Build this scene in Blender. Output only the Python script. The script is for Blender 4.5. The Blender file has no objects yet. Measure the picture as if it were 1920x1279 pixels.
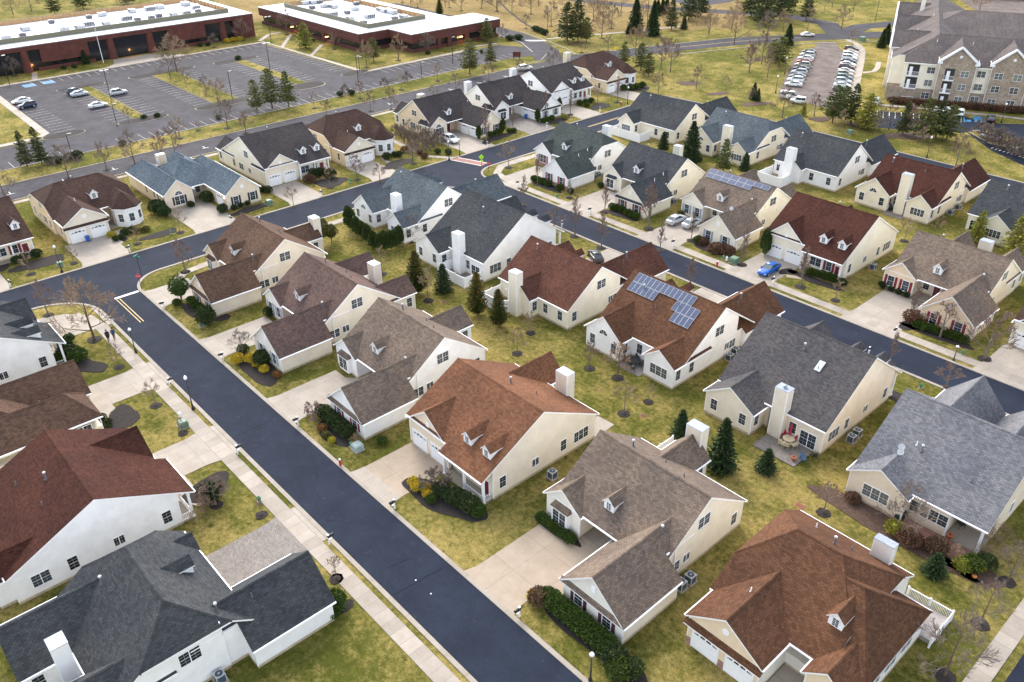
import bpy, bmesh, math, random
from mathutils import Vector, Matrix
R = math.radians
S = bpy.context.scene
COL = S.collection
rnd = random.Random(7)

# ------------------------------------------------------------------ camera
AL = R(48.04568); TH = R(31.46194); RO = R(-0.54791); HC = 66.0; FPX = 1569.713
def hv(x, y, z):                       # heading frame -> world (X along the street, Y across it)
    return Vector((x*math.cos(AL) - y*math.sin(AL), x*math.sin(AL) + y*math.cos(AL), z))
fw = hv(0, math.cos(TH), -math.sin(TH)); rt = hv(1, 0, 0); up = rt.cross(fw)
rr = rt*math.cos(RO) + up*math.sin(RO); uu = -rt*math.sin(RO) + up*math.cos(RO)
cd = bpy.data.cameras.new('camera'); cam = bpy.data.objects.new('camera', cd); COL.objects.link(cam)
cd.sensor_width = 36; cd.lens = FPX/1920*36; cd.clip_start = 1; cd.clip_end = 4000
m = Matrix((rr, uu, -fw)).transposed().to_4x4(); m.translation = Vector((0, 0, HC)); cam.matrix_world = m
S.camera = cam

def G(x, y, z=0.0):                    # photo pixel -> point at height z
    d = fw*FPX + rr*(x-960) - uu*(y-639.5)
    t = (z-HC)/d.z
    return (d.x*t, d.y*t)

# ------------------------------------------------------------------ light
W = bpy.data.worlds.new('World'); S.world = W; W.use_nodes = True
nt = W.node_tree; bg = nt.nodes['Background']; sk = nt.nodes.new('ShaderNodeTexSky')
sk.sky_type = 'NISHITA'; sk.sun_disc = False
SUN_EL = R(38); sd = Vector((-1.0, 0.42, 0)).normalized()
sk.sun_elevation = SUN_EL; sk.sun_rotation = math.atan2(sd.x, sd.y)
sk.air_density = 1.0; sk.dust_density = 2.2; sk.ozone_density = 1.0
hs = nt.nodes.new('ShaderNodeHueSaturation'); hs.inputs['Saturation'].default_value = .42; nt.links.new(sk.outputs[0], hs.inputs['Color']); nt.links.new(hs.outputs[0], bg.inputs[0]); bg.inputs[1].default_value = 0.15
sl = bpy.data.lights.new('sun', 'SUN'); sl.energy = 0.7; sl.angle = R(20); sl.color = (1, .93, .84)
so = bpy.data.objects.new('sun', sl); COL.objects.link(so); so.location = (-100, 100, 200)
sv = Vector((sd.x*math.cos(SUN_EL), sd.y*math.cos(SUN_EL), math.sin(SUN_EL)))
so.rotation_euler = sv.to_track_quat('Z', 'Y').to_euler()
S.view_settings.view_transform = 'Standard'; S.view_settings.look = 'None'
S.view_settings.exposure = 1.82; S.view_settings.gamma = 1
S.view_settings.use_curve_mapping = False

# ------------------------------------------------------------------ materials
MATS = {}
def nodes(name):
    m = bpy.data.materials.new(name); m.use_nodes = True
    return m, m.node_tree.nodes, m.node_tree.links, m.node_tree.nodes['Principled BSDF']
def rgba(c): return (c[0], c[1], c[2], 1)
def mul(c, k): return (c[0]*k, c[1]*k, c[2]*k)
def mixn(N, L, fac, a, b, mode='MIX'):
    x = N.new('ShaderNodeMix'); x.data_type = 'RGBA'; x.blend_type = mode
    for s, v in ((x.inputs[0], fac), (x.inputs[6], a), (x.inputs[7], b)):
        if hasattr(v, 'is_output'): L.new(v, s)
        elif isinstance(v, (int, float)): s.default_value = v
        else: s.default_value = rgba(v)
    return x.outputs[2]
def noise(N, L, vec, scale, detail=4, rough=.6):
    n = N.new('ShaderNodeTexNoise'); n.inputs['Scale'].default_value = scale
    n.inputs['Detail'].default_value = detail; n.inputs['Roughness'].default_value = rough
    if vec is not None: L.new(vec, n.inputs['Vector'])
    return n.outputs['Fac']
def ramp(N, L, f, a, b):
    n = N.new('ShaderNodeMapRange'); n.inputs[1].default_value = a; n.inputs[2].default_value = b
    n.interpolation_type = 'SMOOTHSTEP'; L.new(f, n.inputs[0]); return n.outputs[0]
def bump(N, L, P, h, st=.3, dist=.05):
    b = N.new('ShaderNodeBump'); b.inputs['Strength'].default_value = st; b.inputs['Distance'].default_value = dist
    L.new(h, b.inputs['Height']); L.new(b.outputs[0], P.inputs['Normal'])
def wpos(N, L):                         # world position, so big patterns run on from object to object
    g = N.new('ShaderNodeNewGeometry'); return g.outputs['Position']
def plain(name, c, rough=.7, var=.12, scale=3, metal=0, spec=None, bmp=0):
    if name in MATS: return MATS[name]
    m, N, L, P = nodes(name); v = wpos(N, L)
    f = noise(N, L, v, scale)
    L.new(mixn(N, L, ramp(N, L, f, .3, .7), mul(c, 1-var), mul(c, 1+var)), P.inputs['Base Color'])
    P.inputs['Roughness'].default_value = rough; P.inputs['Metallic'].default_value = metal
    if spec is not None: P.inputs['Specular IOR Level'].default_value = spec
    if bmp: bump(N, L, P, noise(N, L, v, scale*6), bmp)
    MATS[name] = m; return m
def shingle(name, c, streak=.1):
    m, N, L, P = nodes(name)
    tc = N.new('ShaderNodeTexCoord'); uv = tc.outputs['UV']
    br = N.new('ShaderNodeTexBrick'); L.new(uv, br.inputs['Vector'])
    br.inputs['Scale'].default_value = 1; br.inputs['Brick Width'].default_value = .4; br.inputs['Row Height'].default_value = .21
    br.inputs['Mortar Size'].default_value = .02; br.inputs['Mortar Smooth'].default_value = .4; br.inputs['Bias'].default_value = 0
    br.inputs['Color1'].default_value = rgba(mul(c, .76)); br.inputs['Color2'].default_value = rgba(mul(c, 1.27))
    br.inputs['Mortar'].default_value = rgba(mul(c, .5))
    mp = N.new('ShaderNodeMapping'); mp.inputs['Scale'].default_value = (1.6, .22, 1); L.new(uv, mp.inputs['Vector'])
    st = noise(N, L, mp.outputs[0], 1.1, 5, .65)
    col = mixn(N, L, ramp(N, L, st, .3, .72), mul((1, 1, 1), 1-streak), mul((1.02, 1, .98), 1+streak*.7))
    col2 = mixn(N, L, 1.0, br.outputs['Color'], col, 'MULTIPLY')
    big = noise(N, L, wpos(N, L), .18, 3)
    col3 = mixn(N, L, 1.0, col2, mixn(N, L, ramp(N, L, big, .3, .7), (.84, .85, .88), (1.12, 1.1, 1.06)), 'MULTIPLY')
    # little multi-coloured granule speckle
    sp = noise(N, L, uv, 9, 2)
    hue = mixn(N, L, ramp(N, L, sp, .35, .65), (.95, .98, 1.04), (1.06, 1.0, .95))
    L.new(mixn(N, L, 1.0, col3, hue, 'MULTIPLY'), P.inputs['Base Color'])
    P.inputs['Roughness'].default_value = .95; P.inputs['Specular IOR Level'].default_value = .08
    bump(N, L, P, br.outputs['Fac'], -.35, .03)
    return m
def siding(name, c):
    m, N, L, P = nodes(name); v = wpos(N, L)
    sx = N.new('ShaderNodeSeparateXYZ'); L.new(v, sx.inputs[0])
    d = N.new('ShaderNodeMath'); d.operation = 'DIVIDE'; L.new(sx.outputs[2], d.inputs[0]); d.inputs[1].default_value = .2
    fr = N.new('ShaderNodeMath'); fr.operation = 'FRACT'; L.new(d.outputs[0], fr.inputs[0])
    line = ramp(N, L, fr.outputs[0], 0, .22)
    n = noise(N, L, v, .7, 4)
    base = mixn(N, L, ramp(N, L, n, .3, .7), mul(c, .93), mul(c, 1.04))
    # splash-back dirt near the ground
    low = ramp(N, L, sx.outputs[2], .1, .9); n2 = noise(N, L, v, 3, 3)
    ad = N.new('ShaderNodeMath'); ad.operation = 'ADD'; L.new(low, ad.inputs[0]); L.new(n2, ad.inputs[1])
    base = mixn(N, L, ramp(N, L, ad.outputs[0], .5, 1.2), (c[0]*.88, c[1]*.84, c[2]*.74), base)
    L.new(mixn(N, L, line, mul(c, .82), base), P.inputs['Base Color'])
    P.inputs['Roughness'].default_value = .55; bump(N, L, P, line, .35, .02)
    return m
def grass_mat(name, green, straw, k=1.0):
    m, N, L, P = nodes(name); v = wpos(N, L)
    a = noise(N, L, v, .05, 3, .55); b = noise(N, L, v, .22, 6, .7); c = noise(N, L, v, 1.6, 6, .78); e = noise(N, L, v, 11, 3, .75)
    def madd(x, k, y):
        n = N.new('ShaderNodeMath'); n.operation = 'MULTIPLY_ADD'; L.new(x, n.inputs[0]); n.inputs[1].default_value = k; L.new(y, n.inputs[2]); return n.outputs[0]
    f = ramp(N, L, madd(a, .8, madd(c, .6, madd(e, .35, b))), 1.2, 1.62)
    col = mixn(N, L, f, green, straw)
    # greener, darker tufts
    t = ramp(N, L, noise(N, L, v, .55, 5, .72), .56, .68); col = mixn(N, L, t, col, mixn(N, L, c, mul(green, .45), mul(green, 1.05)))
    # dead brownish patches
    d = ramp(N, L, noise(N, L, v, .31, 6, .75), .6, .72); col = mixn(N, L, d, col, (straw[0]*.98, straw[1]*.84, straw[2]*1.25))
    col = mixn(N, L, 1.0, col, mixn(N, L, ramp(N, L, madd(e, 1.0, c), .75, 1.3), (.62, .66, .55), (1.3, 1.27, 1.25)), 'MULTIPLY')
    L.new(col, P.inputs['Base Color']); P.inputs['Roughness'].default_value = 1; P.inputs['Specular IOR Level'].default_value = .05
    bump(N, L, P, madd(e, 1.0, c), 1.0, .16)
    return m
def asphalt(name, c, patch=.3):
    m, N, L, P = nodes(name); v = wpos(N, L)
    a = noise(N, L, v, .25, 5, .7); b = noise(N, L, v, 9, 4, .8); g = noise(N, L, v, .9, 3, .5)
    col = mixn(N, L, ramp(N, L, a, .3, .75), mul(c, 1-patch), mul(c, 1+patch))
    col = mixn(N, L, 1.0, col, mixn(N, L, ramp(N, L, b, .3, .7), (.78, .78, .78), (1.25, 1.25, 1.25)), 'MULTIPLY')
    # long tar-sealed cracks and scuffs
    vo = N.new('ShaderNodeTexVoronoi'); vo.feature = 'DISTANCE_TO_EDGE'; vo.inputs['Scale'].default_value = .05
    wn = N.new('ShaderNodeTexNoise'); wn.inputs['Scale'].default_value = .5; L.new(v, wn.inputs['Vector'])
    va = N.new('ShaderNodeVectorMath'); va.operation = 'MULTIPLY_ADD'; L.new(wn.outputs['Color'], va.inputs[0]); va.inputs[1].default_value = (3, 3, 0); L.new(v, va.inputs[2])
    L.new(va.outputs[0], vo.inputs['Vector'])
    cr = ramp(N, L, vo.outputs['Distance'], .0006, .003)
    col = mixn(N, L, cr, mul(c, .72), col)
    sc = ramp(N, L, g, .64, .84); col = mixn(N, L, sc, col, mul((1, 1, 1.02), c[0]*2.0+.02))
    L.new(col, P.inputs['Base Color']); P.inputs['Roughness'].default_value = .85; P.inputs['Specular IOR Level'].default_value = .1
    bump(N, L, P, b, .25, .02); return m
def concrete(name, c, slab=(3.3, 3.3), off=.0, var=.1):
    m, N, L, P = nodes(name); v = wpos(N, L)
    br = N.new('ShaderNodeTexBrick'); L.new(v, br.inputs['Vector']); br.offset = off
    br.inputs['Scale'].default_value = 1; br.inputs['Brick Width'].default_value = slab[0]; br.inputs['Row Height'].default_value = slab[1]
    br.inputs['Mortar Size'].default_value = .025; br.inputs['Mortar Smooth'].default_value = .3
    br.inputs['Color1'].default_value = rgba(mul(c, 1-var)); br.inputs['Color2'].default_value = rgba(mul(c, 1+var)); br.inputs['Mortar'].default_value = rgba(mul(c, .62))
    n = noise(N, L, v, .5, 5, .65); n2 = noise(N, L, v, 6, 4, .7)
    col = mixn(N, L, 1.0, br.outputs['Color'], mixn(N, L, ramp(N, L, n, .25, .75), (.88, .86, .82), (1.08, 1.08, 1.08)), 'MULTIPLY')
    col = mixn(N, L, 1.0, col, mixn(N, L, ramp(N, L, n2, .3, .7), (.93, .93, .93), (1.05, 1.05, 1.05)), 'MULTIPLY')
    L.new(col, P.inputs['Base Color']); P.inputs['Roughness'].default_value = .85; return m
def brickmat(name, c, w=.3, h=.1, mortar=.5):
    m, N, L, P = nodes(name); v = wpos(N, L)
    sx = N.new('ShaderNodeSeparateXYZ'); L.new(v, sx.inputs[0]); ad = N.new('ShaderNodeMath'); L.new(sx.outputs[0], ad.inputs[0]); L.new(sx.outputs[1], ad.inputs[1])
    cb = N.new('ShaderNodeCombineXYZ'); L.new(ad.outputs[0], cb.inputs[0]); L.new(sx.outputs[2], cb.inputs[1])
    br = N.new('ShaderNodeTexBrick'); L.new(cb.outputs[0], br.inputs['Vector']); br.inputs['Scale'].default_value = 1
    br.inputs['Brick Width'].default_value = w; br.inputs['Row Height'].default_value = h; br.inputs['Mortar Size'].default_value = h*.12
    br.inputs['Color1'].default_value = rgba(mul(c, .75)); br.inputs['Color2'].default_value = rgba(mul(c, 1.25)); br.inputs['Mortar'].default_value = rgba((mortar*.9, mortar*.85, mortar*.75))
    n = noise(N, L, v, .4, 4)
    L.new(mixn(N, L, 1.0, br.outputs['Color'], mixn(N, L, ramp(N, L, n, .3, .7), (.85, .85, .85), (1.12, 1.12, 1.12)), 'MULTIPLY'), P.inputs['Base Color'])
    P.inputs['Roughness'].default_value = .85; return m
def leafmat(name, c, var=.45, trans=.0):
    m, N, L, P = nodes(name); oi = N.new('ShaderNodeObjectInfo'); g = N.new('ShaderNodeNewGeometry')
    rp = g.outputs['Random Per Island']
    col = mixn(N, L, rp, mul(c, 1-var), (c[0]*(1+var), c[1]*(1+var*.9), c[2]*(1+var*.5)))
    col = mixn(N, L, 1.0, col, mixn(N, L, oi.outputs['Random'], (.82, .9, .85), (1.2, 1.08, 1.05)), 'MULTIPLY')
    L.new(col, P.inputs['Base Color']); P.inputs['Roughness'].default_value = .75; P.inputs['Specular IOR Level'].default_value = .2
    return m
def glassmat(name, c=(.02, .026, .034)):
    m, N, L, P = nodes(name); oi = N.new('ShaderNodeObjectInfo')
    L.new(mixn(N, L, oi.outputs['Random'], mul(c, .55), mul(c, 2.3)), P.inputs['Base Color'])
    P.inputs['Roughness'].default_value = .12; P.inputs['Specular IOR Level'].default_value = .6
    return m

TRIM = plain('white_trim', (.86, .86, .86), .5, .04)
GLASS = glassmat('window_glass')
GREY_GLASS = glassmat('screened_glass', (.07, .075, .07))
FOUND = plain('foundation_tan', (.42, .35, .25), .9, .2, 2)
METAL = plain('galvanised_cap', (.27, .3, .36), .5, .15, metal=.3)
BLACK = plain('black_metal', (.015, .015, .017), .45)
PIPE = plain('lead_pipe', (.09, .09, .1), .6)
PIPEW = plain('pale_pipe', (.65, .65, .67), .5)
BRICKT = brickmat('red_brick_trim', (.3, .1, .07))
STONE = brickmat('tan_stone', (.36, .29, .21), .4, .16)
ROOFS = {k: shingle('shingle_'+k, mul(c, .86)) for k, c in dict(
    slate=(.064, .07, .076), granite=(.1, .096, .098), darkbrown=(.055, .038, .034), taupe=(.185, .146, .117), brown=(.126, .064, .038), copper=(.19, .092, .053), rust=(.115, .053, .038), red=(.074, .031, .023),
    pinkbrown=(.14, .096, .083), greyblue=(.105, .128, .145), pale=(.17, .176, .192), midbrown=(.125, .078, .056), green=(.07, .085, .08), charcoal=(.062, .056, .058), blue=(.11, .145, .175), walnut=(.08, .05, .041)).items()}
WALLS = {k: siding('siding_'+k, c) for k, c in dict(
    white=(.88, .87, .86), cream=(.84, .74, .57), beige=(.8, .68, .53), taupe=(.8, .71, .58), ivory=(.86, .79, .64), tan=(.7, .57, .4), peach=(.82, .65, .46), offwhite=(.82, .78, .71), yellow=(.8, .64, .38)).items()}
SHUT = {k: plain('shutter_'+k, c, .6) for k, c in dict(maroon=(.22, .015, .03), black=(.02, .02, .026), grey=(.3, .33, .36), plum=(.07, .02, .035), brown=(.2, .09, .07)).items()}

# ------------------------------------------------------------------ object helpers
def tag(o, label=None, cat=None, group=None, kind=None):
    if label: o['label'] = label
    if cat: o['category'] = cat
    if group: o['group'] = group
    if kind: o['kind'] = kind
    return o
def empty(name, loc, label, cat, group=None, rz=0):
    o = bpy.data.objects.new(name, None); COL.objects.link(o); o.location = loc; o.rotation_euler = (0, 0, rz)
    o.empty_display_size = .5
    return tag(o, label, cat, group)
def link(name, me, parent=None, loc=(0, 0, 0), rz=0, sc=None):
    o = bpy.data.objects.new(name, me); COL.objects.link(o); o.location = loc; o.rotation_euler = (0, 0, rz)
    if sc: o.scale = sc
    if parent: o.parent = parent
    return o
def copy_tree(o, parent=None):
    c = o.copy(); COL.objects.link(c); c.parent = parent
    for ch in list(o.children): copy_tree(ch, c)
    return c
class MB:                                # mesh builder: lists of verts/faces with material slots
    def __init__(s): s.v = []; s.f = []; s.m = []; s.uv = []; s.mats = []
    def mi(s, m):
        if m not in s.mats: s.mats.append(m)
        return s.mats.index(m)
    def face(s, pts, m, uv=None):
        i = len(s.v); s.v += [tuple(p) for p in pts]; s.f.append(list(range(i, i+len(pts)))); s.m.append(s.mi(m)); s.uv.append(uv)
    def poly(s, idx, m): s.f.append(idx); s.m.append(s.mi(m)); s.uv.append(None)
    def box(s, x0, x1, y0, y1, z0, z1, m, T=None):
        c = [(x0, y0, z0), (x1, y0, z0), (x1, y1, z0), (x0, y1, z0), (x0, y0, z1), (x1, y0, z1), (x1, y1, z1), (x0, y1, z1)]
        if T: c = [T(*p) for p in c]
        i = len(s.v); s.v += c
        for q in ((0, 3, 2, 1), (4, 5, 6, 7), (0, 1, 5, 4), (1, 2, 6, 5), (2, 3, 7, 6), (3, 0, 4, 7)): s.poly([i+k for k in q], m)
    def prism(s, pts, z0, z1, m, mt=None):      # extruded plan polygon
        n = len(pts); i = len(s.v)
        z0f = z0 if callable(z0) else (lambda x, y: z0); z1f = z1 if callable(z1) else (lambda x, y: z1)
        s.v += [(x, y, z0f(x, y)) for x, y in pts] + [(x, y, z1f(x, y)) for x, y in pts]
        s.poly([i+n+k for k in range(n)], mt or m); s.poly([i+k for k in reversed(range(n))], m)
        for k in range(n): s.poly([i+k, i+(k+1) % n, i+n+(k+1) % n, i+n+k], m)
    def tube(s, a, b, r0, r1, n, m, caps=True):
        a = Vector(a); b = Vector(b); d = (b-a)
        if d.length < 1e-6: return
        d.normalize(); u = d.orthogonal().normalized(); w = d.cross(u)
        i = len(s.v)
        for p, r in ((a, r0), (b, r1)):
            for k in range(n):
                t = 2*math.pi*k/n; s.v.append(tuple(p+(u*math.cos(t)+w*math.sin(t))*r))
        for k in range(n): s.poly([i+k, i+(k+1) % n, i+n+(k+1) % n, i+n+k], m)
        if caps: s.poly([i+n+k for k in range(n)], m); s.poly([i+k for k in reversed(range(n))], m)
    def lathe(s, prof, n, m, c=(0, 0, 0)):
        i = len(s.v)
        for r, z in prof:
            for k in range(n):
                t = 2*math.pi*k/n; s.v.append((c[0]+r*math.cos(t), c[1]+r*math.sin(t), c[2]+z))
        for j in range(len(prof)-1):
            for k in range(n): s.poly([i+j*n+k, i+j*n+(k+1) % n, i+(j+1)*n+(k+1) % n, i+(j+1)*n+k], m)
        s.poly([i+(len(prof)-1)*n+k for k in range(n)], m); s.poly([i+k for k in reversed(range(n))], m)
    def mesh(s, name, smooth=False, recalc=True):
        me = bpy.data.meshes.new(name); me.from_pydata(s.v, [], s.f)
        for m in s.mats: me.materials.append(m)
        me.polygons.foreach_set('material_index', s.m)
        if any(u is not None for u in s.uv):
            ul = me.uv_layers.new(name='UVMap')
            for p, u in zip(me.polygons, s.uv):
                if u:
                    for li, q in zip(p.loop_indices, u): ul.data[li].uv = q
        if smooth: me.polygons.foreach_set('use_smooth', [True]*len(me.polygons))
        if recalc:
            b = bmesh.new(); b.from_mesh(me); bmesh.ops.recalc_face_normals(b, faces=b.faces); b.to_mesh(me); b.free()
        me.update(); return me
    def build(s, name, parent=None, loc=(0, 0, 0), rz=0, smooth=False, recalc=True):
        return link(name, s.mesh(name, smooth, recalc), parent, loc, rz)

# ------------------------------------------------------------------ windows (shared meshes)
def window_meshes(w, h, bars, kind='rect', mw=.009, sash=True, glass=None):
    f = MB(); p = MB(); t = .075
    if kind == 'rect':
        f.box(-w/2-t, w/2+t, -.07, .0, -h/2-t, -h/2, TRIM); f.box(-w/2-t, w/2+t, -.07, .0, h/2, h/2+t, TRIM)
        f.box(-w/2-t, -w/2, -.065, .0, -h/2, h/2, TRIM); f.box(w/2, w/2+t, -.065, .0, -h/2, h/2, TRIM)
        n = bars
        for k in range(1, n): x = -w/2+w*k/n; f.box(x-.045, x+.045, -.045, -.005, -h/2, h/2, TRIM)
        if sash: f.box(-w/2, w/2, -.038, -.028, -.02, .02, TRIM)
        for k in range(n):
            x = -w/2+w*(k+.5)/n; f.box(x-mw/2, x+mw/2, -.035, -.029, -h/2, h/2, TRIM)
            for zz in (-.25, .25): f.box(x-w/n/2, x+w/n/2, -.036, -.0285, zz*h-mw/2, zz*h+mw/2, TRIM)
        p.box(-w/2, w/2, -.03, -.002, -h/2, h/2, glass or GLASS)
    else:                                # half-round fanlight
        n = 12; pts = [(w/2*math.cos(math.pi*k/n), w/2*math.sin(math.pi*k/n)) for k in range(n+1)]
        for k in range(n):
            a, b = pts[k], pts[k+1]; q = 1+t*2/w
            i = len(f.v)
            f.v += [(a[0], -.06, a[1]), (b[0], -.06, b[1]), (b[0]*q, -.06, b[1]*q), (a[0]*q, -.06, a[1]*q), (a[0], 0, a[1]), (b[0], 0, b[1]), (b[0]*q, 0, b[1]*q), (a[0]*q, 0, a[1]*q)]
            for qd in ((0, 1, 2, 3), (3, 2, 6, 7), (0, 4, 5, 1)): f.poly([i+z for z in qd], TRIM)
            if k % 3 == 0 and k: f.tube((0, -.05, 0), (a[0], -.05, a[1]), .025, .025, 4, TRIM)
        f.box(-w/2-t, w/2+t, -.06, 0, -t, 0, TRIM)
        i = len(p.v); p.v += [(x, -.03, z) for x, z in pts]; p.poly(list(range(i, i+n+1)), glass or GLASS)
    return f.mesh('window'), p.mesh('pane', recalc=False)
WIN = {'single': window_meshes(.95, 1.55, 1), 'pair': window_meshes(2.0, 1.45, 2), 'triple': window_meshes(2.9, 1.5, 3), 'narrow': window_meshes(1.05, 1.05, 2, sash=False),
       'tall': window_meshes(1.05, 1.75, 1), 'bay': window_meshes(1.9, 1.8, 2), 'quad': window_meshes(2.6, 1.35, 4), 'arch': window_meshes(1.5, .75, 1, 'arch'), 'small': window_meshes(.7, 1.0, 1), 'slider': window_meshes(2.1, 2.05, 2),
       'grey': window_meshes(.95, 1.55, 1, glass=GREY_GLASS), 'greytriple': window_meshes(2.9, 1.5, 3, glass=GREY_GLASS), 'greypair': window_meshes(2.0, 1.45, 2, glass=GREY_GLASS)}
def garage_door_meshes():
    f = MB(); p = MB(); w, h = 2.75, 2.35
    f.box(-w/2-.12, -w/2, -.08, 0, 0, h+.12, TRIM); f.box(w/2, w/2+.12, -.08, 0, 0, h+.12, TRIM); f.box(-w/2-.12, w/2+.12, -.085, 0, h, h+.14, TRIM)
    for r in range(4):
        f.box(-w/2, w/2, -.04, -.01, r*h/4+.015, (r+1)*h/4-.015, TRIM)
        for c in range(4):
            if r < 3: f.box(-w/2+c*w/4+.08, -w/2+(c+1)*w/4-.08, -.055, -.03, r*h/4+.09, (r+1)*h/4-.09, TRIM)
    for c in range(4):
        x0 = -w/2+c*w/4+.09; x1 = x0+w/4-.18; y = h*.75+.12+(.12 if c in (1, 2) else 0)
        i = len(p.v); p.v += [(x0, -.045, h*.75+.14), (x1, -.045, h*.75+.14), (x1, -.045, y+(.22 if c < 2 else .1)), (x0, -.045, y+(.1 if c < 2 else .22))]
        p.poly([i, i+1, i+2, i+3], GLASS)
    return f.mesh('garage_door'), p.mesh('pane', recalc=False)
GD = garage_door_meshes()
def shutter_mesh():
    f = MB(); f.box(-.2, .2, -.05, 0, -.85, .85, TRIM)
    for k in range(12): z = -.75+k*.13; f.box(-.16, .16, -.062, -.045, z, z+.07, TRIM)
    return f.mesh('shutter')
SHM = shutter_mesh()
SHMS = {}
for k, m_ in SHUT.items():
    c = SHM.copy(); c.materials.clear(); c.materials.append(m_); SHMS[k] = c
def door_mesh(m):
    f = MB(); f.box(-.6, -.5, -.08, 0, 0, 2.3, TRIM); f.box(.5, .6, -.08, 0, 0, 2.3, TRIM); f.box(-.6, .6, -.085, 0, 2.2, 2.35, TRIM)
    f.box(-.5, .5, -.04, 0, 0, 2.2, m)
    for a in (-.4, .06):
        for b, c in ((.2, .9), (1.05, 2.0)): f.box(a, a+.34, -.055, -.03, b, c, m)
    return f.mesh('door')
def pipe_meshes():
    out = []
    for mt, r, h in ((PIPE, .06, .45), (PIPEW, .06, .5), (PIPE, .1, .8)):
        b = MB(); b.lathe([(r*2.2, -.25), (r*2.2, -.02), (r, .06), (r, h)], 8, mt)
        if r > .08: b.lathe([(r*1.6, h-.02), (r*1.6, h+.12), (r*.4, h+.2)], 8, PIPEW)
        out.append(b.mesh('vent_pipe', True))
    return out
PIPES = pipe_meshes()

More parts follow.
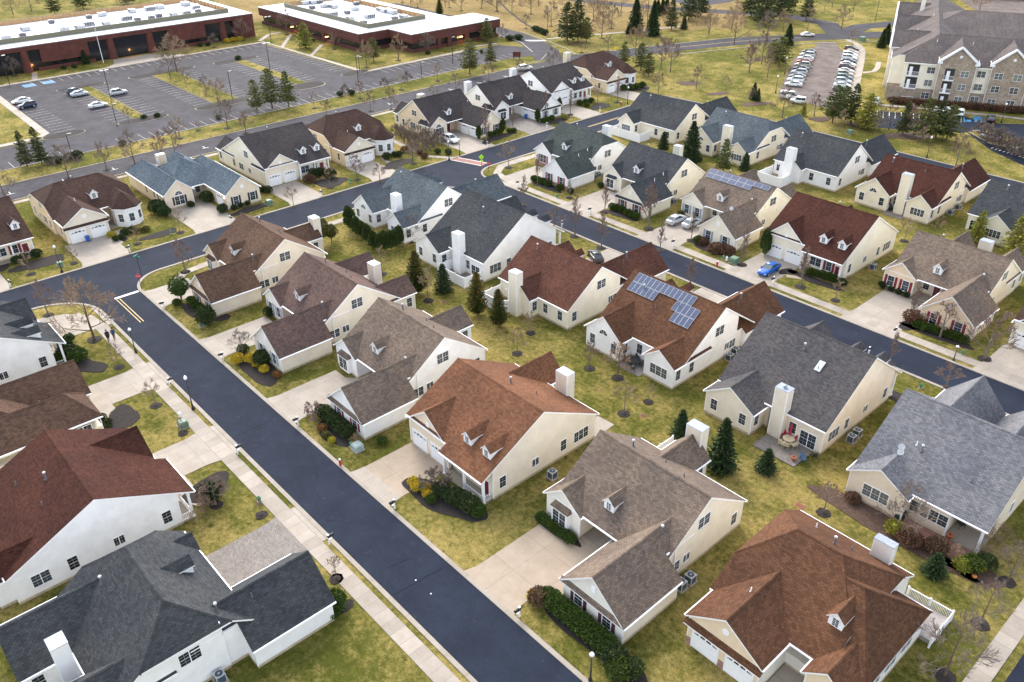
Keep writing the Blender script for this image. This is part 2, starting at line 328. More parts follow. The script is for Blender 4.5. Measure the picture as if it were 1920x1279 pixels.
# ------------------------------------------------------------------ houses
TS = .2                                  # roof slab thickness
class House:
    def __init__(s, label, O, ex, ey, wall, roof, name='house', cat='house', group='houses of the estate', frontwall=None):
        s.O = O; s.ex = Vector(ex); s.ey = Vector(ey); s.wm = WALLS[wall]; s.rm = ROOFS[roof]; s.fw = WALLS[frontwall] if frontwall else s.wm
        s.root = empty(name, (O[0], O[1], 0), label, cat, group)
        s.wb = MB(); s.rb = MB(); s.gb = MB(); s.fb = MB(); s.mains = {}
    def T(s, x, y, z=0):
        p = s.ex*x + s.ey*y; return (p.x, p.y, z)
    def rotz(s, out):
        v = s.ex*out[0] + s.ey*out[1]; return math.atan2(v.y, v.x) + math.pi/2
    def gable(s, x0, x1, y0, y1, ax, ez, rz, ov=.35, rk=(.3, .3), c=(0, 0), ext=(0, 0), wb=None, walls=True, rb=None, BR=None, key=None, front=None, wa=None, found=True, din=.85):
        """x0..y1: wall footprint; ax: ridge axis; ez/rz: roof edge / ridge heights; c: clip half widths at the two ends; ext: extra roof beyond the wall ends"""
        a0, a1, b0, b1 = (x0, x1, y0, y1) if ax == 'x' else (y0, y1, x0, x1)
        bm = (b0+b1)/2 if rb is None else rb
        B0, B1 = BR if BR else (b0-ov, b1+ov)
        hb = max(bm-B0, B1-bm); sl = (rz-ez)/hb
        zt = lambda b: rz - sl*abs(b-bm)
        A0 = a0-rk[0]-ext[0]; A1 = a1+rk[1]+ext[1]
        P = (lambda a, b, z: s.T(a, b, z)) if ax == 'x' else (lambda a, b, z: s.T(b, a, z))
        def end(A, cc, sgn):
            cc = min(cc, bm-B0, B1-bm)
            if cc <= 0: return (A, bm, rz), None, None
            zc = rz-sl*cc; return (A+sgn*cc*din, bm, rz), (A, bm-cc, zc), (A, bm+cc, zc)
        r0, c0m, c0p = end(A0, c[0], 1); r1, c1m, c1p = end(A1, c[1], -1)
        Em0 = (A0, B0, zt(B0)); Em1 = (A1, B0, zt(B0)); Ep0 = (A0, B1, zt(B1)); Ep1 = (A1, B1, zt(B1))
        def uniq(l):
            o = []
            for p in l:
                if p is None: continue
                if o and (Vector(p)-Vector(o[-1])).length < 1e-4: continue
                o.append(p)
            if len(o) > 1 and (Vector(o[0])-Vector(o[-1])).length < 1e-4: o.pop()
            return o
        k = math.sqrt(1+sl*sl)
        for lst in ([Em0, Em1, c1m, r1, r0, c0m], [Ep1, Ep0, c0p, r0, r1, c1p]):
            l = uniq(lst); s.rb.face([P(*q) for q in l], s.rm, [(q[0], abs(q[1]-bm)*k) for q in l])
        for cm, r_, cp in ((c0m, r0, c0p), (c1m, r1, c1p)):
            if cm: s.rb.face([P(*q) for q in (cm, r_, cp)], s.rm, [(q[1]+31, abs(q[0]-r_[0])*1.5) for q in (cm, r_, cp)])
        loop = uniq([Em0, Em1, c1m, (None if c1m else r1), c1p, Ep1, Ep0, c0p, (None if c0m else r0), c0m])
        n = len(loop)
        for i in range(n):
            p, q = loop[i], loop[(i+1) % n]
            s.rb.face([P(*p), P(*q), P(q[0], q[1], q[2]-TS), P(p[0], p[1], p[2]-TS)], TRIM)
        for lst in ([Em0, Em1, c1m, r1, r0, c0m], [Ep1, Ep0, c0p, r0, r1, c1p]):
            l = uniq(lst); s.rb.face([P(q[0], q[1], q[2]-TS) for q in l], TRIM)
        # ridge caps
        def cap(p, q):
            p = Vector(P(*p)); q = Vector(P(*q)); d = q-p
            if d.length < .3: return
            d.normalize(); w = d.cross(Vector((0, 0, 1))).normalized()*.16
            h = Vector((0, 0, .045)); l = Vector((0, 0, -.05))
            s.rb.face([p+h, q+h, q+w+l, p+w+l], s.rm, [(0, 0), (d.length*8, 0), (d.length*8, .2), (0, .2)])
            s.rb.face([p+h, q+h, q-w+l, p-w+l], s.rm, [(0, 0), (d.length*8, 0), (d.length*8, .2), (0, .2)])
        cap(r0, r1)
        for cm, r_, cp in ((c0m, r0, c0p), (c1m, r1, c1p)):
            if cm: cap(cm, r_); cap(cp, r_)
        # gutters
        for bb, sg in ((B0, -1), (B1, 1)):
            z = zt(bb); y0_, y1_ = sorted((bb+sg*.005, bb+sg*.13)); e = .04
            if ax == 'x': s.gb.box(A0+e, A1-e, y0_, y1_, z-.17, z-.04, TRIM, s.T)
            else: s.gb.box(y0_, y1_, A0+e, A1-e, z-.17, z-.04, TRIM, s.T)
        if walls:
            w0, w1 = wb if wb else (b0, b1)
            aa0, aa1 = wa if wa else (a0, a1)
            zc = min([rz-sl*cc for cc in c if cc > 0] + [99])
            bs = sorted({w0, w1} | {q for q in (bm, bm-c[0], bm+c[0], bm-c[1], bm+c[1]) if w0 < q < w1})
            prof = [(w0, 0), (w1, 0)] + [(b, min(zt(b), zc)-TS-.02) for b in reversed(bs)]
            n = len(prof); i = len(s.wb.v)
            s.wb.v += [P(aa0, b, z) for b, z in prof] + [P(aa1, b, z) for b, z in prof]
            e0 = s.fw if front in (0, 2) else s.wm; e1 = s.fw if front in (1, 2) else s.wm
            s.wb.poly([i+q for q in range(n)], e0); s.wb.poly([i+n+q for q in reversed(range(n))], e1)
            for q in range(n):
                mt = s.wm
                if front == 3 and q == n-1: mt = s.fw
                s.wb.poly([i+q, i+(q+1) % n, i+n+(q+1) % n, i+n+q], mt)
            if max(c) > 0:                  # the unclipped end still has its full gable
                bs2 = sorted({w0, w1} | ({bm} if w0 < bm < w1 else set()))
                pf = [(w0, 1), (w1, 1)] + [(b, zt(b)-TS-.02) for b in reversed(bs2)]
                for cc, e0_, e1_ in ((c[0], aa0-.004, aa0+.15), (c[1], aa1-.15, aa1+.004)):
                    if cc > 0: continue
                    n = len(pf); i = len(s.wb.v); mt = s.fw if front in (0, 1, 2) else s.wm
                    s.wb.v += [P(e0_, b, z) for b, z in pf] + [P(e1_, b, z) for b, z in pf]
                    s.wb.poly([i+q for q in range(n)], mt); s.wb.poly([i+n+q for q in reversed(range(n))], mt)
                    for q in range(n): s.wb.poly([i+q, i+(q+1) % n, i+n+(q+1) % n, i+n+q], mt)
            if found:
                fx = (aa0-.03, aa1+.03, w0-.03, w1+.03) if ax == 'x' else (w0-.03, w1+.03, aa0-.03, aa1+.03)
                s.fb.box(*fx, 0, .3, FOUND, s.T)
            # corner boards and downspouts
            for b in (w0, w1):
                for a, sg in ((aa0, -1), (aa1, 1)):
                    h = zt(b)-TS-.1; x_, y_ = (a, b) if ax == 'x' else (b, a)
                    s.gb.box(x_-.05, x_+.05, y_-.05, y_+.05, .3, h, TRIM, s.T)
        if key: s.mains[key] = (ax, bm, sl, rz, B0, B1)
        return zt
    def roofz(s, key, x, y):
        ax, bm, sl, rz, B0, B1 = s.mains[key]; return rz-sl*abs((y if ax == 'x' else x)-bm)
    def win(s, face, plane, pos, z, kind='single', shut=None, sc=None):
        out = {'f': (0, -1), 'b': (0, 1), 'l': (-1, 0), 'r': (1, 0)}[face]
        x, y = (pos, plane) if face in 'fb' else (plane, pos)
        x += out[0]*.002; y += out[1]*.002
        f, p = WIN[kind]; rz = s.rotz(out)
        w = link('window', f, s.root, s.T(x, y, z), rz, sc); link('pane', p, w)
        if shut:
            w_ = {'single': .95, 'tall': 1.05, 'pair': 2., 'bay': 1.9, 'triple': 2.9, 'grey': .95}.get(kind, 1)/2*(sc[0] if sc else 1)+.33
            for q in (-w_, w_):
                xx, yy = (x+q, y) if face in 'fb' else (x, y+q)
                link('shutter', SHMS[shut], s.root, s.T(xx, yy, z), rz, (1, 1, 1.0 if kind != 'tall' else 1.08))
    def gdoor(s, face, plane, pos):
        out = {'f': (0, -1), 'b': (0, 1), 'l': (-1, 0), 'r': (1, 0)}[face]
        x, y = (pos, plane) if face in 'fb' else (plane, pos)
        x += out[0]*.004; y += out[1]*.004
        w = link('garage_door', GD[0], s.root, s.T(x, y, .05), s.rotz(out)); link('pane', GD[1], w)
    def door(s, face, plane, pos, col=(.12, .02, .03)):
        out = {'f': (0, -1), 'b': (0, 1), 'l': (-1, 0), 'r': (1, 0)}[face]
        x, y = (pos, plane) if face in 'fb' else (plane, pos)
        x += out[0]*.004; y += out[1]*.004
        link('door', door_mesh(plain('door_%d' % int(col[0]*100), col, .5)), s.root, s.T(x, y, .05), s.rotz(out))
    def dormer(s, x, key='main', yf=None, w=1.35, h=1.15, d=None):
        ax, bm, sl, rz, B0, B1 = s.mains[key]
        z0 = s.roofz(key, x, yf); zw = z0+h; zr = zw+w*.5
        yb = yf+(zr-z0)/sl+.25; b = MB(); T = s.T
        ww = w/2
        for pts in ([(-ww, yf, z0-.1), (ww, yf, z0-.1), (ww, yf, zw), (0, yf, zr-.12), (-ww, yf, zw)],):
            b.face([T(x+q[0], q[1], q[2]) for q in pts], TRIM)
        ybw = yf+(zw-z0)/sl+.1
        for q in (-ww, ww): b.face([T(x+q, yf, z0-.1), T(x+q, ybw, zw-.02), T(x+q, yf, zw)], TRIM)
        o = b.build('dormer', s.root, recalc=False)
        r = MB(); e = .18; sl2 = (zr-zw)/ww; o_ = ww+e; zo = zr-sl2*o_
        for sg in (-1, 1):
            yo = yf+(zo-z0)/sl+.1
            p = [(0, yf-e, zr), (0, yb, zr), (sg*o_, max(yo, yf-e), zo), (sg*o_, yf-e, zo)]
            r.face([T(x+q[0], q[1], q[2]) for q in p], s.rm, [(q[1], abs(q[0])*1.2) for q in p])
            r.face([T(x, yf-e, zr), T(x+sg*o_, yf-e, zo), T(x+sg*o_, yf-e, zo-.12), T(x, yf-e, zr-.12)], TRIM)
            r.face([T(x+sg*o_, yf-e, zo), T(x+sg*o_, max(yo, yf-e+.1), zo), T(x+sg*o_, max(yo, yf-e+.1), zo-.12), T(x+sg*o_, yf-e, zo-.12)], TRIM)
        r.build('dormer_roof', o, recalc=False)
        link('window', DWIN, o, T(x, yf-.004, z0+h*.52), s.rotz((0, -1)))
    def chimney(s, x0, x1, y0, y1, top, vent=False):
        b = MB(); b.box(x0, x1, y0, y1, 0, top, s.wm, s.T)
        for a_ in (x0, x1):
            for b_ in (y0, y1): b.box(a_-.05, a_+.05, b_-.05, b_+.05, .3, top-.02, TRIM, s.T)
        o = b.build('chimney', s.root)
        c = MB(); e = .06; c.box(x0-e, x1+e, y0-e, y1+e, top-.1, top-.001, TRIM, s.T)
        c.box(x0-e-.02, x1+e+.02, y0-e-.02, y1+e+.02, top, top+.06, METAL, s.T)
        xm, ym = (x0+x1)/2, (y0+y1)/2
        if vent:
            p = s.T(xm, ym, top+.06); c.lathe([(.18, 0), (.18, .22), (.28, .24), (.28, .34), (.05, .42)], 10, METAL, p)
        c.build('chimney_cap', o)
    def pipes(s, key, lst):
        for x, y, k in lst: link('vent_pipe', PIPES[k], s.root, s.T(x, y, s.roofz(key, x, y)+.02))
    def sheet(s, name, x0, x1, y0, y1, z0, z1, m):
        b = MB(); b.box(x0, x1, y0, y1, z0, z1, m, s.T); return b.build(name, s.root)
    def post(s, x, y, z1, w=.13):
        b = MB(); b.box(x-w, x+w, y-w, y+w, .1, z1, TRIM, s.T); b.box(x-w-.05, x+w+.05, y-w-.05, y+w+.05, .1, .35, TRIM, s.T); b.box(x-w-.04, x+w+.04, y-w-.04, y+w+.04, z1-.25, z1-.01, TRIM, s.T)
        b.build('porch_post', s.root)
    def railing(s, p, q, z=.12):
        b = MB(); A = Vector(s.T(*p, 0)); B = Vector(s.T(*q, 0)); d = B-A; n = max(3, int(d.length/.16))
        for h in (.15, .9): b.tube(A+Vector((0, 0, z+h)), B+Vector((0, 0, z+h)), .045, .045, 4, TRIM)
        for k in range(1, n): c = A+d*k/n; b.tube(c+Vector((0, 0, z+.15)), c+Vector((0, 0, z+.9)), .025, .025, 4, TRIM, False)
        b.build('railing', s.root)
    def finish(s):
        s.wb.build('wall', s.root); s.rb.build('roof', s.root, recalc=False)
        s.gb.build('gutter', s.root)
        if s.fb.v: s.fb.build('foundation', s.root)
        return s
def dwin():
    b = MB(); w, h = .55, .85
    b.box(-w/2-.07, w/2+.07, -.05, 0, -h/2-.07, h/2+.07, TRIM); b.box(-w/2, w/2, -.06, -.03, -h/2, h/2, GLASS)
    b.box(-.02, .02, -.07, -.05, -h/2, h/2, TRIM)
    for z in (-h/4, 0, h/4): b.box(-w/2, w/2, -.07, -.05, z-.018, z+.018, TRIM)
    return b.mesh('window')
DWIN = dwin()

def attic_vent(H, x, y, z, rnd_=False, face='f'):
    b = MB()
    if rnd_:
        b.lathe([(.38, 0), (.38, .05), (.3, .08)], 16, TRIM)
        o = b.build('attic_vent', H.root, H.T(x, y-.01 if face == 'f' else y, z)); o.rotation_euler = (math.pi/2, 0, H.rotz({'f': (0, -1), 'l': (-1, 0), 'r': (1, 0), 'b': (0, 1)}[face]))
    else:
        b.box(-.28, .28, -.06, 0, -.42, .42, TRIM)
        for k in range(6): b.box(-.22, .22, -.075, -.05, -.36+k*.12, -.29+k*.12, TRIM)
        b.build('attic_vent', H.root, H.T(x, y, z), H.rotz({'f': (0, -1), 'l': (-1, 0), 'r': (1, 0), 'b': (0, 1)}[face]))

def rear_bits(H, D, rear, wz=(3.4, 5.5)):
    for r in rear:
        if r[0] == 'wing':
            _, xa, xb, dp, rz, wins = r
            H.gable(xa, xb, D-4.5, D+dp, 'y', wz[0], rz, ext=(1.2, 0), rk=(0, .3))
            xm = (xa+xb)/2
            if wins == 'two': H.win('b', D+dp, xa+1.3, 1.9); H.win('b', D+dp, xb-1.3, 1.9)
            if wins == 'arch': H.win('b', D+dp, xa+1.2, 1.8); H.win('b', D+dp, xb-1.2, 1.8); H.win('b', D+dp, xm, 3.3, 'arch')
            if wins == 'quad': H.win('b', D+dp, xm, 1.9, 'quad')
            if wins == 'triple': H.win('b', D+dp, xm, 1.9, 'greytriple')
            for f, x in (('l', xa), ('r', xb)):
                if dp > 1.8: H.win(f, x, D+dp-1.1, 1.9)
        if r[0] == 'chim': H.chimney(r[1], r[2], D-.4+r[3], D+.9+r[3], r[4], len(r) > 5)
        if r[0] == 'slider': H.win('b', D, r[1], 1.25, 'slider')
        if r[0] == 'w': H.win('b', D, r[1], 1.9, r[2])

def model_court(label, O, ex, ey, wall, roof, gx=1.85, shut=None, bay='bay', rear=(), rz=8.55, chamf=(0, 0), fwall=None, garroof=None, dorm=True, trim_roof=False, width=16.6, vent=True, roundvent=False, piped=0, gwin=True, brick=None, gf=0, my=(7.55, 21.65), bx=(12.35, 17.35)):
    """L-shaped house: side-entry garage wing in front, ridge parallel to the street"""
    H = House(label, O, ex, ey, wall, roof, frontwall=fwall)
    if my[0] == 7.3: H.gable(gx, width, my[0], 20.1, 'x', 3.5, rz, wb=(9.9, 20.1), key='main', c=chamf, rb=13.05, BR=(6.95, 20.45))
    else: H.gable(gx, width, my[0], my[1], 'x', 3.5, rz, wb=(9.9, my[1]), key='main', c=chamf, front=None)
    H.gable(0, 7.7, gf, 8.1, 'y', 2.75, 6.3, rk=(.35, 0.3), key='garage', front=0)
    sl = (6.3-2.75)/(3.85+.35)
    H.gable(gx+.12, 7.65, 8.1, 10.5, 'y', 6.3-sl*4.15, 6.3, rk=(0, 0), ext=(-.3, 2.4), rb=3.85, BR=(gx+.08, 8.0))
    H.gable(bx[0], bx[1], 7.1, 11, 'y', 3.42, 5.6, ext=(0, 1.0), rk=(.35, 0), key='bay', front=0)
    H.win('f', gf, 2.0, 1.65, 'tall', shut); H.win('f', gf, 5.7, 1.65, 'tall', shut)
    H.gdoor('r', 7.7, 2.3); H.gdoor('r', 7.7, 5.7)
    if vent: attic_vent(H, 3.85, gf, 4.4, roundvent)
    if trim_roof:    # the little pent roof across the garage gable
        p = MB(); T = H.T
        pts = [(0-.3, -.42, 2.75), (8.0, -.42, 2.75), (8.0, 0, 3.1), (-.3, 0, 3.1)]
        p.face([T(*q) for q in pts], H.rm, [(q[0], q[1]) for q in pts])
        p.face([T(-.3, -.42, 2.75), T(8.0, -.42, 2.75), T(8.0, -.42, 2.62), T(-.3, -.42, 2.62)], TRIM)
        p.face([T(-.3, -.42, 2.62), T(8.0, -.42, 2.62), T(8.0, 0, 2.62), T(-.3, 0, 2.62)], TRIM)
        p.build('pent_roof', H.root, recalc=False)
    if bay == 'bay':
        b = MB(); T = H.T
        b.box(13.75, 16.05, 6.5, 7.1, .45, 2.85, TRIM, T); b.build('bay_window', H.root)
        H.win('f', 6.5, 14.9, 1.7, 'bay')
        r = MB(); q = [(13.55, 6.35, 2.86), (16.25, 6.35, 2.86), (16.0, 7.1, 3.35), (13.8, 7.1, 3.35)]
        r.face([T(*z) for z in q], H.rm, [(z[0], z[1]) for z in q]); r.face([T(13.55, 6.35, 2.86), T(13.8, 7.1, 3.35), T(13.55, 7.1, 2.86)], H.rm); r.face([T(16.25, 6.35, 2.86), T(16, 7.1, 3.35), T(16.25, 7.1, 2.86)], H.rm)
        r.build('bay_roof', H.root, recalc=False)
    elif bay == 'two': H.win('f', 7.1, 13.6, 1.7, 'tall', shut); H.win('f', 7.1, 16.1, 1.7, 'tall', shut)
    elif bay == 'arch': H.win('f', 7.1, 14.85, 1.75, 'bay', shut); H.win('f', 7.1, 14.85, 2.85, 'arch')
    else: H.win('f', 7.1, 14.85, 1.75, 'bay', shut)
    if brick: H.sheet('brick_band', -.04, 7.74, -.05, .05, 0, .95, BRICKT); H.sheet('brick_band', 12.3, 17.4, 7.05, 7.2, 0, .95, BRICKT)
    H.door('f', 9.9, 9.6); H.win('f', 9.9, 11.4, 1.7); H.sheet('porch_slab', 7.8, 12.3, 7.2, 9.9, 0, .1, CONC)
    if dorm: H.dormer(10.0, yf=8.9)
    if gwin and my[0] == 7.3: H.win('l', gx, 13.0, 4.2, 'pair', sc=(.95, 1, 1))
    elif gwin:
        H.win('l', gx, 14.3 if my[0] != 7.3 else 13.1, 5.4 if not chamf[0] else 4.5, 'pair', sc=(.95, 1, 1)); H.win('l', gx, 11.9, 1.9, 'narrow'); H.win('l', gx, 20.2, 1.9)
        H.win('l', gx, 9.95 if gx > 1 else 10.6, 1.8, 'pair', sc=(.8, 1, .9))
    for yy, k in ((12, 'single'), (15.5, 'pair'), (19.5, 'single')): H.win('r', width, yy, 1.9, k)
    H.win('r', width, (my[0]+my[1])/2, 5.2 if not chamf[1] else 4.5, 'pair', sc=(.95, 1, .9))
    H.pipes('main', [(6.2, 16.3, 0), (9.5, 17.5, 0), (13, 16, 2)]); H.pipes('garage', [(3.0, 6.2, 0 if piped == 0 else 1), (3.4, 9.4 if gx > 1 else 5, 2 if piped == 0 else 1)])
    rear_bits(H, my[1] if my[0] != 7.3 else 20.1, rear)
    return H.finish()

def model_porch(label, O, ex, ey, wall, roof, rz=8.85, shut=None, rear=(), fwall=None, depth=17.95, gz=6.9, doorcol=(.16, .015, .03), triple=True, dorm=True, garage_y=.45, eave=3.75, chamf=(0, 0)):
    """Front-entry two-door garage, porch beside it, ridge parallel to the street"""
    H = House(label, O, ex, ey, wall, roof, frontwall=fwall)
    H.gable(0, 7.45, -.65, depth, 'x', eave, rz, wb=(.95, depth), key='main', rk=(.3, 0))
    H.gable(7.45, 15.1, -.65, depth, 'x', eave, rz, wb=(.95, depth), rk=(0, .3), rb=(depth-.65)/2, BR=(garage_y-.3, depth+.35))
    H.gable(7.55, 15.15, garage_y, 6, 'y', eave+.05, gz, ext=(0, .4), rk=(.35, 0), key='garage', front=0)
    H.gdoor('f', garage_y, 9.5); H.gdoor('f', garage_y, 13.15); attic_vent(H, 11.35, garage_y, 4.6)
    H.sheet('porch_slab', .1, 7.5, -.55, .95, 0, .12, CONC)
    for x in (.2, 3.6, 7.3): H.post(x, -.35, eave-.25)
    H.sheet('porch_beam', .05, 7.5, -.5, -.2, eave-.32, eave-.12, TRIM)
    H.railing((.35, -.35), (3.4, -.35)); H.railing((.2, -.2), (.2, .9))
    H.door('f', .95, 1.2, doorcol); H.win('f', .95, 2.9, 1.7, 'single', shut); H.win('f', .95, 5.4, 1.7, 'pair')
    if dorm: H.dormer(5.0, yf=1.45); H.dormer(1.6, yf=1.45)
    H.win('l', 0, 2.4, 1.9); H.win('l', 0, 7.6, 1.9, 'narrow'); H.win('l', 0, 12.3, 1.9)
    H.win('l', 0, 15.4, 1.9, 'triple' if triple else 'pair', sc=(.85, 1, 1))
    for yy, k in ((3.5, 'single'), (8, 'narrow'), (12, 'pair'), (15.5, 'single')): H.win('r', 15.1, yy, 1.9, k)
    H.win('r', 15.1, 8.6, 5.5, 'pair', sc=(.9, 1, 1))
    H.pipes('main', [(5, 12.5, 0), (8, 11, 2), (11, 13.5, 0)])
    rear_bits(H, depth, rear)
    return H.finish()

def model_tower(label, O, ex, ey, wall, roof, rz=8.8, rear=(), fwall=None, stone=False, round_=True, doorcol=(.15, .015, .03), tower=True):
    """Front-entry garage with pent roof, octagonal turret bay, clipped gables"""
    H = House(label, O, ex, ey, wall, roof, frontwall=fwall)
    H.gable(.3, 15.6, 4.5, 19.6, 'x', 3.85, rz, wb=(6.2, 19.6), key='main', c=(4.4, 4.4))
    H.gable(7.6, 15.2, 0, 6.2, 'y', 3.8, 6.5, ext=(0, 2.2), rk=(.35, 0), key='garage', front=0)
    T = H.T
    H.gdoor('f', 0, 9.5); H.gdoor('f', 0, 13.2); attic_vent(H, 11.4, 0, 4.7, round_)
    p = MB(); pts = [(7.25, -.45, 2.95), (15.55, -.45, 2.95), (15.55, 0, 3.35), (7.25, 0, 3.35)]
    p.face([T(*q) for q in pts], H.rm, [(q[0], q[1]) for q in pts]); p.face([T(7.25, -.45, 2.95), T(15.55, -.45, 2.95), T(15.55, -.45, 2.82), T(7.25, -.45, 2.82)], TRIM); p.face([T(7.25, -.45, 2.82), T(15.55, -.45, 2.82), T(15.55, 0, 2.82), T(7.25, 0, 2.82)], TRIM)
    p.build('pent_roof', H.root, recalc=False)
    if tower:
        cx, cy, rr_ = 2.75, 3.4, 2.75
        ang_ = [math.pi/8+k*math.pi/4 for k in range(8)]
        b = MB(); pl = [T(cx+rr_*math.cos(a), cy+rr_*math.sin(a)) for a in ang_]
        b.prism([(q[0], q[1]) for q in pl], 0, 3.5, TRIM); b.box(0.3, 5.2, 3.4, 6.3, 0, 3.5, H.wm, T)
        b.build('turret', H.root)
        r = MB(); ro_ = rr_+.4; e = [(cx+ro_*math.cos(a), cy+ro_*math.sin(a)) for a in ang_]
        top = (cx, cy+.3, 6.2)
        for k in range(8):
            a, c = e[k], e[(k+1) % 8]; L_ = math.dist(a, c)
            r.face([T(a[0], a[1], 3.75), T(c[0], c[1], 3.75), T(*top)], H.rm, [(0, 0), (L_, 0), (L_/2, 3.4)])
            r.face([T(a[0], a[1], 3.75), T(c[0], c[1], 3.75), T(c[0], c[1], 3.55), T(a[0], a[1], 3.55)], TRIM)
            q0 = Vector(T(a[0], a[1], 3.77)); q1 = Vector(T(top[0], top[1], 6.22)); w = (q1-q0).cross(Vector((0, 0, 1))).normalized()*.13
            r.face([q0+w, q1+w*.3, q1-w*.3, q0-w], H.rm, [(0, 0), (20, 0), (20, .2), (0, .2)])
        # ridge running back into the main roof
        for sg in (-1, 1):
            q = [(cx, cy+.3, 6.18), (cx, 9.2, 6.18), (cx+sg*3.0, 9.2, 3.7), (cx+sg*3.0, cy+.3, 3.7)]
            r.face([T(*z) for z in q], H.rm, [(z[1], abs(z[0]-cx)*1.3) for z in q])
        r.build('turret_roof', H.root, recalc=False)
        for k in (4, 5, 6, 7, 0):
            a = (ang_[k]+ang_[(k-1) % 8])/2 if k else (ang_[0]+ang_[7]-2*math.pi)/2
            ap = rr_*math.cos(math.pi/8)+.003
            v = H.ex*math.cos(a)+H.ey*math.sin(a)
            if k in (0,) : continue
            w = link('window', WIN['single'][0], H.root, T(cx+ap*math.cos(a), cy+ap*math.sin(a), 1.8), math.atan2(v.y, v.x)+math.pi/2); link('pane', WIN['single'][1], w)
    H.door('f', 6.2, 6.4, doorcol); H.sheet('porch_slab', 5.3, 7.5, 2, 6.2, 0, .1, CONC)
    H.dormer(7.0, yf=6.6) if tower else None
    for yy, k in ((3, 'single'),): H.win('r', 15.2, yy, 1.9, k)
    for yy, k in ((8, 'single'), (11, 'pair'), (14, 'narrow'), (17.5, 'single')): H.win('r', 15.6, yy, 1.9, k); H.win('l', .3, yy, 1.9, k)
    H.win('r', 15.6, 12, 4.6, 'pair', sc=(.8, 1, .9)); H.win('l', .3, 12, 4.6, 'pair', sc=(.8, 1, .9))
    H.pipes('main', [(5, 14.5, 0), (8.5, 13.5, 2), (12, 15, 1)]); H.pipes('garage', [(11, 5, 1)])
    rear_bits(H, 19.6, rear)
    return H.finish()
CONC = concrete('driveway_concrete', (.33, .288, .243), (3.6, 3.6), 0, .04)
# ================================================================== HOUSES
A_, B_ = (-1, 0, 0), (0, 1, 0)
U, Dn = (0, 1, 0), (0, -1, 0)
def WG(a, b, d, rz=5.6, w='two'): return ('wing', a, b, d, rz, w)
# row R: fronts face the near street
model_court('beige house with a taupe roof and hedged garage wing beside the nearest tan driveway', (-32.3, 42.6), A_, U, 'taupe', 'taupe', shut='plum', trim_roof=True, fwall='offwhite',
            rear=(WG(8.9, 13.2, 3, 5.9), ('chim', 9.9, 12.0, 3.2, 6.9)), width=16.4)
model_porch('beige house with a red brown roof, two dormers and a white porch', (-55.7, 46.0), A_, U, 'taupe', 'copper', rear=(WG(9.1, 13.9, 3.2, 6.2), ('chim', 4.9, 6.8, .2, 7.0)), fwall='beige')
model_court('white house with a taupe roof and maroon shutters beside the near street', (-75.05, 42.25), A_, U, 'white', 'taupe', shut='maroon', trim_roof=True, rear=(WG(8.8, 13.6, 3.2),), garroof='charcoal')
model_court('pale greige house with a pinkish brown roof and yellow shrubs by its garage wing', (-95.85, 42.25), A_, U, 'taupe', 'pinkbrown', shut='grey', bay='two', rear=(WG(12.4, 16.8, 3.2, 6.0, 'arch'), WG(1.9, 6.4, 3.2), ('chim', 7.9, 9.6, .3, 6.9)), fwall='offwhite')
model_court('greige house with a mid brown roof by the stop sign corner', (-117.75, 42.4), A_, U, 'taupe', 'midbrown', shut='brown', trim_roof=True, rear=(WG(8.6, 13.2, 3.2), ('chim', 9.6, 11.3, 3.2, 6.6)), fwall='peach')
# row M: backs face the camera
SKY = model_porch('beige house with a slate grey roof, skylight and red parasol on its rear patio', (-34.55, 99.7), A_, Dn, 'taupe', 'granite', rz=10.3, gz=7.2, rear=(WG(8.1, 15.05, 3.1, 5.8), ('chim', 5.0, 6.7, .3, 7.3, 1), ('w', 4.1, 'single'), ('slider', 1.9)), chamf=(0, 0), fwall='beige')
SOL1 = model_court('white house with a brown roof carrying blue solar panels', (-55.35, 103.8), A_, Dn, 'white', 'brown', gx=.4, gf=-1.5, my=(6.0, 21.75), rz=9.1, rear=(WG(9.9, 16.4, 2.6, 6.4, 'arch'), WG(.42, 5.4, 2.5, 5.4, 'triple'), ('w', 8.4, 'single')), width=16.3)
model_court('cream house with a rust red roof, tall rear chimney and white gate fence', (-76.4, 102.15), A_, Dn, 'ivory', 'rust', gx=.4, gf=-1.5, rz=8.6, rear=(WG(6.9, 11.8, 1.9, 5.8, 'none'), ('chim', 8.7, 10.4, 2.1, 7.5), ('w', 2.0, 'single'), ('w', 5.2, 'single')), width=15.7)
model_porch('white house with a dark slate roof and a walled white patio behind', (-97.65, 99.5), A_, Dn, 'white', 'slate', rz=10.1, gz=7.6, rear=(WG(8.85, 15.4, 2.7, 5.8), ('chim', 5.0, 6.8, .3, 7.4), ('w', 4.2, 'single'), ('slider', 2.2)))
model_court('white house with a pale slate roof behind the clipped evergreen hedge', (-119.0, 105.7), A_, Dn, 'white', 'greyblue', gx=.4, gf=-.8, rz=8.65, rear=(WG(10.2, 16.8, 3.4, 6.2, 'arch'), WG(.42, 5.4, 3.4, 5.6, 'triple'), ('chim', 5.5, 7.2, .2, 7.4), ('w', 8.4, 'single')), width=15.3)
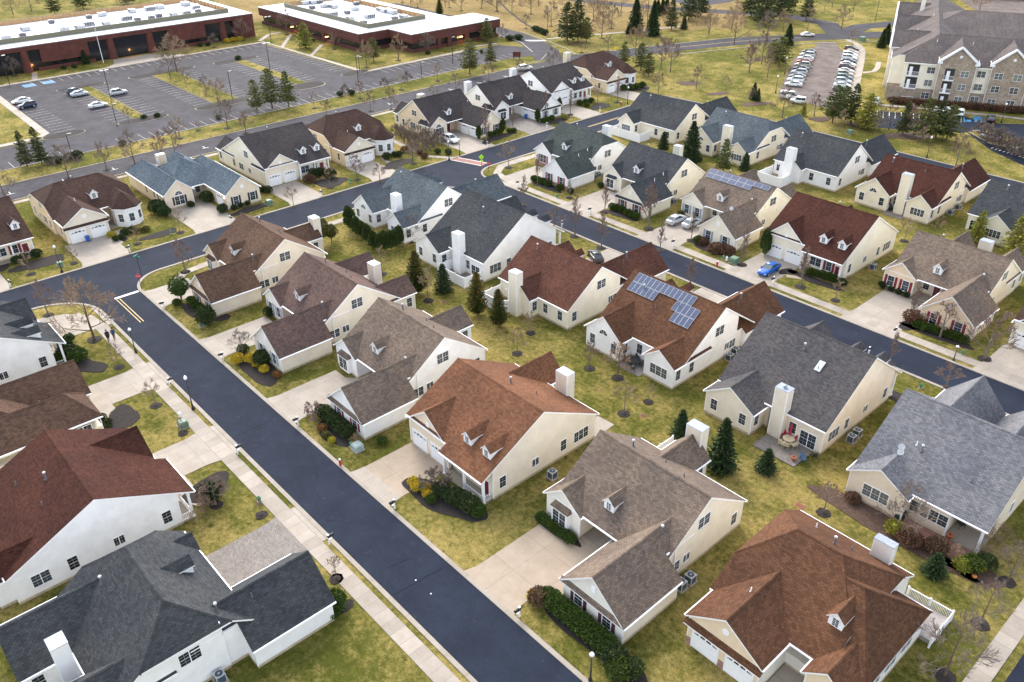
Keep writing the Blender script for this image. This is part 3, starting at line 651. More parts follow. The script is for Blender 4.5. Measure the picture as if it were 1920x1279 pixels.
# house M0, custom rear porch
H = House('cream house with a light grey roof and a covered corner porch on the right edge', (-14.5, 97.5), A_, Dn, 'beige', 'pale')
H.gable(0, 14.3, -.3, 18.5, 'x', 3.6, 9.6, wb=(0, 18.5), wa=(0, 14.3), key='main', walls=False)
b = MB(); T = H.T
b.prism([H.T(x, y)[:2] for x, y in ((0, 0), (0, 15.0), (3.7, 15.0), (3.7, 18.45), (14.3, 18.45), (14.3, 0))], 0, 3.5, H.wm)
for xx in (.02, 14.28):
    i = len(b.v); b.v += [T(xx, -.2, 3.4), T(xx, 18.5, 3.4), T(xx, 9.1, 9.3)]; b.poly([i, i+1, i+2], H.wm)
b.build('wall', H.root)
H.gable(7.9, 14.4, 14, 19.8, 'y', 3.45, 5.6, ext=(1.2, 0), rk=(0, .3)); H.win('b', 19.8, 11.15, 1.9, 'greytriple')
H.win('b', 18.45, 7.3-.6, 1.9, 'greypair'); H.win('b', 18.45, 4.9-.2, 1.9, 'greypair')
H.post(.25, 18.2, 3.3); H.post(3.6, 18.35, 3.3, .08); H.sheet('porch_slab', .05, 3.7, 15, 18.5, 0, .12, CONC)
H.gable(7.0, 13.8, -3.4, 5, 'y', 3.6, 7.6, ext=(0, 2.2), rk=(.35, 0)); H.gable(.1, 6.4, -2.6, 5, 'y', 3.6, 7.2, ext=(0, 1.6), rk=(.35, 0))
H.pipes('main', [(10.2, 14.2, 1), (9.4, 14.6, 2), (3.6, 15.2, 0)]); H.win('l', 0, 5, 2, 'pair'); H.win('l', 0, 11, 2, 'single'); H.finish(); PALE = H
# row Q: fronts face the far street
model_court('white house with a dark green slate roof and maroon shutters at the far corner', (-117.4, 121.9), A_, U, 'white', 'green', shut='maroon', bay='pair', rear=(('chim', 9.6, 11.3, 1.6, 6.8),), piped=1, chamf=(2.6, 0), brick=True, rz=8.4)
model_court('cream house with a dark slate roof, maroon shutters and a grey pent roof', (-96.55, 122.1), A_, U, 'ivory', 'slate', shut='maroon', trim_roof=True, piped=1, rear=(WG(9.6, 13.0, 2.2, 5.0), ('chim', 10.2, 11.8, 2.0, 6.8)), width=16.5)
SOL2 = model_court('cream house with a taupe roof, a row of solar panels and grey shutters', (-75.6, 122.1), A_, U, 'ivory', 'taupe', shut='grey', bay='two', rear=(WG(11.2, 15.2, 3.0, 6.2), WG(2.2, 6.2, 2.4, 5.8)), chamf=(0, 0), rz=8.2)
model_porch('ivory house with a dark red roof, two dormers and the blue car on its drive', (-56.4, 125.4), A_, U, 'ivory', 'red', rz=9.55, gz=7.4, shut='maroon', rear=(WG(9, 11.5, 2, 5.2),), depth=18.4)
model_court('cream house with a taupe brown roof and bright maroon shutters on two gables', (-33.45, 121.8), A_, U, 'taupe', 'taupe', shut='maroon', bay='two', fwall='peach', rear=(WG(10.3, 14.2, 3.0, 6.6), WG(2.0, 6.2, 3.0, 6.2), ('chim', 7.2, 9.0, .2, 6.9)), rz=8.3, width=16.4)
model_porch('cream house half out of the picture with white garage doors on the right edge', (-14.1, 125.0), A_, U, 'ivory', 'walnut', rz=8.8)
# row S: backs face the camera, beyond row Q
model_court('pale yellow house with a slate roof and a long white privacy fence', (-120.9, 184.2), A_, Dn, 'ivory', 'slate', gx=.4, gf=-3.5, rear=(WG(11.2, 15.8, 2.6, 5.6, 'quad'), ('w', 6, 'single'), ('w', 2.4, 'single')), width=16.7)
model_court('cream house with a blue slate roof and two small back gables', (-99.5, 186.0), A_, Dn, 'cream', 'greyblue', gx=.4, gf=-1.5, chamf=(2.6, 0), rear=(WG(10, 16.9, 2.6, 6.3, 'arch'), WG(.42, 5.3, 3.2, 5.5, 'quad'), ('chim', 6.6, 8.5, .6, 7.6), ('w', 9.0, 'single')), width=16.3)
model_court('bright white house with a dark blue slate roof and white walled patio', (-77.95, 184.0), A_, Dn, 'white', 'slate', gx=.4, gf=-3.2, rz=8.8, rear=(WG(8.0, 12.9, 1.8, 5.6, 'none'), ('chim', 9.6, 11.4, 2.0, 7.6), ('w', 6.2, 'single'), ('w', 2.2, 'single'), ('w', 14.2, 'single')), width=15.3)
model_court('cream house with a maroon red roof, tall cream chimney and half round window', (-57.0, 184.0), A_, Dn, 'cream', 'red', gx=.4, gf=-1.6, rz=8.3, rear=(WG(9.0, 15.6, 2.3, 6.3, 'arch'), WG(.42, 5.1, 2.6, 5.5, 'quad'), ('chim', 5.8, 7.6, .9, 8.2), ('w', 8.3, 'single')), width=15.0)
model_court('ivory house with a dark slate roof cut off by the right edge', (-34.9, 184.2), A_, Dn, 'ivory', 'slate', gx=.4, gf=-1.5, rear=(WG(8.2, 13.4, 2.6, 5.6, 'quad'), ('slider', 14.8)), width=16.4)
# row T: fronts face the cross street
TY = (0, -1, 0); TX = (-1, 0, 0)
model_porch('dark roofed house with a columned porch cut off by the left edge', (-162.4, 28.7), TY, TX, 'cream', 'walnut', shut='maroon')
model_tower('beige house with a dark brown roof, white octagonal turret and blue bin outside', (-162.4, 49.8), TY, TX, 'tan', 'walnut', rz=8.1, fwall='taupe')
H = House('beige house with a hipped blue grey roof and a glowing entry lamp', (-157.5, 54.9), (0, 1, 0), TX, 'tan', 'blue', frontwall='beige')
H.gable(0, 5.8, 8.3, 27.6, 'y', 3.3, 6.0, rk=(.35, .35), c=(0, 3.2), front=0); H.gable(9.3, 16.5, 0, 21, 'y', 3.3, 6.4, rk=(.35, .35), c=(0, 4), key='garage', front=0)
H.gable(1.5, 14.5, 9.6, 24, 'x', 3.35, 7.2, c=(8, 8), key='main', wb=(11.5, 24), rk=(0, 0)); H.gable(8, 13.5, 22, 27, 'y', 3.3, 5.6)
H.win('f', 8.3, 2.9, 1.6, 'bay', 'black'); H.win('f', 8.3, 2.9, 2.75, 'arch'); H.win('f', 0, 11.2, 1.65, 'tall', 'black'); H.win('f', 0, 14.9, 1.65, 'tall', 'black'); attic_vent(H, 12.9, 0, 4.2, True)
H.gdoor('l', 9.3, 3.4); H.door('f', 11.5, 6.7, (.03, .03, .04)); H.win('f', 11.5, 8.2, 1.8); H.win('l', 0, 12, 2); H.win('l', 0, 14, 2); H.win('l', 0, 18, 2)
H.chimney(5.2, 6.9, 22.5, 23.6, 6.9); H.pipes('main', [(4, 13, 0)]); H.sheet('porch_slab', 5.8, 9.3, 8, 11.5, 0, .1, CONC)
lm = MB(); lm.lathe([(.06, 0), (.1, .1), (.1, .3), (.03, .38)], 8, None)
GLOWM, N_, L_, P_ = nodes('lamp_glow'); P_.inputs['Emission Color'].default_value = (1, .62, .25, 1); P_.inputs['Emission Strength'].default_value = 2.5; P_.inputs['Base Color'].default_value = (1, .8, .5, 1)
lm.mats = [GLOWM]; lm.build('porch_lamp', H.root, H.T(9.15, .9, 2.3)); H.finish()
model_porch('cream house with a charcoal roof, two dormers and a taupe garage front', (-163.0, 91.3), TY, TX, 'ivory', 'charcoal', rz=9.2, gz=6.8, fwall='taupe', rear=(WG(10, 15, 3),), depth=20.5)
model_tower('tan house with a plum brown roof and a white octagonal turret on its right end', (-162.4, 110.8), TY, TX, 'tan', 'walnut', rz=8.8, fwall='taupe')
model_court('cream house with a charcoal roof and the white car on its drive', (-157.4, 138.9), TY, TX, 'tan', 'charcoal', bay='arch', shut='black', rear=(WG(11, 16, 2.5), ('chim', 8, 9.6, .2, 7)), fwall='beige')
model_court('off white house with a charcoal roof and blue bin by its garage', (-157.2, 159.7), TY, TX, 'white', 'charcoal', rear=(('chim', 13, 14.6, .2, 7.4),), trim_roof=True, roundvent=False, shut='grey')
model_porch('white house with a charcoal roof, white porch posts and paired dormers behind cypress trees', (-163.2, 177.4), TY, TX, 'white', 'charcoal', rear=(('chim', 12, 13.6, .2, 7.4),))
model_tower('brown roofed house with a copper brown gable and white turret at the far end', (-163.3, 199.9), TY, TX, 'tan', 'walnut', fwall='beige', rear=(('chim', 13, 14.6, -2, 8.6),), rz=8.6)
# row L: left of the near street
model_court('white house with a weathered slate roof and paved drive in the bottom left corner', (-53.3, 24.15), A_, Dn, 'white', 'slate', my=(7.3, 20.1), gx=1.85, chamf=(4.2, 3.6), rz=8.6, rear=(WG(10.3, 17.4, 4.6, 6.6), WG(2.0, 6.6, 2.6, 5.6), ('chim', 7.4, 8.9, 1.0, 7.4)), garroof='charcoal')
model_porch('white house with a large rust red roof left of the near street', (-76.35, 19.9), A_, Dn, 'white', 'red', rz=8.45, rear=(WG(.6, 3.6, 1.5, 5.6),), triple=False, dorm=False)
H = House('tan stone fronted house with a hipped brown roof and dark mulch bed', (-98.3, 19.1), A_, Dn, 'cream', 'midbrown', frontwall='tan')
H.gable(0, 6.2, .8, 20, 'y', 3.4, 6.4, rk=(.35, .35), c=(5, 4), front=0, key='wing'); H.gable(6.6, 14.2, 0, 16, 'y', 3.1, 6.4, rk=(.35, .35), front=0, key='garage'); H.gable(1.5, 15, 6, 20, 'x', 3.4, 7.4, c=(8, 8), rk=(0, 0), wb=(8, 20))
H.win('f', .8, 3.1, 1.8, 'bay'); H.win('l', 0, 3.0, 1.8, 'bay'); H.win('l', 0, 8, 1.9, 'pair'); H.win('l', 0, 14, 1.9, 'single'); H.pipes('wing', [(4.0, 6, 0)]); H.gdoor('r', 14.2, 4); H.finish()
model_porch('white house with a dark slate roof and white dormers at the left edge', (-119.2, 19.9), A_, Dn, 'white', 'slate', rz=8.9, rear=())
# ================================================================== GROUND
GRASS = grass_mat('lawn', (.11, .114, .023), (.35, .268, .095))
MEADOW = grass_mat('dry_meadow', (.24, .175, .07), (.36, .25, .125))
ASPH = asphalt('dark_asphalt', (.0175, .023, .038), .2)
ASPH2 = asphalt('worn_asphalt', (.056, .053, .06), .25)
ASPH3 = asphalt('old_asphalt', (.15, .122, .108), .3)
WALK = concrete('sidewalk_concrete', (.32, .278, .235), (1.5, 40), 0, .14)
WALKY = concrete('sidewalk_concrete_cross', (.32, .278, .235), (40, 1.5), 0, .14)
KERB = concrete('kerb_stone', (.29, .255, .215), (3.05, 60), 0, .06)
KERBY = concrete('kerb_stone_cross', (.29, .255, .215), (60, 3.05), 0, .06)
TAN = concrete('tan_driveway', (.33, .265, .2), (4.2, 4.6), 0, .02)
PAVER = concrete('paver_driveway', (.215, .19, .17), (.34, .17), .5, .22)
REDPAV = concrete('red_pavers', (.3, .14, .115), (.3, .15), .5, .2)
MULCH = plain('dark_mulch', (.024, .018, .016), 1, .5, 6, bmp=1.0)
RMULCH = plain('brown_mulch', (.085, .05, .035), 1, .4, 5, bmp=1.0)
PAINT = plain('white_road_paint', (.72, .72, .7), .7, .15, 5)
YPAINT = plain('yellow_road_paint', (.55, .4, .16), .7, .12, 5)
BPAINT = plain('blue_road_paint', (.02, .15, .3), .7, .12, 5)
def flat(name, pts, z, m, label=None, kind='structure', parent=None):
    b = MB(); b.face([(p[0], p[1], z) for p in pts], m); me = b.mesh(name, recalc=False)
    if me.polygons[0].normal.z < 0: me.flip_normals()
    o = link(name, me, parent); tag(o, kind=kind) if kind else None
    if label: o['label'] = label
    return o
def slab(name, pts, z0, z1, m, kind='structure', label=None):
    b = MB(); b.prism([tuple(p[:2]) for p in pts], z0, z1, m); o = b.build(name); tag(o, kind=kind, label=label); return o
def rect(x0, x1, y0, y1): return [(x0, y0), (x1, y0), (x1, y1), (x0, y1)]
def arc(cx, cy, r, a0, a1, n=10): return [(cx+r*math.cos(R(a0+(a1-a0)*k/n)), cy+r*math.sin(R(a0+(a1-a0)*k/n))) for k in range(n+1)]
def strip(name, pts, w, z0, z1, m, kind='structure', closed=False):
    """a ribbon of width w along a polyline (kerbs, paths)"""
    b = MB(); n = len(pts); L_ = []; R_ = []
    for i, p in enumerate(pts):
        q0 = Vector(pts[i-1]) if (i or closed) else Vector(p); q1 = Vector(pts[(i+1) % n]) if (i < n-1 or closed) else Vector(p)
        d = (q1-q0).normalized(); nn = Vector((-d.y, d.x))*w/2
        L_.append(Vector(p)+nn); R_.append(Vector(p)-nn)
    for i in range(n if closed else n-1):
        j = (i+1) % n; a, c, d, e = L_[i], L_[j], R_[j], R_[i]
        b.face([(a.x, a.y, z1), (c.x, c.y, z1), (d.x, d.y, z1), (e.x, e.y, z1)], m)
        b.face([(a.x, a.y, z0), (c.x, c.y, z0), (c.x, c.y, z1), (a.x, a.y, z1)], m)
        b.face([(e.x, e.y, z0), (d.x, d.y, z0), (d.x, d.y, z1), (e.x, e.y, z1)], m)
    o = b.build(name); tag(o, kind=kind); return o
# ground sheet, subdivided a little so that it rolls faintly
flat('ground', rect(-2600, 1400, -1400, 2800), 0, GRASS)
XK0, XK1 = -150.4, -140.9            # cross street
# near street with its corner flares at the T junction
flat('road', [(30, 30.0), (30, 37.0), (-134.5, 37.0)]+arc(-134.9, 43.0, 6.0, 270, 180, 8)+[(-140.9, 51.5), (-140.9, 96), (-139.6, 101)]+arc(-131, 98.5, 8.8, 162, 90, 6)+
     [(30, 107.3), (30, 114.3), (-132, 114.3)]+arc(-134.6, 120.4, 6.2, 270, 180, 8)+[(-140.9, 195), (-150.4, 195), (-150.4, -40), (-141, -40), (-141, 18)]+arc(-132.0, 21.0, 9, 180, 90, 8), .012, ASPH)
flat('road', [(30, 190.3), (30, 196.3), (-140, 196.3), (-148, 195.05), (-140.9, 190.3)], .016, ASPH)
flat('road', rect(-6.3, 4, 37.2, 107.1), .014, ASPH)
strip('kerb', [(30, 37.25), (-134.5, 37.25)]+arc(-134.9, 43.0, 5.75, 270, 180, 10)+[(-140.65, 51.5)], .5, 0, .1, KERB)
strip('kerb', [(-140.65, 51.5), (-140.65, 96)]+arc(-131, 98.5, 8.55, 162, 90, 6)+[(30, 107.05)], .5, 0, .1, KERB)
strip('kerb', [(30, 114.55), (-132, 114.55)]+arc(-134.6, 120.4, 5.95, 270, 180, 10)+[(-140.65, 190)], .5, 0, .1, KERB)
strip('kerb', [(30, 29.72), (-132, 29.72)]+arc(-132.0, 21.0, 8.75, 90, 180, 8)+[(-140.75, -40)], .5, 0, .1, KERB)
strip('kerb', [(-150.65, -40), (-150.65, 195)], .45, 0, .1, KERBY)
strip('kerb', [(30, 196.5), (-140, 196.5), (-150.65, 195.4)], .4, 0, .1, KERB)
strip('sidewalk', [(30, 27.95), (-127, 27.95), (-131.5, 27.3), (-134.6, 24.5), (-136.2, 20), (-136.6, -30)], 1.85, 0, .07, WALK)
strip('sidewalk', [(30, 116.6), (-130, 116.6), (-136, 118.2), (-138.8, 122), (-139.2, 130)], 1.8, 0, .07, WALK)
strip('sidewalk', [(-138.6, 122), (-138.6, 140)], 1.7, 0, .072, WALKY)
strip('sidewalk', [(-133, 41.5), (-136.4, 45.5), (-137.0, 50), (-137.3, 96)], 1.7, 0, .07, WALKY)
strip('sidewalk', [(-8.0, 40), (-8.0, 106)], 1.75, 0, .07, WALKY)
strip('sidewalk', [(-150.6, 117.4), G(800, 293), G(765, 277), G(735, 263), G(715, 252)], 1.4, 0, .06, WALK)
strip('sidewalk', [(-192.3, -40), (-192.3, 220)], 1.3, 0, .05, WALKY)
# red crossing and stop bar, centre lines
flat('crosswalk', [(-150.2, 116.2), (-142.0, 118.8), (-142.5, 121.3), (-150.2, 118.7)], .02, REDPAV)
for a_ in (0, 2.35): flat('road_marking', [(-150.2, 116.1+a_), (-142.1, 118.7+a_), (-142.1, 118.9+a_), (-150.2, 116.3+a_)], .022, PAINT)
flat('road_marking', rect(-135.4, -134.8, 32.9, 36.9), .02, PAINT)
for y in (32.95, 33.45): flat('road_marking', rect(-134.6, -124.4, y, y+.13), .02, YPAINT)
for y in (110.55, 110.9): flat('road_marking', rect(-20, -9, y, y+.14), .02, YPAINT)
for x in (-145.3, -145.7): flat('road_marking', rect(x, x+.15, 158, 170), .02, YPAINT)
# driveways (concrete unless said otherwise)
def drive(pts, m=CONC, z=.05, name='driveway'): return slab(name, pts, 0, z, m)
def fl(x0, x1, y0, y1, f=.9, s=1):    # driveway with flared mouth at y0
    return [(x0-f, y0), (x1+f, y0), (x1, y0+1.4*s), (x1, y1), (x0, y1), (x0, y0+1.4*s)]
for x0, x1, yb, m in ((-49.2, -42.2, 48.2, TAN), (-91.5, -84.6, 48.2, CONC), (-112.6, -105.9, 48.4, CONC), (-134.0, -127.0, 45, CONC)):
    drive(fl(x0, x1, 37.5, yb, .4), m); drive([(x0+2.6, yb), (x1+1.9, yb), (x1+1.9, 50), (x0+4.5, 50)], m, .045) if x0 > -120 else None
drive([(-44.4, 42.6), (-40.05, 42.6), (-40.05, 49.7), (-44.4, 49.7)], TAN, .044)
for x0 in (-86.6, -107.4, -129.3): drive(rect(x0, x0+4.0, 43.1, 49.8), CONC, .044)
drive(fl(-70.7, -63.3, 37.5, 46.5, .1), TAN); drive(fl(-70.8, -63.2, 37.5, 39.3, .2), CONC, .054)
for x0, x1, yb, m in ((-69.9, -63.6, 18.2, PAVER), (-90.8, -84.1, 19.9, CONC), (-111.6, -105.0, 19.2, CONC), (-134.0, -127.3, 19.8, CONC)):
    drive(fl(x0, x1, 27.02, yb, .3, -1), m); drive(rect(x0-.3, x1+.3, 28.9, 29.5), CONC, .06)
drive(rect(-63.6, -61.5, 14.5, 24), PAVER, .045); drive(rect(-84.1, -80, 19.9, 22.5), CONC, .045); drive(rect(-105, -101, 17.5, 21.5), CONC, .045)
for x0, x1, yb in ((-133.4, -126.3, 128), (-112.9, -105.2, 128.6), (-91.9, -84.2, 128.6), (-72.0, -64.2, 125.8), (-50.0, -42.0, 128.6), (-29.6, -21.8, 125.2)):
    drive(fl(x0, x1, 117.5, yb, .2)); drive(rect(x0-.4, x1+.4, 114.8, 115.7), CONC, .06)
for x0 in (-126.3, -105.2, -84.2, -42.0): drive(rect(x0-.1, x0+1.0, 122, 129.5), CONC, .044)
for x0, x1 in ((-49.4, -42.6), (-71.2, -64.0), (-92.2, -84.6), (-112.8, -105.4), (-29.5, -21.7)): drive(rect(x0, x1, 98, 106.8))
for y0, y1, xb, m in ((14, 21.5, -162, CONC), (33.6, 41.8, -162.3, CONC), (54.6, 63.2, -166, CONC), (75.2, 82.8, -163, CONC), (95.4, 102.6, -162.3, CONC), (122, 131.0, -165, CONC), (143, 151.8, -165, REDPAV if 0 else PAVER), (161.8, 169.6, -163, CONC), (184.8, 192, -163, CONC)):
    drive([(-150.9, y0-.5), (-150.9, y1-.4), (-153, y1), (xb, y1), (xb, y0), (-153, y0)], m)
# little front walks
strip('path', [(-63.2, 43.5), (-60.2, 44.6), (-58.5, 45.2)], 1.1, 0, .055, TAN)
strip('path', [(-154.5, 102.2), (-158, 104.5), (-162, 105)], 1.1, 0, .055, CONC); strip('path', [(-156.5, 41.6), (-159.5, 43.5), (-163, 43.6)], 1.1, 0, .055, CONC)
strip('path', [(-63.9, 121.0), (-61.0, 122.6), (-59.5, 124.8)], 1.1, 0, .055, TAN); strip('path', [(-80.3, 20.6), (-78, 22)], 1.2, 0, .055, CONC)
# parallel street behind row T, green verge and the office car park
flat('road', rect(-204.6, -194.2, -60, 214), .012, ASPH2)

# sealed transverse seams and two pale scuffs on the near street
rs = random.Random(5)
for a_, b_ in (((290, 790), (565, 640)), ((255, 640), (390, 585))):
    p = G(640+a_[0]/2.995, 852+a_[1]/2.995); q = G(640+b_[0]/2.995, 852+b_[1]/2.995)
    strip('road_seam', [(p[0]+(q[0]-p[0])*k/9+rs.uniform(-.06, .06), p[1]+(q[1]-p[1])*k/9) for k in range(10)], .06, .0125, .0145, plain('tar_seam', (.009, .01, .014), 1, spec=0))
p = G(1330/3, 426+1175/3); q = G(1530/3, 426+1085/3)
strip('road_seam', [(p[0]+(q[0]-p[0])*k/9+rs.uniform(-.05, .05), p[1]+(q[1]-p[1])*k/9) for k in range(10)], .06, .0125, .0145, plain('tar_seam', (.009, .01, .014), 1, spec=0))
for a_ in ((418, 707), (503, 783)):
    p = G(640+a_[0]/2.995, 852+a_[1]/2.995); flat('road_scuff', [(p[0]+.09*math.cos(t), p[1]+.08*math.sin(t)) for t in [k*.7 for k in range(9)]], .022, PAINT)
# ================================================================== crops used while surveying the photo: index -> (left, top, scale)
CR = {1: (0, 0, 3), 2: (640, 0, 3), 3: (1280, 0, 3), 4: (0, 426, 3), 5: (640, 426, 3), 6: (1280, 426, 3), 7: (0, 852, 2.995), 8: (640, 852, 2.995), 9: (1280, 852, 2.995), 10: (980, 780, 2.7795), 11: (600, 540, 3.1204), 12: (340, 380, 3.7614),
      13: (980, 220, 3.996), 14: (1400, 320, 3.552), 15: (640, 280, 4.2636), 19: (0, 280, 3.84), 20: (380, 160, 4.165), 21: (700, 60, 3.552), 22: (0, 540, 3.1975), 23: (0, 900, 2.909), 24: (1560, 680, 3.367), 25: (1260, 930, 2.909),
      26: (0, 60, 3.996), 27: (0, 0, 3.84), 28: (460, 0, 3.84), 29: (920, 0, 3.84), 30: (1400, 0, 3.692), 31: (400, 60, 3.4286), 32: (1380, 150, 3.5556), 33: (1640, 820, 4.568), 34: (1420, 770, 9.84), 35: (1440, 60, 7.995)}
def gp(n, x, y, z=0.0):
    a = CR[n]; return G(a[0]+x/a[2], a[1]+y/a[2], z)
# ---- bottom right house with clipped gables and a hipped end
H = House('beige house with a large brown hipped roof and white deck rail, bottom right corner', (-13.2, 47.2), A_, U, 'offwhite', 'brown', frontwall='peach')
H.gable(3.7, 15.6, 4.5, 19.6, 'x', 3.85, 9.0, wb=(6.2, 19.6), key='main', c=(5.0, 4.4))
H.gable(.6, 8, 4.9, 16.6, 'x', 3.8, 8.1, c=(9, 0), key='hip', rk=(.35, 0), din=.7)
H.gable(7.6, 15.2, .2, 6.2, 'y', 3.8, 6.6, ext=(0, 2.4), rk=(.35, 0), key='garage', front=0)
H.gable(1.0, 4.6, 2.6, 6, 'y', 3.8, 5.6, ext=(0, 1.2), rk=(.35, 0), front=0)
H.gdoor('f', .2, 9.5); H.gdoor('f', .2, 13.2); attic_vent(H, 11.4, .2, 4.8, True)
p = MB(); T = H.T; pts = [(7.25, -.3, 2.95), (15.55, -.3, 2.95), (15.55, .2, 3.4), (7.25, .2, 3.4)]
p.face([T(*q) for q in pts], H.rm, [(q[0], q[1]) for q in pts]); p.face([T(7.25, -.3, 2.95), T(15.55, -.3, 2.95), T(15.55, -.3, 2.82), T(7.25, -.3, 2.82)], TRIM); p.build('pent_roof', H.root, recalc=False)
H.sheet('brick_pier', 11.1, 11.6, .12, .24, 0, 1.0, BRICKT); H.sheet('brick_pier', 14.8, 15.25, .12, .24, 0, 1.0, BRICKT)
H.dormer(4.9, yf=7.0); H.door('f', 6.2, 6.0); H.sheet('porch_slab', 4.8, 7.5, 2, 6.2, 0, .1, CONC)
for y in (7.5, 10.5, 13.5): H.win('l', .6, y, 1.9, 'pair')
H.chimney(5.4, 7.3, 18.2, 19.0, 7.2); H.pipes('main', [(9.4, 14.2, 2), (12.4, 16.6, 1), (8.2, 15.6, 0)]); H.pipes('garage', [(12.0, 4.6, 1)])
H.finish()
# ---------------------------------------------------------------- office buildings
OBRICK = brickmat('office_brick', (.125, .026, .018), .8, .25, .05)
MEMB = plain('white_roof_membrane', (.58, .59, .62), .6, .16, .12)
OLIVE = plain('olive_screen', (.16, .15, .1), .7, .12)
TIMB = plain('timber_screen', (.45, .27, .13), .8, .25, 2)
DGL = glassmat('tinted_office_glass', (.012, .013, .016))
UNITM = plain('unit_grey', (.5, .51, .52), .5, .1); UNITD = plain('unit_dark', (.13, .13, .15), .5, .1)
def unit_mesh(w, l, h, dark):
    b = MB(); m_ = UNITD if dark else UNITM
    b.box(-w/2, w/2, -l/2, l/2, .2, h, m_); b.box(-w/2+.1, w/2-.1, -l/2+.1, l/2-.1, 0, .2, UNITD)
    for k in range(4): b.box(-w/2-.03, -w/2, -l/2+.2+k*l/4, -l/2+.02+(k+1)*l/4, .4, h-.2, UNITD)
    b.lathe([(min(w, l)*.32, h), (min(w, l)*.32, h+.12)], 12, UNITD); return b.mesh('rooftop_unit')
UM = [unit_mesh(2.2, 2.8, 1.3, 0), unit_mesh(1.8, 2.0, 1.2, 1), unit_mesh(2.6, 3.6, 1.4, 0)]
def office(label, plan, zr, zb, screen, units, pillars=(), skip=None, glows=(), base=True):
    if sum(plan[i-1][0]*plan[i][1]-plan[i][0]*plan[i-1][1] for i in range(len(plan))) < 0: plan = plan[::-1]
    o = (plan[0][0], plan[0][1]); rt_ = empty('office_building', (o[0], o[1], 0), label, 'building')
    L = lambda p: (p[0]-o[0], p[1]-o[1])
    P = [L(p) for p in plan]; n = len(P)
    cx = sum(p[0] for p in P)/n; cy = sum(p[1] for p in P)/n
    def inset(d):
        out = []
        for i in range(n):
            a, b_, c = Vector(P[i-1]), Vector(P[i]), Vector(P[(i+1) % n])
            d1 = (b_-a).normalized(); d2 = (c-b_).normalized(); n1 = Vector((-d1.y, d1.x)); n2 = Vector((-d2.y, d2.x))
            k = 1+n1.dot(n2); out.append(tuple(b_+(n1+n2)*(d/max(k, .2))))
        return out
    b = MB(); b.prism(P, zb, zr-.14, OBRICK); i3 = inset(.5); b.prism(i3, 0, 1.1, OBRICK) if base else None
    b.prism(inset(-.08), zb+.9, zb+1.15, plain('office_brick_dark', (.13, .035, .03), .8)); b.build('wall', rt_)
    g = MB(); g.prism(inset(1.1), 0, zb, DGL); g.build('glazing', rt_)
    m_ = MB(); i1 = inset(.45); m_.prism(i1, zr-.3, zr, MEMB)
    for i in range(n):
        a, c, d, e = P[i], P[(i+1) % n], i1[(i+1) % n], i1[i]
        m_.face([(a[0], a[1], zr+.1), (c[0], c[1], zr+.1), (d[0], d[1], zr+.1), (e[0], e[1], zr+.1)], MEMB)
        m_.face([(a[0], a[1], zr-.18), (c[0], c[1], zr-.18), (c[0], c[1], zr+.1), (a[0], a[1], zr+.1)], MEMB)
        m_.face([(d[0], d[1], zr-.1), (e[0], e[1], zr-.1), (e[0], e[1], zr+.1), (d[0], d[1], zr+.1)], MEMB)
    m_.build('roof', rt_)
    s_ = MB(); x0, x1, y0, y1 = screen; x0 -= o[0]; x1 -= o[0]; y0 -= o[1]; y1 -= o[1]; h = zr+1.5
    for q in ((x0, x1, y0, y0+.25), (x0, x1, y1-.25, y1), (x1-.25, x1, y0+.25, y1-.25), (x0, x0+.25, y0+.25, y1-.25)): s_.box(q[0], q[1], q[2], q[3], zr-.04, h, OLIVE)
    s_.box(x0+.3, x1-.3, y1-.33, y1-.27, zr-.02, h-.1, TIMB); k = x0+2
    while k < x1-1: s_.box(k, k+.2, y1-.7, y1-.35, zr-.02, h-.1, TIMB); k += 3
    s_.box(x0+.27, x0+.33, y0+.3, y1-.5, zr-.02, h-.1, TIMB)
    s_.build('roof_screen', rt_)
    for i, (x, y) in enumerate(units): link('rooftop_unit', UM[(i*5+i//3) % 3], rt_, (x-o[0], y-o[1], zr-.05), (i % 4)*math.pi/2)
    for (x, y, r_) in pillars:
        q = MB(); q.lathe([(r_*1.25, 0), (r_*1.05, zb*.6), (r_, zb)], 14, OBRICK, (x-o[0], y-o[1], 0)); q.build('pillar', rt_)
    for (x0, x1, y0, y1, z0, z1) in (skip or ()): q = MB(); q.box(x0-o[0], x1-o[0], y0-o[1], y1-o[1], z0, z1, OBRICK); q.build('brick_panel', rt_)
    for (x, y) in glows:
        q = MB(); q.box(-.2, .2, -.6, .6, 2.3, 2.5, GLOWM); q.build('entrance_light', rt_, (x-o[0], y-o[1], 0))
        l = bpy.data.lights.new('entrance_light', 'POINT'); l.energy = 45; l.color = (1, .5, .15); l.shadow_soft_size = .4
        lo = bpy.data.objects.new('entrance_lamp_glow', l); COL.objects.link(lo); lo.location = (x-o[0]+1, y-o[1], 1.9); lo.parent = rt_
    return rt_
ua = [(-324.8, 69.3), (-336.2, 78.5), (-325.6, 74.6), (-342.8, 89), (-325.7, 88), (-325.2, 93), (-329.4, 97.3), (-342.7, 102), (-343.9, 107.2), (-325.4, 102), (-330.1, 110.9), (-325.3, 113), (-325.1, 118), (-343, 117.9), (-342.8, 124.6), (-343.6, 128.7), (-326.9, 121.5), (-325, 126.3), (-325.1, 131.1), (-342.9, 138.7), (-325.2, 135.8), (-336.6, 140.2), (-333.2, 138.5), (-333, 60), (-326, 50), (-342, 52)]
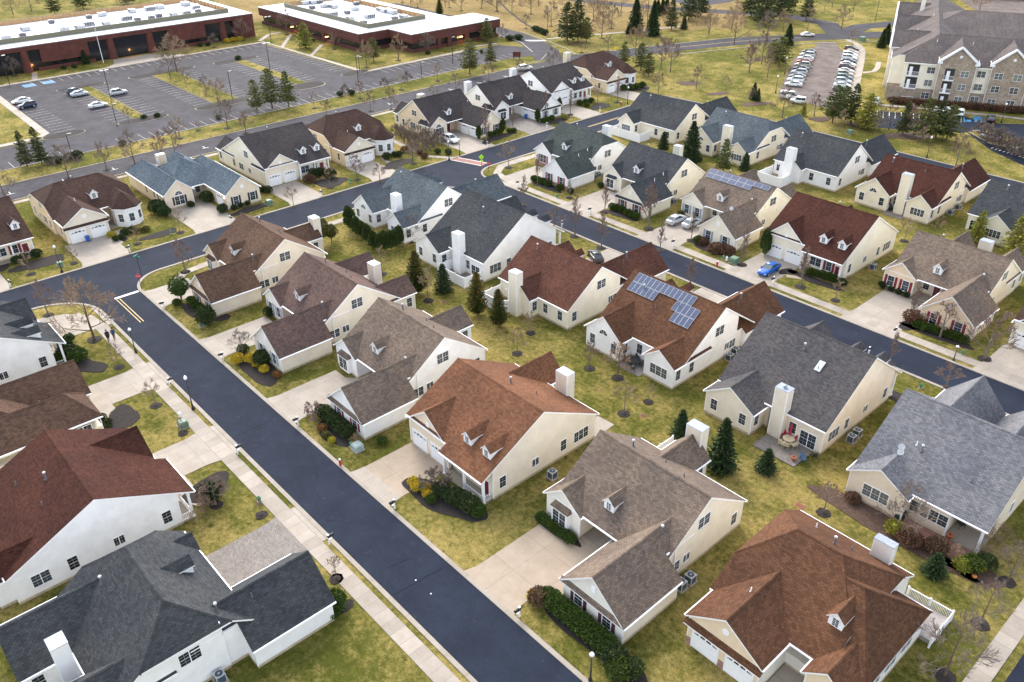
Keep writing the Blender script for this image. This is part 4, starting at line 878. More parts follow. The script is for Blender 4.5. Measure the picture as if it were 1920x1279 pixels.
office('long red brick office building with a white flat roof behind the striped car park', [(-309.4, 10), (-309.4, 149.6), (-358, 149.6), (-358, 10)], 8.2, 6.7, (-350.5, -317, 16, 144), ua,
       [(-310.6, y, 1.2) for y in (57, 69.8, 97, 110.6, 137.5)], [(-311.2, -309.45, 74.5, 89.5, 2.5, 6.85), (-311.2, -309.45, 117, 130.5, 2.5, 6.85), (-312.5, -309.45, 141.5, 149.55, 0, 6.85), (-311.2, -309.45, 40, 55, 2.5, 6.85), (-310.2, -309.7, 73, 91, 0, 1.1), (-310.2, -309.7, 115, 132, 0, 1.1)],
       [(-310.9, 71.5), (-310.9, 103)], False)
ub = [(-322, 179), (-321.6, 182), (-320, 184.6), (-311.2, 176), (-310.4, 181), (-307.2, 183), (-293.5, 174.1), (-292.3, 180), (-296.6, 186.4), (-281.2, 174.2), (-280, 181.9), (-271.6, 173.6), (-306, 193), (-288.6, 192.6), (-284.6, 192.6), (-280.6, 192.6), (-270, 186.2), (-270, 190.2)]
office('L shaped red brick office building with a white roof and orange lit entrances', [(-330, 162.4), (-257.9, 162.4), (-257.9, 174.7), (-244.3, 174.7), (-244.3, 215.2), (-259.8, 215.2), (-259.8, 204), (-330, 204)], 6.3, 3.3, (-323, -263.5, 170.2, 195.5), ub,
       (), [(-246, -244.35, 186, 187.4, 0, 3.4), (-246, -244.35, 190.5, 192, 0, 3.4), (-246, -244.35, 199, 200.4, 0, 3.4), (-300, -298.6, 162.45, 164, 0, 3.4), (-283, -281.6, 162.45, 164, 0, 3.4), (-276, -274.5, 162.45, 164, 0, 3.4)], [(-245, 197), (-279, 162.2), (-304, 162.2)])
gx_, gy_ = G(1760, 6)
office('dark red brick office building glimpsed beyond the apartment roofs at the top edge', [(gx_-60, gy_-4), (gx_+25, gy_+36), (gx_+5, gy_+78), (gx_-80, gy_+38)], 7.2, 4.4, (gx_-40, gx_-28, gy_+22, gy_+34), [], (), None, [(gx_-15, gy_+15), (gx_-2, gy_+21)])
gx_, gy_ = G(1290, 2)
# ---------------------------------------------------------------- apartment block
AST = brickmat('apartment_stone', (.36, .265, .19), .75, .33, .3)
AROOF = shingle('shingle_apartment', (.125, .11, .106), .12)
AF = math.atan2(.4163, .9092)
H = House('three storey apartment block with tan stone gables, white windows and grey brown roofs', (-102.7, 239.06), (1, 0, 0), (0, 1, 0), 'ivory', 'taupe', 'apartment_building', 'apartments', None)
H.rm = AROOF; H.root.rotation_euler = (0, 0, AF)
H.gable(0, 62, 0, 22, 'x', 10.4, 16.2, ov=.5, c=(9, 0), wb=(0, 22), found=False); H.gable(-3.3, 18, 3.6, 84, 'y', 10.4, 16.0, ov=.5, c=(9, 0), found=False)
H.gable(4, 60, 30, 58, 'x', 12.5, 17.5, ov=.5, c=(12, 12), walls=True, found=False)
def stone_bay(x0, x1, y, zr, ez=11.9):
    H.wm, t_ = AST, H.wm; H.gable(x0, x1, y, 4, 'y', ez, zr, ov=.4, rk=(.5, 0), ext=(0, 7), found=False); H.wm = t_
    for sg, xa in ((1, x0-.4), (-1, x1+.4)):      # heavy white rake boards
        xm = (x0+x1)/2; b = MB(); p0 = (xa-sg*.3, y-.55, ez-.15); p1 = (xm, y-.55, zr+.05)
        for yy, w in ((0, 0),):
            b.face([(p0[0], p0[1], p0[2]), (p1[0], p1[1], p1[2]), (p1[0], p1[1], p1[2]-.6), (p0[0]+sg*.2, p0[1], p0[2]-.6)], TRIM)
            b.face([(p0[0], p0[1], p0[2]), (p1[0], p1[1], p1[2]), (p1[0], p1[1]+.5, p1[2]), (p0[0], p0[1]+.5, p0[2])], TRIM)
        b.box(min(xa-sg*.3, xa+sg*.9), max(xa-sg*.3, xa+sg*.9), y-.54, y-.1, ez-.8, ez-.25, TRIM)
        b.build('rake_board', H.root, recalc=False)
    attic_vent(H, (x0+x1)/2+.2, y-.02, ez+1.2, True)
stone_bay(8.6, 17.5, -1.8, 15.8); stone_bay(21.3, 30.4, -.9, 16.0); stone_bay(41, 50, -1.5, 16)
b = MB(); b.box(-3.36, 62, -.1, 0, 0, 3.6, AST); b.box(-3.42, -3.3, 3.5, 84, 0, 3.6, AST); b.box(-3.4, 0, 3.5, 3.6, 0, 3.6, AST); b.box(30.6, 41, -.1, .0, 3.6, 10, AST); b.build('stone_base', H.root)
for s_, ys in ((6.8, -.1), (15.1, -1.8), (19.2, -.1), (23.3, -.9), (27.8, -.9), (33.5, -.1), (38, -.1), (43.5, -1.5), (47.5, -1.5), (54, -.1), (58, -.1)):
    for z in (1.9, 5.3, 8.7): H.win('f', ys-.02, s_, z, 'greypair', sc=(.95, 1, 1.1))
for y in range(8, 82, 5):
    for z in (1.9, 5.3, 8.7): H.win('l', -3.42, y, z, 'greypair', sc=(.9, 1, 1.1))
for y in (14, 38, 62):
    H.gable(-4.4, 0, y, y+11, 'x', 11.3, 15.2, ov=.4, ext=(0, 5), found=False)
    b = MB()
    for sg in (0, 1): b.face([(-4.95, y+5.5, 15.3), (-4.95, y-.6+sg*12.2, 11.2), (-4.95, y-.6+sg*12.2, 10.7), (-4.95, y+5.5, 14.7)], TRIM); b.face([(-4.95, y+5.5, 15.3), (-4.95, y-.6+sg*12.2, 11.2), (-4.4, y-.6+sg*12.2, 11.2), (-4.4, y+5.5, 15.3)], TRIM)
    b.build('rake_board', H.root, recalc=False)
DARK = plain('painted_recess_shade', (.03, .03, .032), .8)  # flat sheet on the wall; shade of a balcony recess put into its colour
def balcony(x0, x1, y, z):
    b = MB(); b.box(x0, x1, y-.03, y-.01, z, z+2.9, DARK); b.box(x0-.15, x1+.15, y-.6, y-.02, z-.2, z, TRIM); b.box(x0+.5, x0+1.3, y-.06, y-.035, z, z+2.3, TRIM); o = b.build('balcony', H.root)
    r = MB(); n = int((x1-x0)/.25)
    for k in range(n+1): x = x0+(x1-x0)*k/n; r.tube((x, y-.55, z), (x, y-.55, z+1), .03, .03, 4, TRIM)
    r.box(x0, x1, y-.6, y-.5, z+1, z+1.08, TRIM); r.build('railing', o)
for z in (.2, 3.6, 7.0):
    balcony(.9, 3.9, 0, z); balcony(10.2, 12.6, -1.8, z); balcony(31.3, 33, 0, z) if 0 else None
for x, y, k in ((3, 6, 0), (7, 8, 1), (12, 7.4, 0), (16, 8, 1), (20, 7, 0), (24, 6, 1), (2, 30, 1), (6, 44, 1), (14, 38, 0), (22, 40, 1), (30, 42, 0), (34, 6, 1)): link('vent_pipe', PIPES[k], H.root, (x, y, 10.4+.5*min(y+.5, 21-y if y < 21 else x+4)+.1))
H.chimney(2.2, 3.3, 61, 62, 17.6); H.finish()
# ---------------------------------------------------------------- far ground: car parks, verges, roads
flat('meadow', [(-258, 218), (-236, 229), (-219, 250), (-190, 292), (-215, 330), (-300, 420), (-900, 900), (-1200, 600), (-700, 250), (-334, 158), (-334, 212)], .006, MEADOW)
LOT = [(-215.6, -60), (-215.6, 147), (-216.5, 190), (-213, 203), (-221, 211), (-234, 205), (-233.6, 148.6), (-235, 147), (-296.9, 145), (-296.9, 55), (-238, 53.8), (-233.4, 50.5), (-233.4, -60)]
flat('car_park', LOT, .010, ASPH2)
strip('kerb', [(-215.3, -60), (-215.3, 147), (-216.2, 190)], .3, 0, .12, KERBY)
strip('sidewalk', [(-297.9, 40), (-297.9, 146.6), (-236, 148.4), (-234.6, 150), (-235.2, 190), (-238, 196), (-236, 206)], 1.7, 0, .09, WALKY)
strip('sidewalk', [(-297, 54.0), (-237.4, 52.9), (-235, 50), (-235, -40)], 2.0, 0, .085, WALK)
strip('sidewalk', [(-300.5, 146.5), (-308, 154), (-309, 160)], 1.6, 0, .08, WALK); strip('sidewalk', [(-266, 147.5), (-279, 160)], 1.3, 0, .08, WALK); strip('sidewalk', [(-285, 147), (-303, 161)], 1.3, 0, .08, WALK)
strip('sidewalk', [(-298.5, 68), (-308.5, 71)], 1.6, 0, .08, WALK); slab('sidewalk', [(-298.6, 90), (-298.6, 118), (-303, 112), (-308.5, 108), (-308.5, 96), (-302, 94)], 0, .078, WALK)
def island(x0, x1, y0, y1, tl, bl):
    slab('kerb', rect(x0, x1, y0-.15, y1+.15), 0, .12, KERB); b = MB(); b.box(x0+.01, x1-.01, y0, y1, .02, .16, GRASS); tag(b.build('parking_island_turf'), kind='structure')
    for (a, c, d, e) in (tl, bl):
        ym = (d+e)/2; ry = (e-d)/2; xm = (a+c)/2; rx = (c-a)/2
        pts = [(xm+rx*math.copysign(abs(math.cos(t))**.7, math.cos(t)), ym+ry*math.copysign(abs(math.sin(t))**.8, math.sin(t))) for t in [2*math.pi*k/28 for k in range(28)]]
        slab('kerb', pts, 0, .13, KERB); pts2 = [(xm+(p[0]-xm)*.86, ym+(p[1]-ym)*.96) for p in pts]; slab('mulch_bed', pts2, .05, .22, MULCH)
island(-277.5, -234.3, 74.6, 77.9, (-281.2, -277.3, 68.6, 82.9), (-234.6, -230, 69.5, 83))
island(-277.5, -233.5, 97, 104.6, (-281.2, -277.3, 90, 112), (-234, -229, 90.5, 107))
island(-276.4, -235.6, 124.8, 128.1, (-280.4, -276.3, 118, 134), (-236, -228.6, 120.5, 132))
def bedslab(pts, z=.1): return slab('mulch_bed', pts, 0, z, MULCH)
for (a, c, d, e) in ((-236, -230.6, 50.8, 61.5), (-238, -233, 140.5, 150.5), (-221.5, -218.6, 98, 104), (-221, -218, 146, 151)):
    pts = [((a+c)/2+(c-a)/2*math.cos(t), (d+e)/2+(e-d)/2*math.sin(t)) for t in [2*math.pi*k/24 for k in range(24)]]
    slab('kerb', pts, 0, .12, KERB); slab('mulch_bed', [((a+c)/2+(p[0]-(a+c)/2)*.88, (d+e)/2+(p[1]-(d+e)/2)*.95) for p in pts], .05, .2, MULCH)
sl_ = MB()
FADED = plain('faded_paint', (.36, .35, .33), .8, .35, 2)
def line(x0, x1, y0, y1): sl_.face([(x0, y0, .024), (x1, y0, .024), (x1, y1, .024), (x0, y1, .024)], FADED)
for y0, y1, xs in ((54.9, 60.1, (-276, -237)), (69.3, 74.4, (-275, -236)), (78.1, 83.2, (-275, -236)), (91.8, 96.8, (-275, -236)), (104.8, 109.8, (-275, -236)), (119.6, 124.6, (-275, -237)), (128.3, 133.4, (-275, -237)), (141.6, 146.6, (-292, -240)), (156, 156.1, (0, 0))):
    x = xs[0]
    while x < xs[1]: line(x, x+.13, y0, y1); x += 2.78
y = 66
while y < 142: line(-296.5, -291.4, y, y+.13); y += 2.78
y = -30
while y < 200:
    if not 56 < y < 64: line(-220.9, -215.7, y, y+.13)
    if y > 153: line(-233.4, -228.4, y, y+.13)
    y += 2.78
x = -20
while x < 200: line(-204.3, -203.2, x, x+.0) if 0 else None; x += 50
for y in range(-10, 190, 11): sl_.face([(-199.9, y, .02), (-198.3, y, .02), (-198.3, y+.16, .02), (-199.9, y+.16, .02)], PAINT); sl_.face([(-198.4, y-.7, .021), (-198.25, y-.7, .021), (-198.25, y+.9, .021), (-198.4, y+.9, .021)], PAINT)
tag(sl_.build('parking_marking', recalc=False), kind='structure')
for y in (56, 61.5): flat('road_marking', rect(-294.5, -290.5, y+7, y+10.5), .023, BPAINT)
strip('kerb', [(-204.9, -60), (-204.9, 190), (-206.5, 200), (-212, 208)], .3, 0, .12, KERBY); strip('kerb', [(-193.9, -60), (-193.9, 206), (-189.5, 224), (-184, 240)], .3, 0, .12, KERBY)
strip('road', [(-199.4, 205), (-196, 222), (-190, 240), (-183, 258), (-175.5, 276), (-163, 296), (-148, 317), (-125, 343), (-90, 376), (-40, 420)], 10.5, 0, .0125, ASPH2)
strip('road', [(-205, 202), (-216, 211), (-230, 217), (-245, 220.5), (-266, 223), (-330, 224)], 9.5, 0, .0135, ASPH2)
strip('road', [(-158, 306), (-172, 322), (-190, 325), (-215, 314), (-240, 302), (-268, 293), (-330, 288), (-700, 330)], 8.5, 0, .0145, ASPH2)
strip('road', [(-158, 306), (-160, 326), (-152, 345), (-120, 385)], 8.5, 0, .0155, ASPH2)
strip('kerb', [(-181, 236), (-176, 250), (-168.5, 268), (-158, 286), (-143, 306), (-120, 333), (-86, 366)], .5, 0, .1, KERB)
strip('kerb', [(-217, 206), (-231, 213.5), (-246, 216), (-262, 218)], .4, 0, .12, KERB); strip('kerb', [(-204, 214), (-212, 218), (-230, 223), (-246, 226.5)], .4, 0, .12, KERB); strip('kerb', [(-203.5, 214), (-199, 228), (-194, 243), (-187, 262), (-180.5, 282)], .4, 0, .12, KERB)
strip('path', [(-229, 224.5), (-222, 242), (-215, 258), (-208, 280)], 1.6, 0, .05, WALK)
strip('path', [gp(29, 60, 10), gp(29, 130, 80), gp(29, 230, 160), gp(29, 400, 262)], .9, 0, .04, MULCH)
yb = MB()
for s0, s1 in (((-190, 240), (-175.5, 276)), ((-175.5, 276), (-163, 296))):
    for o_ in (-.15, .15):
        a = Vector(s0); c = Vector(s1); d = (c-a).normalized(); nn = Vector((-d.y, d.x)); q = [a+nn*(o_-.06), c+nn*(o_-.06), c+nn*(o_+.06), a+nn*(o_+.06)]
        yb.face([(v.x, v.y, .03) for v in q], YPAINT)
tag(yb.build('road_marking', recalc=False), kind='structure')
zb_ = MB()
for k in range(8): a = gp(29, 268+k*18, 293); zb_.face([(a[0]-1.4, a[1]-.35, .03), (a[0]+1.4, a[1]-.2, .03), (a[0]+1.4, a[1]+.3, .03), (a[0]-1.4, a[1]+.15, .03)], PAINT)
tag(zb_.build('crosswalk', recalc=False), kind='structure')
flat('car_park', [gp(30, *p) for p in ((215, 655), (330, 400), (455, 345), (500, 288), (608, 293), (660, 352), (778, 345), (728, 668), (560, 752))], .017, ASPH3)
strip('sidewalk', [gp(30, *p) for p in ((735, 690), (762, 560), (792, 420), (800, 350), (770, 310), (700, 275))], 2.2, 0, .06, WALK)
strip('sidewalk', [gp(30, *p) for p in ((800, 503), (880, 497), (905, 470), (915, 430))], 1.6, 0, .055, WALK)
flat('car_park', [gp(32, *p) for p in ((860, 205), (1490, 240), (1745, 292), (1800, 292), (1925, 296), (1925, 575), (1700, 470), (1540, 350), (1380, 345), (1080, 330), (880, 310))], .018, ASPH)
slab('kerb', [gp(32, *p) for p in ((1540, 345), (1600, 335), (1700, 350), (1800, 360), (1930, 470), (1930, 520))][:5]+[gp(32, 1700, 430)], 0, .12, KERB); slab('parking_island_turf', [gp(32, *p) for p in ((1552, 348), (1610, 341), (1700, 355), (1790, 366), (1890, 445), (1700, 424))], .05, .15, GRASS)
strip('sidewalk', [gp(32, *p) for p in ((860, 155), (1000, 170), (1300, 195), (1500, 218), (1740, 238), (1925, 262))], 1.6, 0, .06, WALK)
flat('road_marking', [gp(32, *p) for p in ((1580, 240), (1648, 245), (1665, 285), (1592, 282))], .026, BPAINT); flat('road_marking', [gp(32, *p) for p in ((1512, 235), (1520, 235), (1532, 280), (1515, 278))], .026, BPAINT); flat('road_marking', [gp(32, *p) for p in ((1535, 265), (1566, 266), (1568, 280), (1537, 279))], .026, BPAINT)
pm = MB()
for k in range(16):
    x = 900+k*40; a, b_, c, d = gp(32, x, 208+k*2), gp(32, x+4, 208+k*2), gp(32, x+2, 250+k*2), gp(32, x-2, 250+k*2); pm.face([(q[0], q[1], .028) for q in (a, b_, c, d)], PAINT)
for k in range(9):
    x = 1700+k*26; a, b_, c, d = gp(32, x, 455+k*8), gp(32, x+18, 450+k*8), gp(32, x+18, 453+k*8), gp(32, x, 458+k*8); pm.face([(q[0], q[1], .028) for q in (a, b_, c, d)], PAINT)
tag(pm.build('parking_marking', recalc=False), kind='structure')
# far car park past the top edge
flat('car_park', [G(*p) for p in ((1255, 0), (1300, 14), (1370, 4), (1400, -8), (1300, -10))], .016, ASPH2)
flat('car_park', [G(*p) for p in ((1800, 0), (1840, 25), (1940, 45), (2000, 30), (1900, -20), (1800, -10))], .016, ASPH3)
# ================================================================== VEGETATION
BARK = plain('bark_grey', (.16, .13, .105), .9, .25, 6); BARK2 = plain('bark_brown', (.13, .085, .06), .9, .25, 6)
TWIG = plain('twig_grey', (.17, .13, .105), .9, .2, 4); TWIG2 = plain('twig_red', (.19, .125, .1), .9, .2, 4); TWIG3 = plain('twig_tan', (.27, .185, .115), .9, .2, 4)
LF = {k: leafmat('leaf_'+k, c) for k, c in dict(spruce=(.035, .062, .025), pine=(.1, .12, .035), dpine=(.065, .085, .032), gold=(.2, .125, .03), arbor=(.045, .075, .02), box=(.05, .085, .014), dark=(.036, .058, .018), yellow=(.42, .33, .03),
      rust=(.2, .095, .04), olive=(.1, .1, .03), lime=(.24, .24, .04), brown=(.13, .075, .05), russet=(.3, .13, .05), teal=(.08, .12, .09)).items()}
def bare_meshes(seed, h, spread, up_, limbs, twm, bark, lean=0, n2=4, n3=4, n4=3, clear=.28, tr=.018, leaves=None):
    r = random.Random(seed); t = MB(); c = MB(); r0 = h*tr+.02
    def rv(s): return Vector((r.uniform(-s, s), r.uniform(-s, s), r.uniform(-s, s)))
    def branch(p, d, L, rad, lev):
        seg = 3 if lev < 3 else 2; pts = [p]; q = p; dd = d.copy()
        for k in range(seg):
            dd = (dd+rv(.16)+Vector((0, 0, .09*up_))).normalized(); q = q+dd*(L/seg); pts.append(q)
        m_ = t if lev < 2 else c; mt = bark if lev < 2 else twm; ns = 5 if lev < 2 else 3
        for k in range(seg):
            a = rad*(1-.75*k/seg); b_ = rad*(1-.75*(k+1)/seg); m_.tube(pts[k], pts[k+1], max(a, .026), max(b_, .017), ns, mt, False)
        if lev == 4 and leaves is not None and r.random() < .45:
            pp = pts[-1]; s_ = .11; c.face([pp+rv(s_), pp+rv(s_), pp+rv(s_)], leaves)
        if lev < 4:
            n = (n2, n3, n4)[lev-1]
            for k in range(n):
                f = .35+.62*(k+r.random()*.6)/n; i_ = min(int(f*seg), seg-1); pp = pts[i_].lerp(pts[i_+1], f*seg-i_)
                ax = rv(1).cross(dd).normalized(); nd = (dd*math.cos(.62)+ax*math.sin(.62)*(1.1 if lev > 1 else 1)).normalized()
                branch(pp, nd, L*(.62 if lev < 3 else .6)*(1.15-.4*f), rad*.42, lev+1)
    q = Vector((0, 0, -.1)); top = Vector((lean, lean*.4, h*.82)); n = 7; pts = [q.lerp(top, k/n)+(Vector((r.uniform(-.06, .06), r.uniform(-.06, .06), 0))*h*.12 if k else Vector()) for k in range(n+1)]
    for k in range(n): t.tube(pts[k], pts[k+1], r0*(1-.85*k/n), r0*(1-.85*(k+1)/n), 7, bark, False)
    for k in range(limbs):
        f = clear+(.97-clear)*k/max(limbs-1, 1); i_ = min(int(f*n), n-1); p = pts[i_].lerp(pts[i_+1], f*n-i_)
        a = k*2.4+r.random(); el = .25+.5*f if up_ < 1.5 else .95+.3*f; d = Vector((math.cos(a)*math.cos(el), math.sin(a)*math.cos(el), math.sin(el)))
        branch(p, d, h*spread*(1.15-.75*f), r0*(1-.8*f)*.55, 1)
    return t.mesh('trunk', True, False), c.mesh('crown', False, False)
BT = {}
def bt(k, *a, **kw): BT[k] = [bare_meshes(s, *a, **kw) for s in (11, 23, 37)]
bt('street', 6.5, .36, 1.3, 10, TWIG2, BARK, clear=.26, n4=3, n2=4, n3=4)
bt('col', 8, .23, 2.0, 13, TWIG2, BARK, clear=.22, n2=4, n3=3, tr=.014)
bt('spread', 8, .42, .9, 10, TWIG, BARK2, clear=.22, n2=5, n3=4)
bt('big', 9, .46, .8, 12, TWIG3, BARK2, clear=.2, n2=5, n3=4, n4=4)
bt('sap', 4, .36, 1.2, 8, TWIG3, BARK, clear=.35, n2=3, n3=3, n4=2, tr=.011)
bt('weep', 2.6, .5, -2.4, 9, TWIG2, BARK2, clear=.4, n2=5, n3=4, n4=4, tr=.03)
bt('russet', 5.5, .34, 1.2, 9, TWIG3, BARK2, clear=.25, n2=4, n3=4, leaves=LF['russet'])
bt('shrub', 2.4, .45, 1.2, 12, TWIG, BARK2, clear=.05, n2=4, n3=4, tr=.016)
def leafq(b, p, d, s, w, m_, r):
    d = d.normalized(); sd_ = d.cross(Vector((r.uniform(-1, 1), r.uniform(-1, 1), r.uniform(.2, 1)))).normalized()
    b.face([p-sd_*w*.5, p+d*s*.5-sd_*w*.45, p+d*s, p+d*s*.5+sd_*w*.55], m_)
def conifer_meshes(seed, h, rad, m_, tiers=22, per=9, droop=.35, clear=.06, pw=.85, airy=0, q=.5, sub=7):
    r = random.Random(seed); t = MB(); c = MB(); t.tube((0, 0, -.1), (0, 0, h*.95), h*.018+.04, .02, 6, BARK2, False)
    for i in range(tiers):
        f = i/(tiers-1); z = h*(clear+(1-clear)*f); R_ = rad*((1-f)**pw)*(r.uniform(.82, 1.12) if not airy else r.uniform(.6, 1.2))+.08
        if f < .1: R_ *= .8+f*2
        n = max(4, int(per*(1-f*.55)))
        for k in range(n):
            if airy and r.random() < airy: continue
            a = 2*math.pi*(k+r.random()*.7)/n+i*1.3; L = R_*r.uniform(.72, 1.1); dirv = Vector((math.cos(a), math.sin(a), -droop*(1-f)+.25*f+r.uniform(-.12, .12)))
            for j in range(sub):
                g = (j+.6)/sub; p = Vector((0, 0, z))+dirv*L*g+Vector((r.uniform(-.1, .1), r.uniform(-.1, .1), r.uniform(-.08, .08)))*L*.6
                out = (dirv+Vector((r.uniform(-.9, .9), r.uniform(-.9, .9), r.uniform(-.3, .5)))*.8)
                leafq(c, p, out, q*r.uniform(.7, 1.3)*(.6+.4*(1-f)), q*.42, (LF['arbor'] if m_ is LF['gold'] and r.random() > .06+.5*g*(.2+f) else m_), r)
            if airy: t.tube((0, 0, z), tuple(Vector((0, 0, z))+dirv*L*.9), .035, .01, 3, BARK2, False)
    return t.mesh('trunk', True, False), c.mesh('crown', False, False)
def clump_meshes(seed, rx, rz, m_, n=900, q=.2, lump=.25, squash=1, z0=0, stem=False):
    r = random.Random(seed); c = MB(); t = MB()
    lumps = [(Vector((r.uniform(-1, 1), r.uniform(-1, 1), r.uniform(-.5, 1))).normalized(), r.uniform(.3, 1)) for _ in range(9)]
    for _ in range(n):
        d = Vector((r.gauss(0, 1), r.gauss(0, 1), r.gauss(0, 1))).normalized()
        if d.z < -.35 and not stem: d.z = -d.z
        k = 1-lump*.5+lump*max([max(0, d.dot(l))**6*w for l, w in lumps])
        k *= r.uniform(.62, 1.0)**.5
        p = Vector((d.x*rx*k, d.y*rx*k, z0+(rz*.45+d.z*rz*.55*k if not stem else rz*.5+d.z*rz*.5*k)))
        leafq(c, p, d+Vector((r.uniform(-1, 1), r.uniform(-1, 1), r.uniform(-1, 1)))*.9, q*r.uniform(.6, 1.3), q*.6, m_, r)
    # dark twiggy heart so that the outside does not look hollow
    i0 = len(c.v); k = 10
    prof = [(.02, .05), (.6, .12), (.72, .4), (.6, .68), (.25, .84)]
    c.lathe([(a*rx*.9, z0+b_*rz) for a, b_ in prof], k, m_)
    for a in range(4): t.tube((0, 0, -.05), (r.uniform(-.3, .3)*rx, r.uniform(-.3, .3)*rx, z0+rz*.45), .05 if not stem else .09, .03, 5, BARK2, False)
    return t.mesh('stem', True, False), c.mesh('foliage', False, False)
CT = {'spruce': [conifer_meshes(s, 7, 2.1, LF['spruce'], 30, 16, q=.6, sub=9) for s in (1, 2)], 'pine': [conifer_meshes(s, 10, 3.5, LF['pine'], 20, 11, .05, .2, .5, .22, .9, 11) for s in (3, 4, 5)],
      'dpine': [conifer_meshes(s, 12, 4.0, LF['dpine'], 22, 12, .05, .13, .55, .16, 1.0, 11) for s in (6, 7)], 'gold': [conifer_meshes(s, 5.8, 1.75, LF['gold'], 34, 18, -.5, .03, .62, 0, .38, 9) for s in (8, 9)],
      'yspruce': [conifer_meshes(s, 7.5, 2.4, LF['lime'], 22, 13, .1, .12, .7, .1, .62, 9) for s in (10, 14)], 'smallspruce': [conifer_meshes(s, 3.6, 1.2, LF['spruce'], 24, 14, .2, .03, .8, 0, .38, 8) for s in (12,)]}
SH = {}
for k, (rx, rz, lf, n, q) in dict(box=(.7, 1.0, 'box', 700, .17), boxd=(.8, 1.15, 'dark', 700, .18), yellow=(.55, .75, 'yellow', 500, .15), olive=(.8, 1.0, 'olive', 600, .2), brown=(.9, 1.0, 'brown', 700, .2), lime=(.7, .9, 'lime', 500, .2),
                                  cypress=(.75, 3.6, 'arbor', 1500, .24), arbor=(.8, 3.0, 'arbor', 1400, .26), big=(1.5, 2.1, 'box', 1500, .24), rust=(.7, .8, 'rust', 500, .18)).items():
    SH[k] = [clump_meshes(s, rx, rz, LF[lf], n, q) for s in (1, 2)]
SH['round'] = [clump_meshes(5, 2.1, 3.6, LF['box'], 1500, .32, .5, z0=1.1, stem=True)]; SH['orange'] = [clump_meshes(6, 2.2, 3.6, LF['rust'], 1700, .34, .6, z0=1.2, stem=True), clump_meshes(7, 2.0, 3.4, LF['olive'], 1500, .34, .6, z0=1.2, stem=True)]
ORD = ['leftmost', 'second', 'third', 'fourth', 'fifth', 'sixth', 'seventh', 'eighth', 'ninth', 'tenth', 'eleventh', 'twelfth', 'thirteenth', 'fourteenth', 'fifteenth', 'sixteenth', 'seventeenth', 'eighteenth', 'nineteenth', 'twentieth', 'twenty first', 'twenty second', 'twenty third', 'twenty fourth', 'twenty fifth', 'twenty sixth', 'twenty seventh', 'twenty eighth']
def sx(p): d = Vector((p[0], p[1], -HC)); return d.dot(rr)/d.dot(fw)
def ordl(n_, i): return ('leftmost' if i == 0 else ORD[i]) if n_ > 1 else ''
def ring(p, r_=.75):
    pts = [(p[0]+r_*(1+rnd.uniform(-.12, .12))*math.cos(t), p[1]+r_*(1+rnd.uniform(-.12, .12))*math.sin(t)) for t in [2*math.pi*k/14 for k in range(14)]]
    b = MB(); b.prism(pts, 0, .07, MULCH); b.lathe([(r_*.7, .06), (r_*.35, .14), (.1, .17)], 10, MULCH, (p[0], p[1], 0)); tag(b.build('mulch_ring'), kind='structure')
def plant(kind, p, h, label, cat, group, name=None, src=None, base=None, w=1.0, names=('trunk', 'crown')):
    lst = src[kind]; me = lst[rnd.randrange(len(lst))]; s_ = h/base
    o = empty(name, (p[0], p[1], 0), label, cat, group, rnd.uniform(0, 6.28)); k = s_*w; o.scale = (k, k, s_)
    link(names[0], me[0], o); link(names[1], me[1], o); return o
BASEH = dict(street=6.5, col=8, spread=8, big=9, sap=4, weep=2.6, russet=5.5, shrub=2.4, spruce=7, pine=10, dpine=12, gold=5.8, yspruce=7.5, smallspruce=3.6,
             box=1, boxd=1.15, yellow=.75, olive=1, brown=1, lime=.9, cypress=3.6, arbor=3.0, big_=2.1, rust=.8, round=4.7, orange=4.8)
def trees(group, desc, items, rings=False, name='bare_tree', cat='tree'):
    """items: (kind, point, height[, width]); labels count them from the left of the photo"""
    its = sorted(items, key=lambda q: sx(q[1])); n = len(its)
    for i, it in enumerate(its):
        kind, p, h = it[:3]; w = it[3] if len(it) > 3 else 1
        lab = (ordl(n, i)+(' ' if n > 1 else '')+desc).replace('  ', ' ')
        src, nm = (BT, ('trunk', 'crown')) if kind in BT else (CT, ('trunk', 'crown')) if kind in CT else (SH, ('stem', 'foliage'))
        b_ = BASEH['big_'] if (src is SH and kind == 'big') else BASEH[kind]
        plant(kind, p, h, lab, cat, group if n > 1 else None, name, src, b_, w, nm)
        if rings: ring(p, .55+.05*h)
g = gp
trees('bare trees in the front gardens left of the near street', 'bare tree from the left on the lawns left of the near street', [('big', g(22, 567, 312), 10.5), ('street', g(22, 290, 165), 6.6, .9), ('sap', g(22, 715, 475), 4.2), ('sap', g(22, 935, 706), 4.4), ('sap', g(22, 1098, 872), 2.6, .7), ('sap', g(7, 1468, 342), 2.6, .7), ('street', g(7, 1215, 285), 4.0, 1.5), ('sap', g(7, 1890, 700), 3.5)], True)
trees('bare street trees in front of the cross street houses', 'thin bare tree from the left on the cross street lawns', [('sap', g(19, 225, 900), 4.6), ('sap', g(19, 532, 822), 3.6), ('sap', g(19, 990, 682), 4.0), ('sap', g(19, 1298, 600), 5.2), ('street', g(20, 1205, 738), 6.4), ('sap', g(20, 998, 800), 5.6), ('sap', g(20, 1645, 612), 5.6), ('street', g(20, 1385, 755), 4.6), ('sap', g(20, 712, 950), 5.2), ('col', g(21, 752, 742), 10.6, .8), ('col', g(21, 930, 670), 7.6), ('col', g(21, 1147, 590), 8.6, .8), ('col', g(21, 1312, 552), 7), ('col', g(21, 1625, 470), 8, .9), ('sap', g(21, 1492, 480), 6)], True)
trees('bare trees on the corner verges of the cross street', 'bare tree from the left on the curved corner verges', [('street', g(19, 1335, 885), 6.5, 1.1), ('sap', g(21, 902, 905), 6.6)], True)
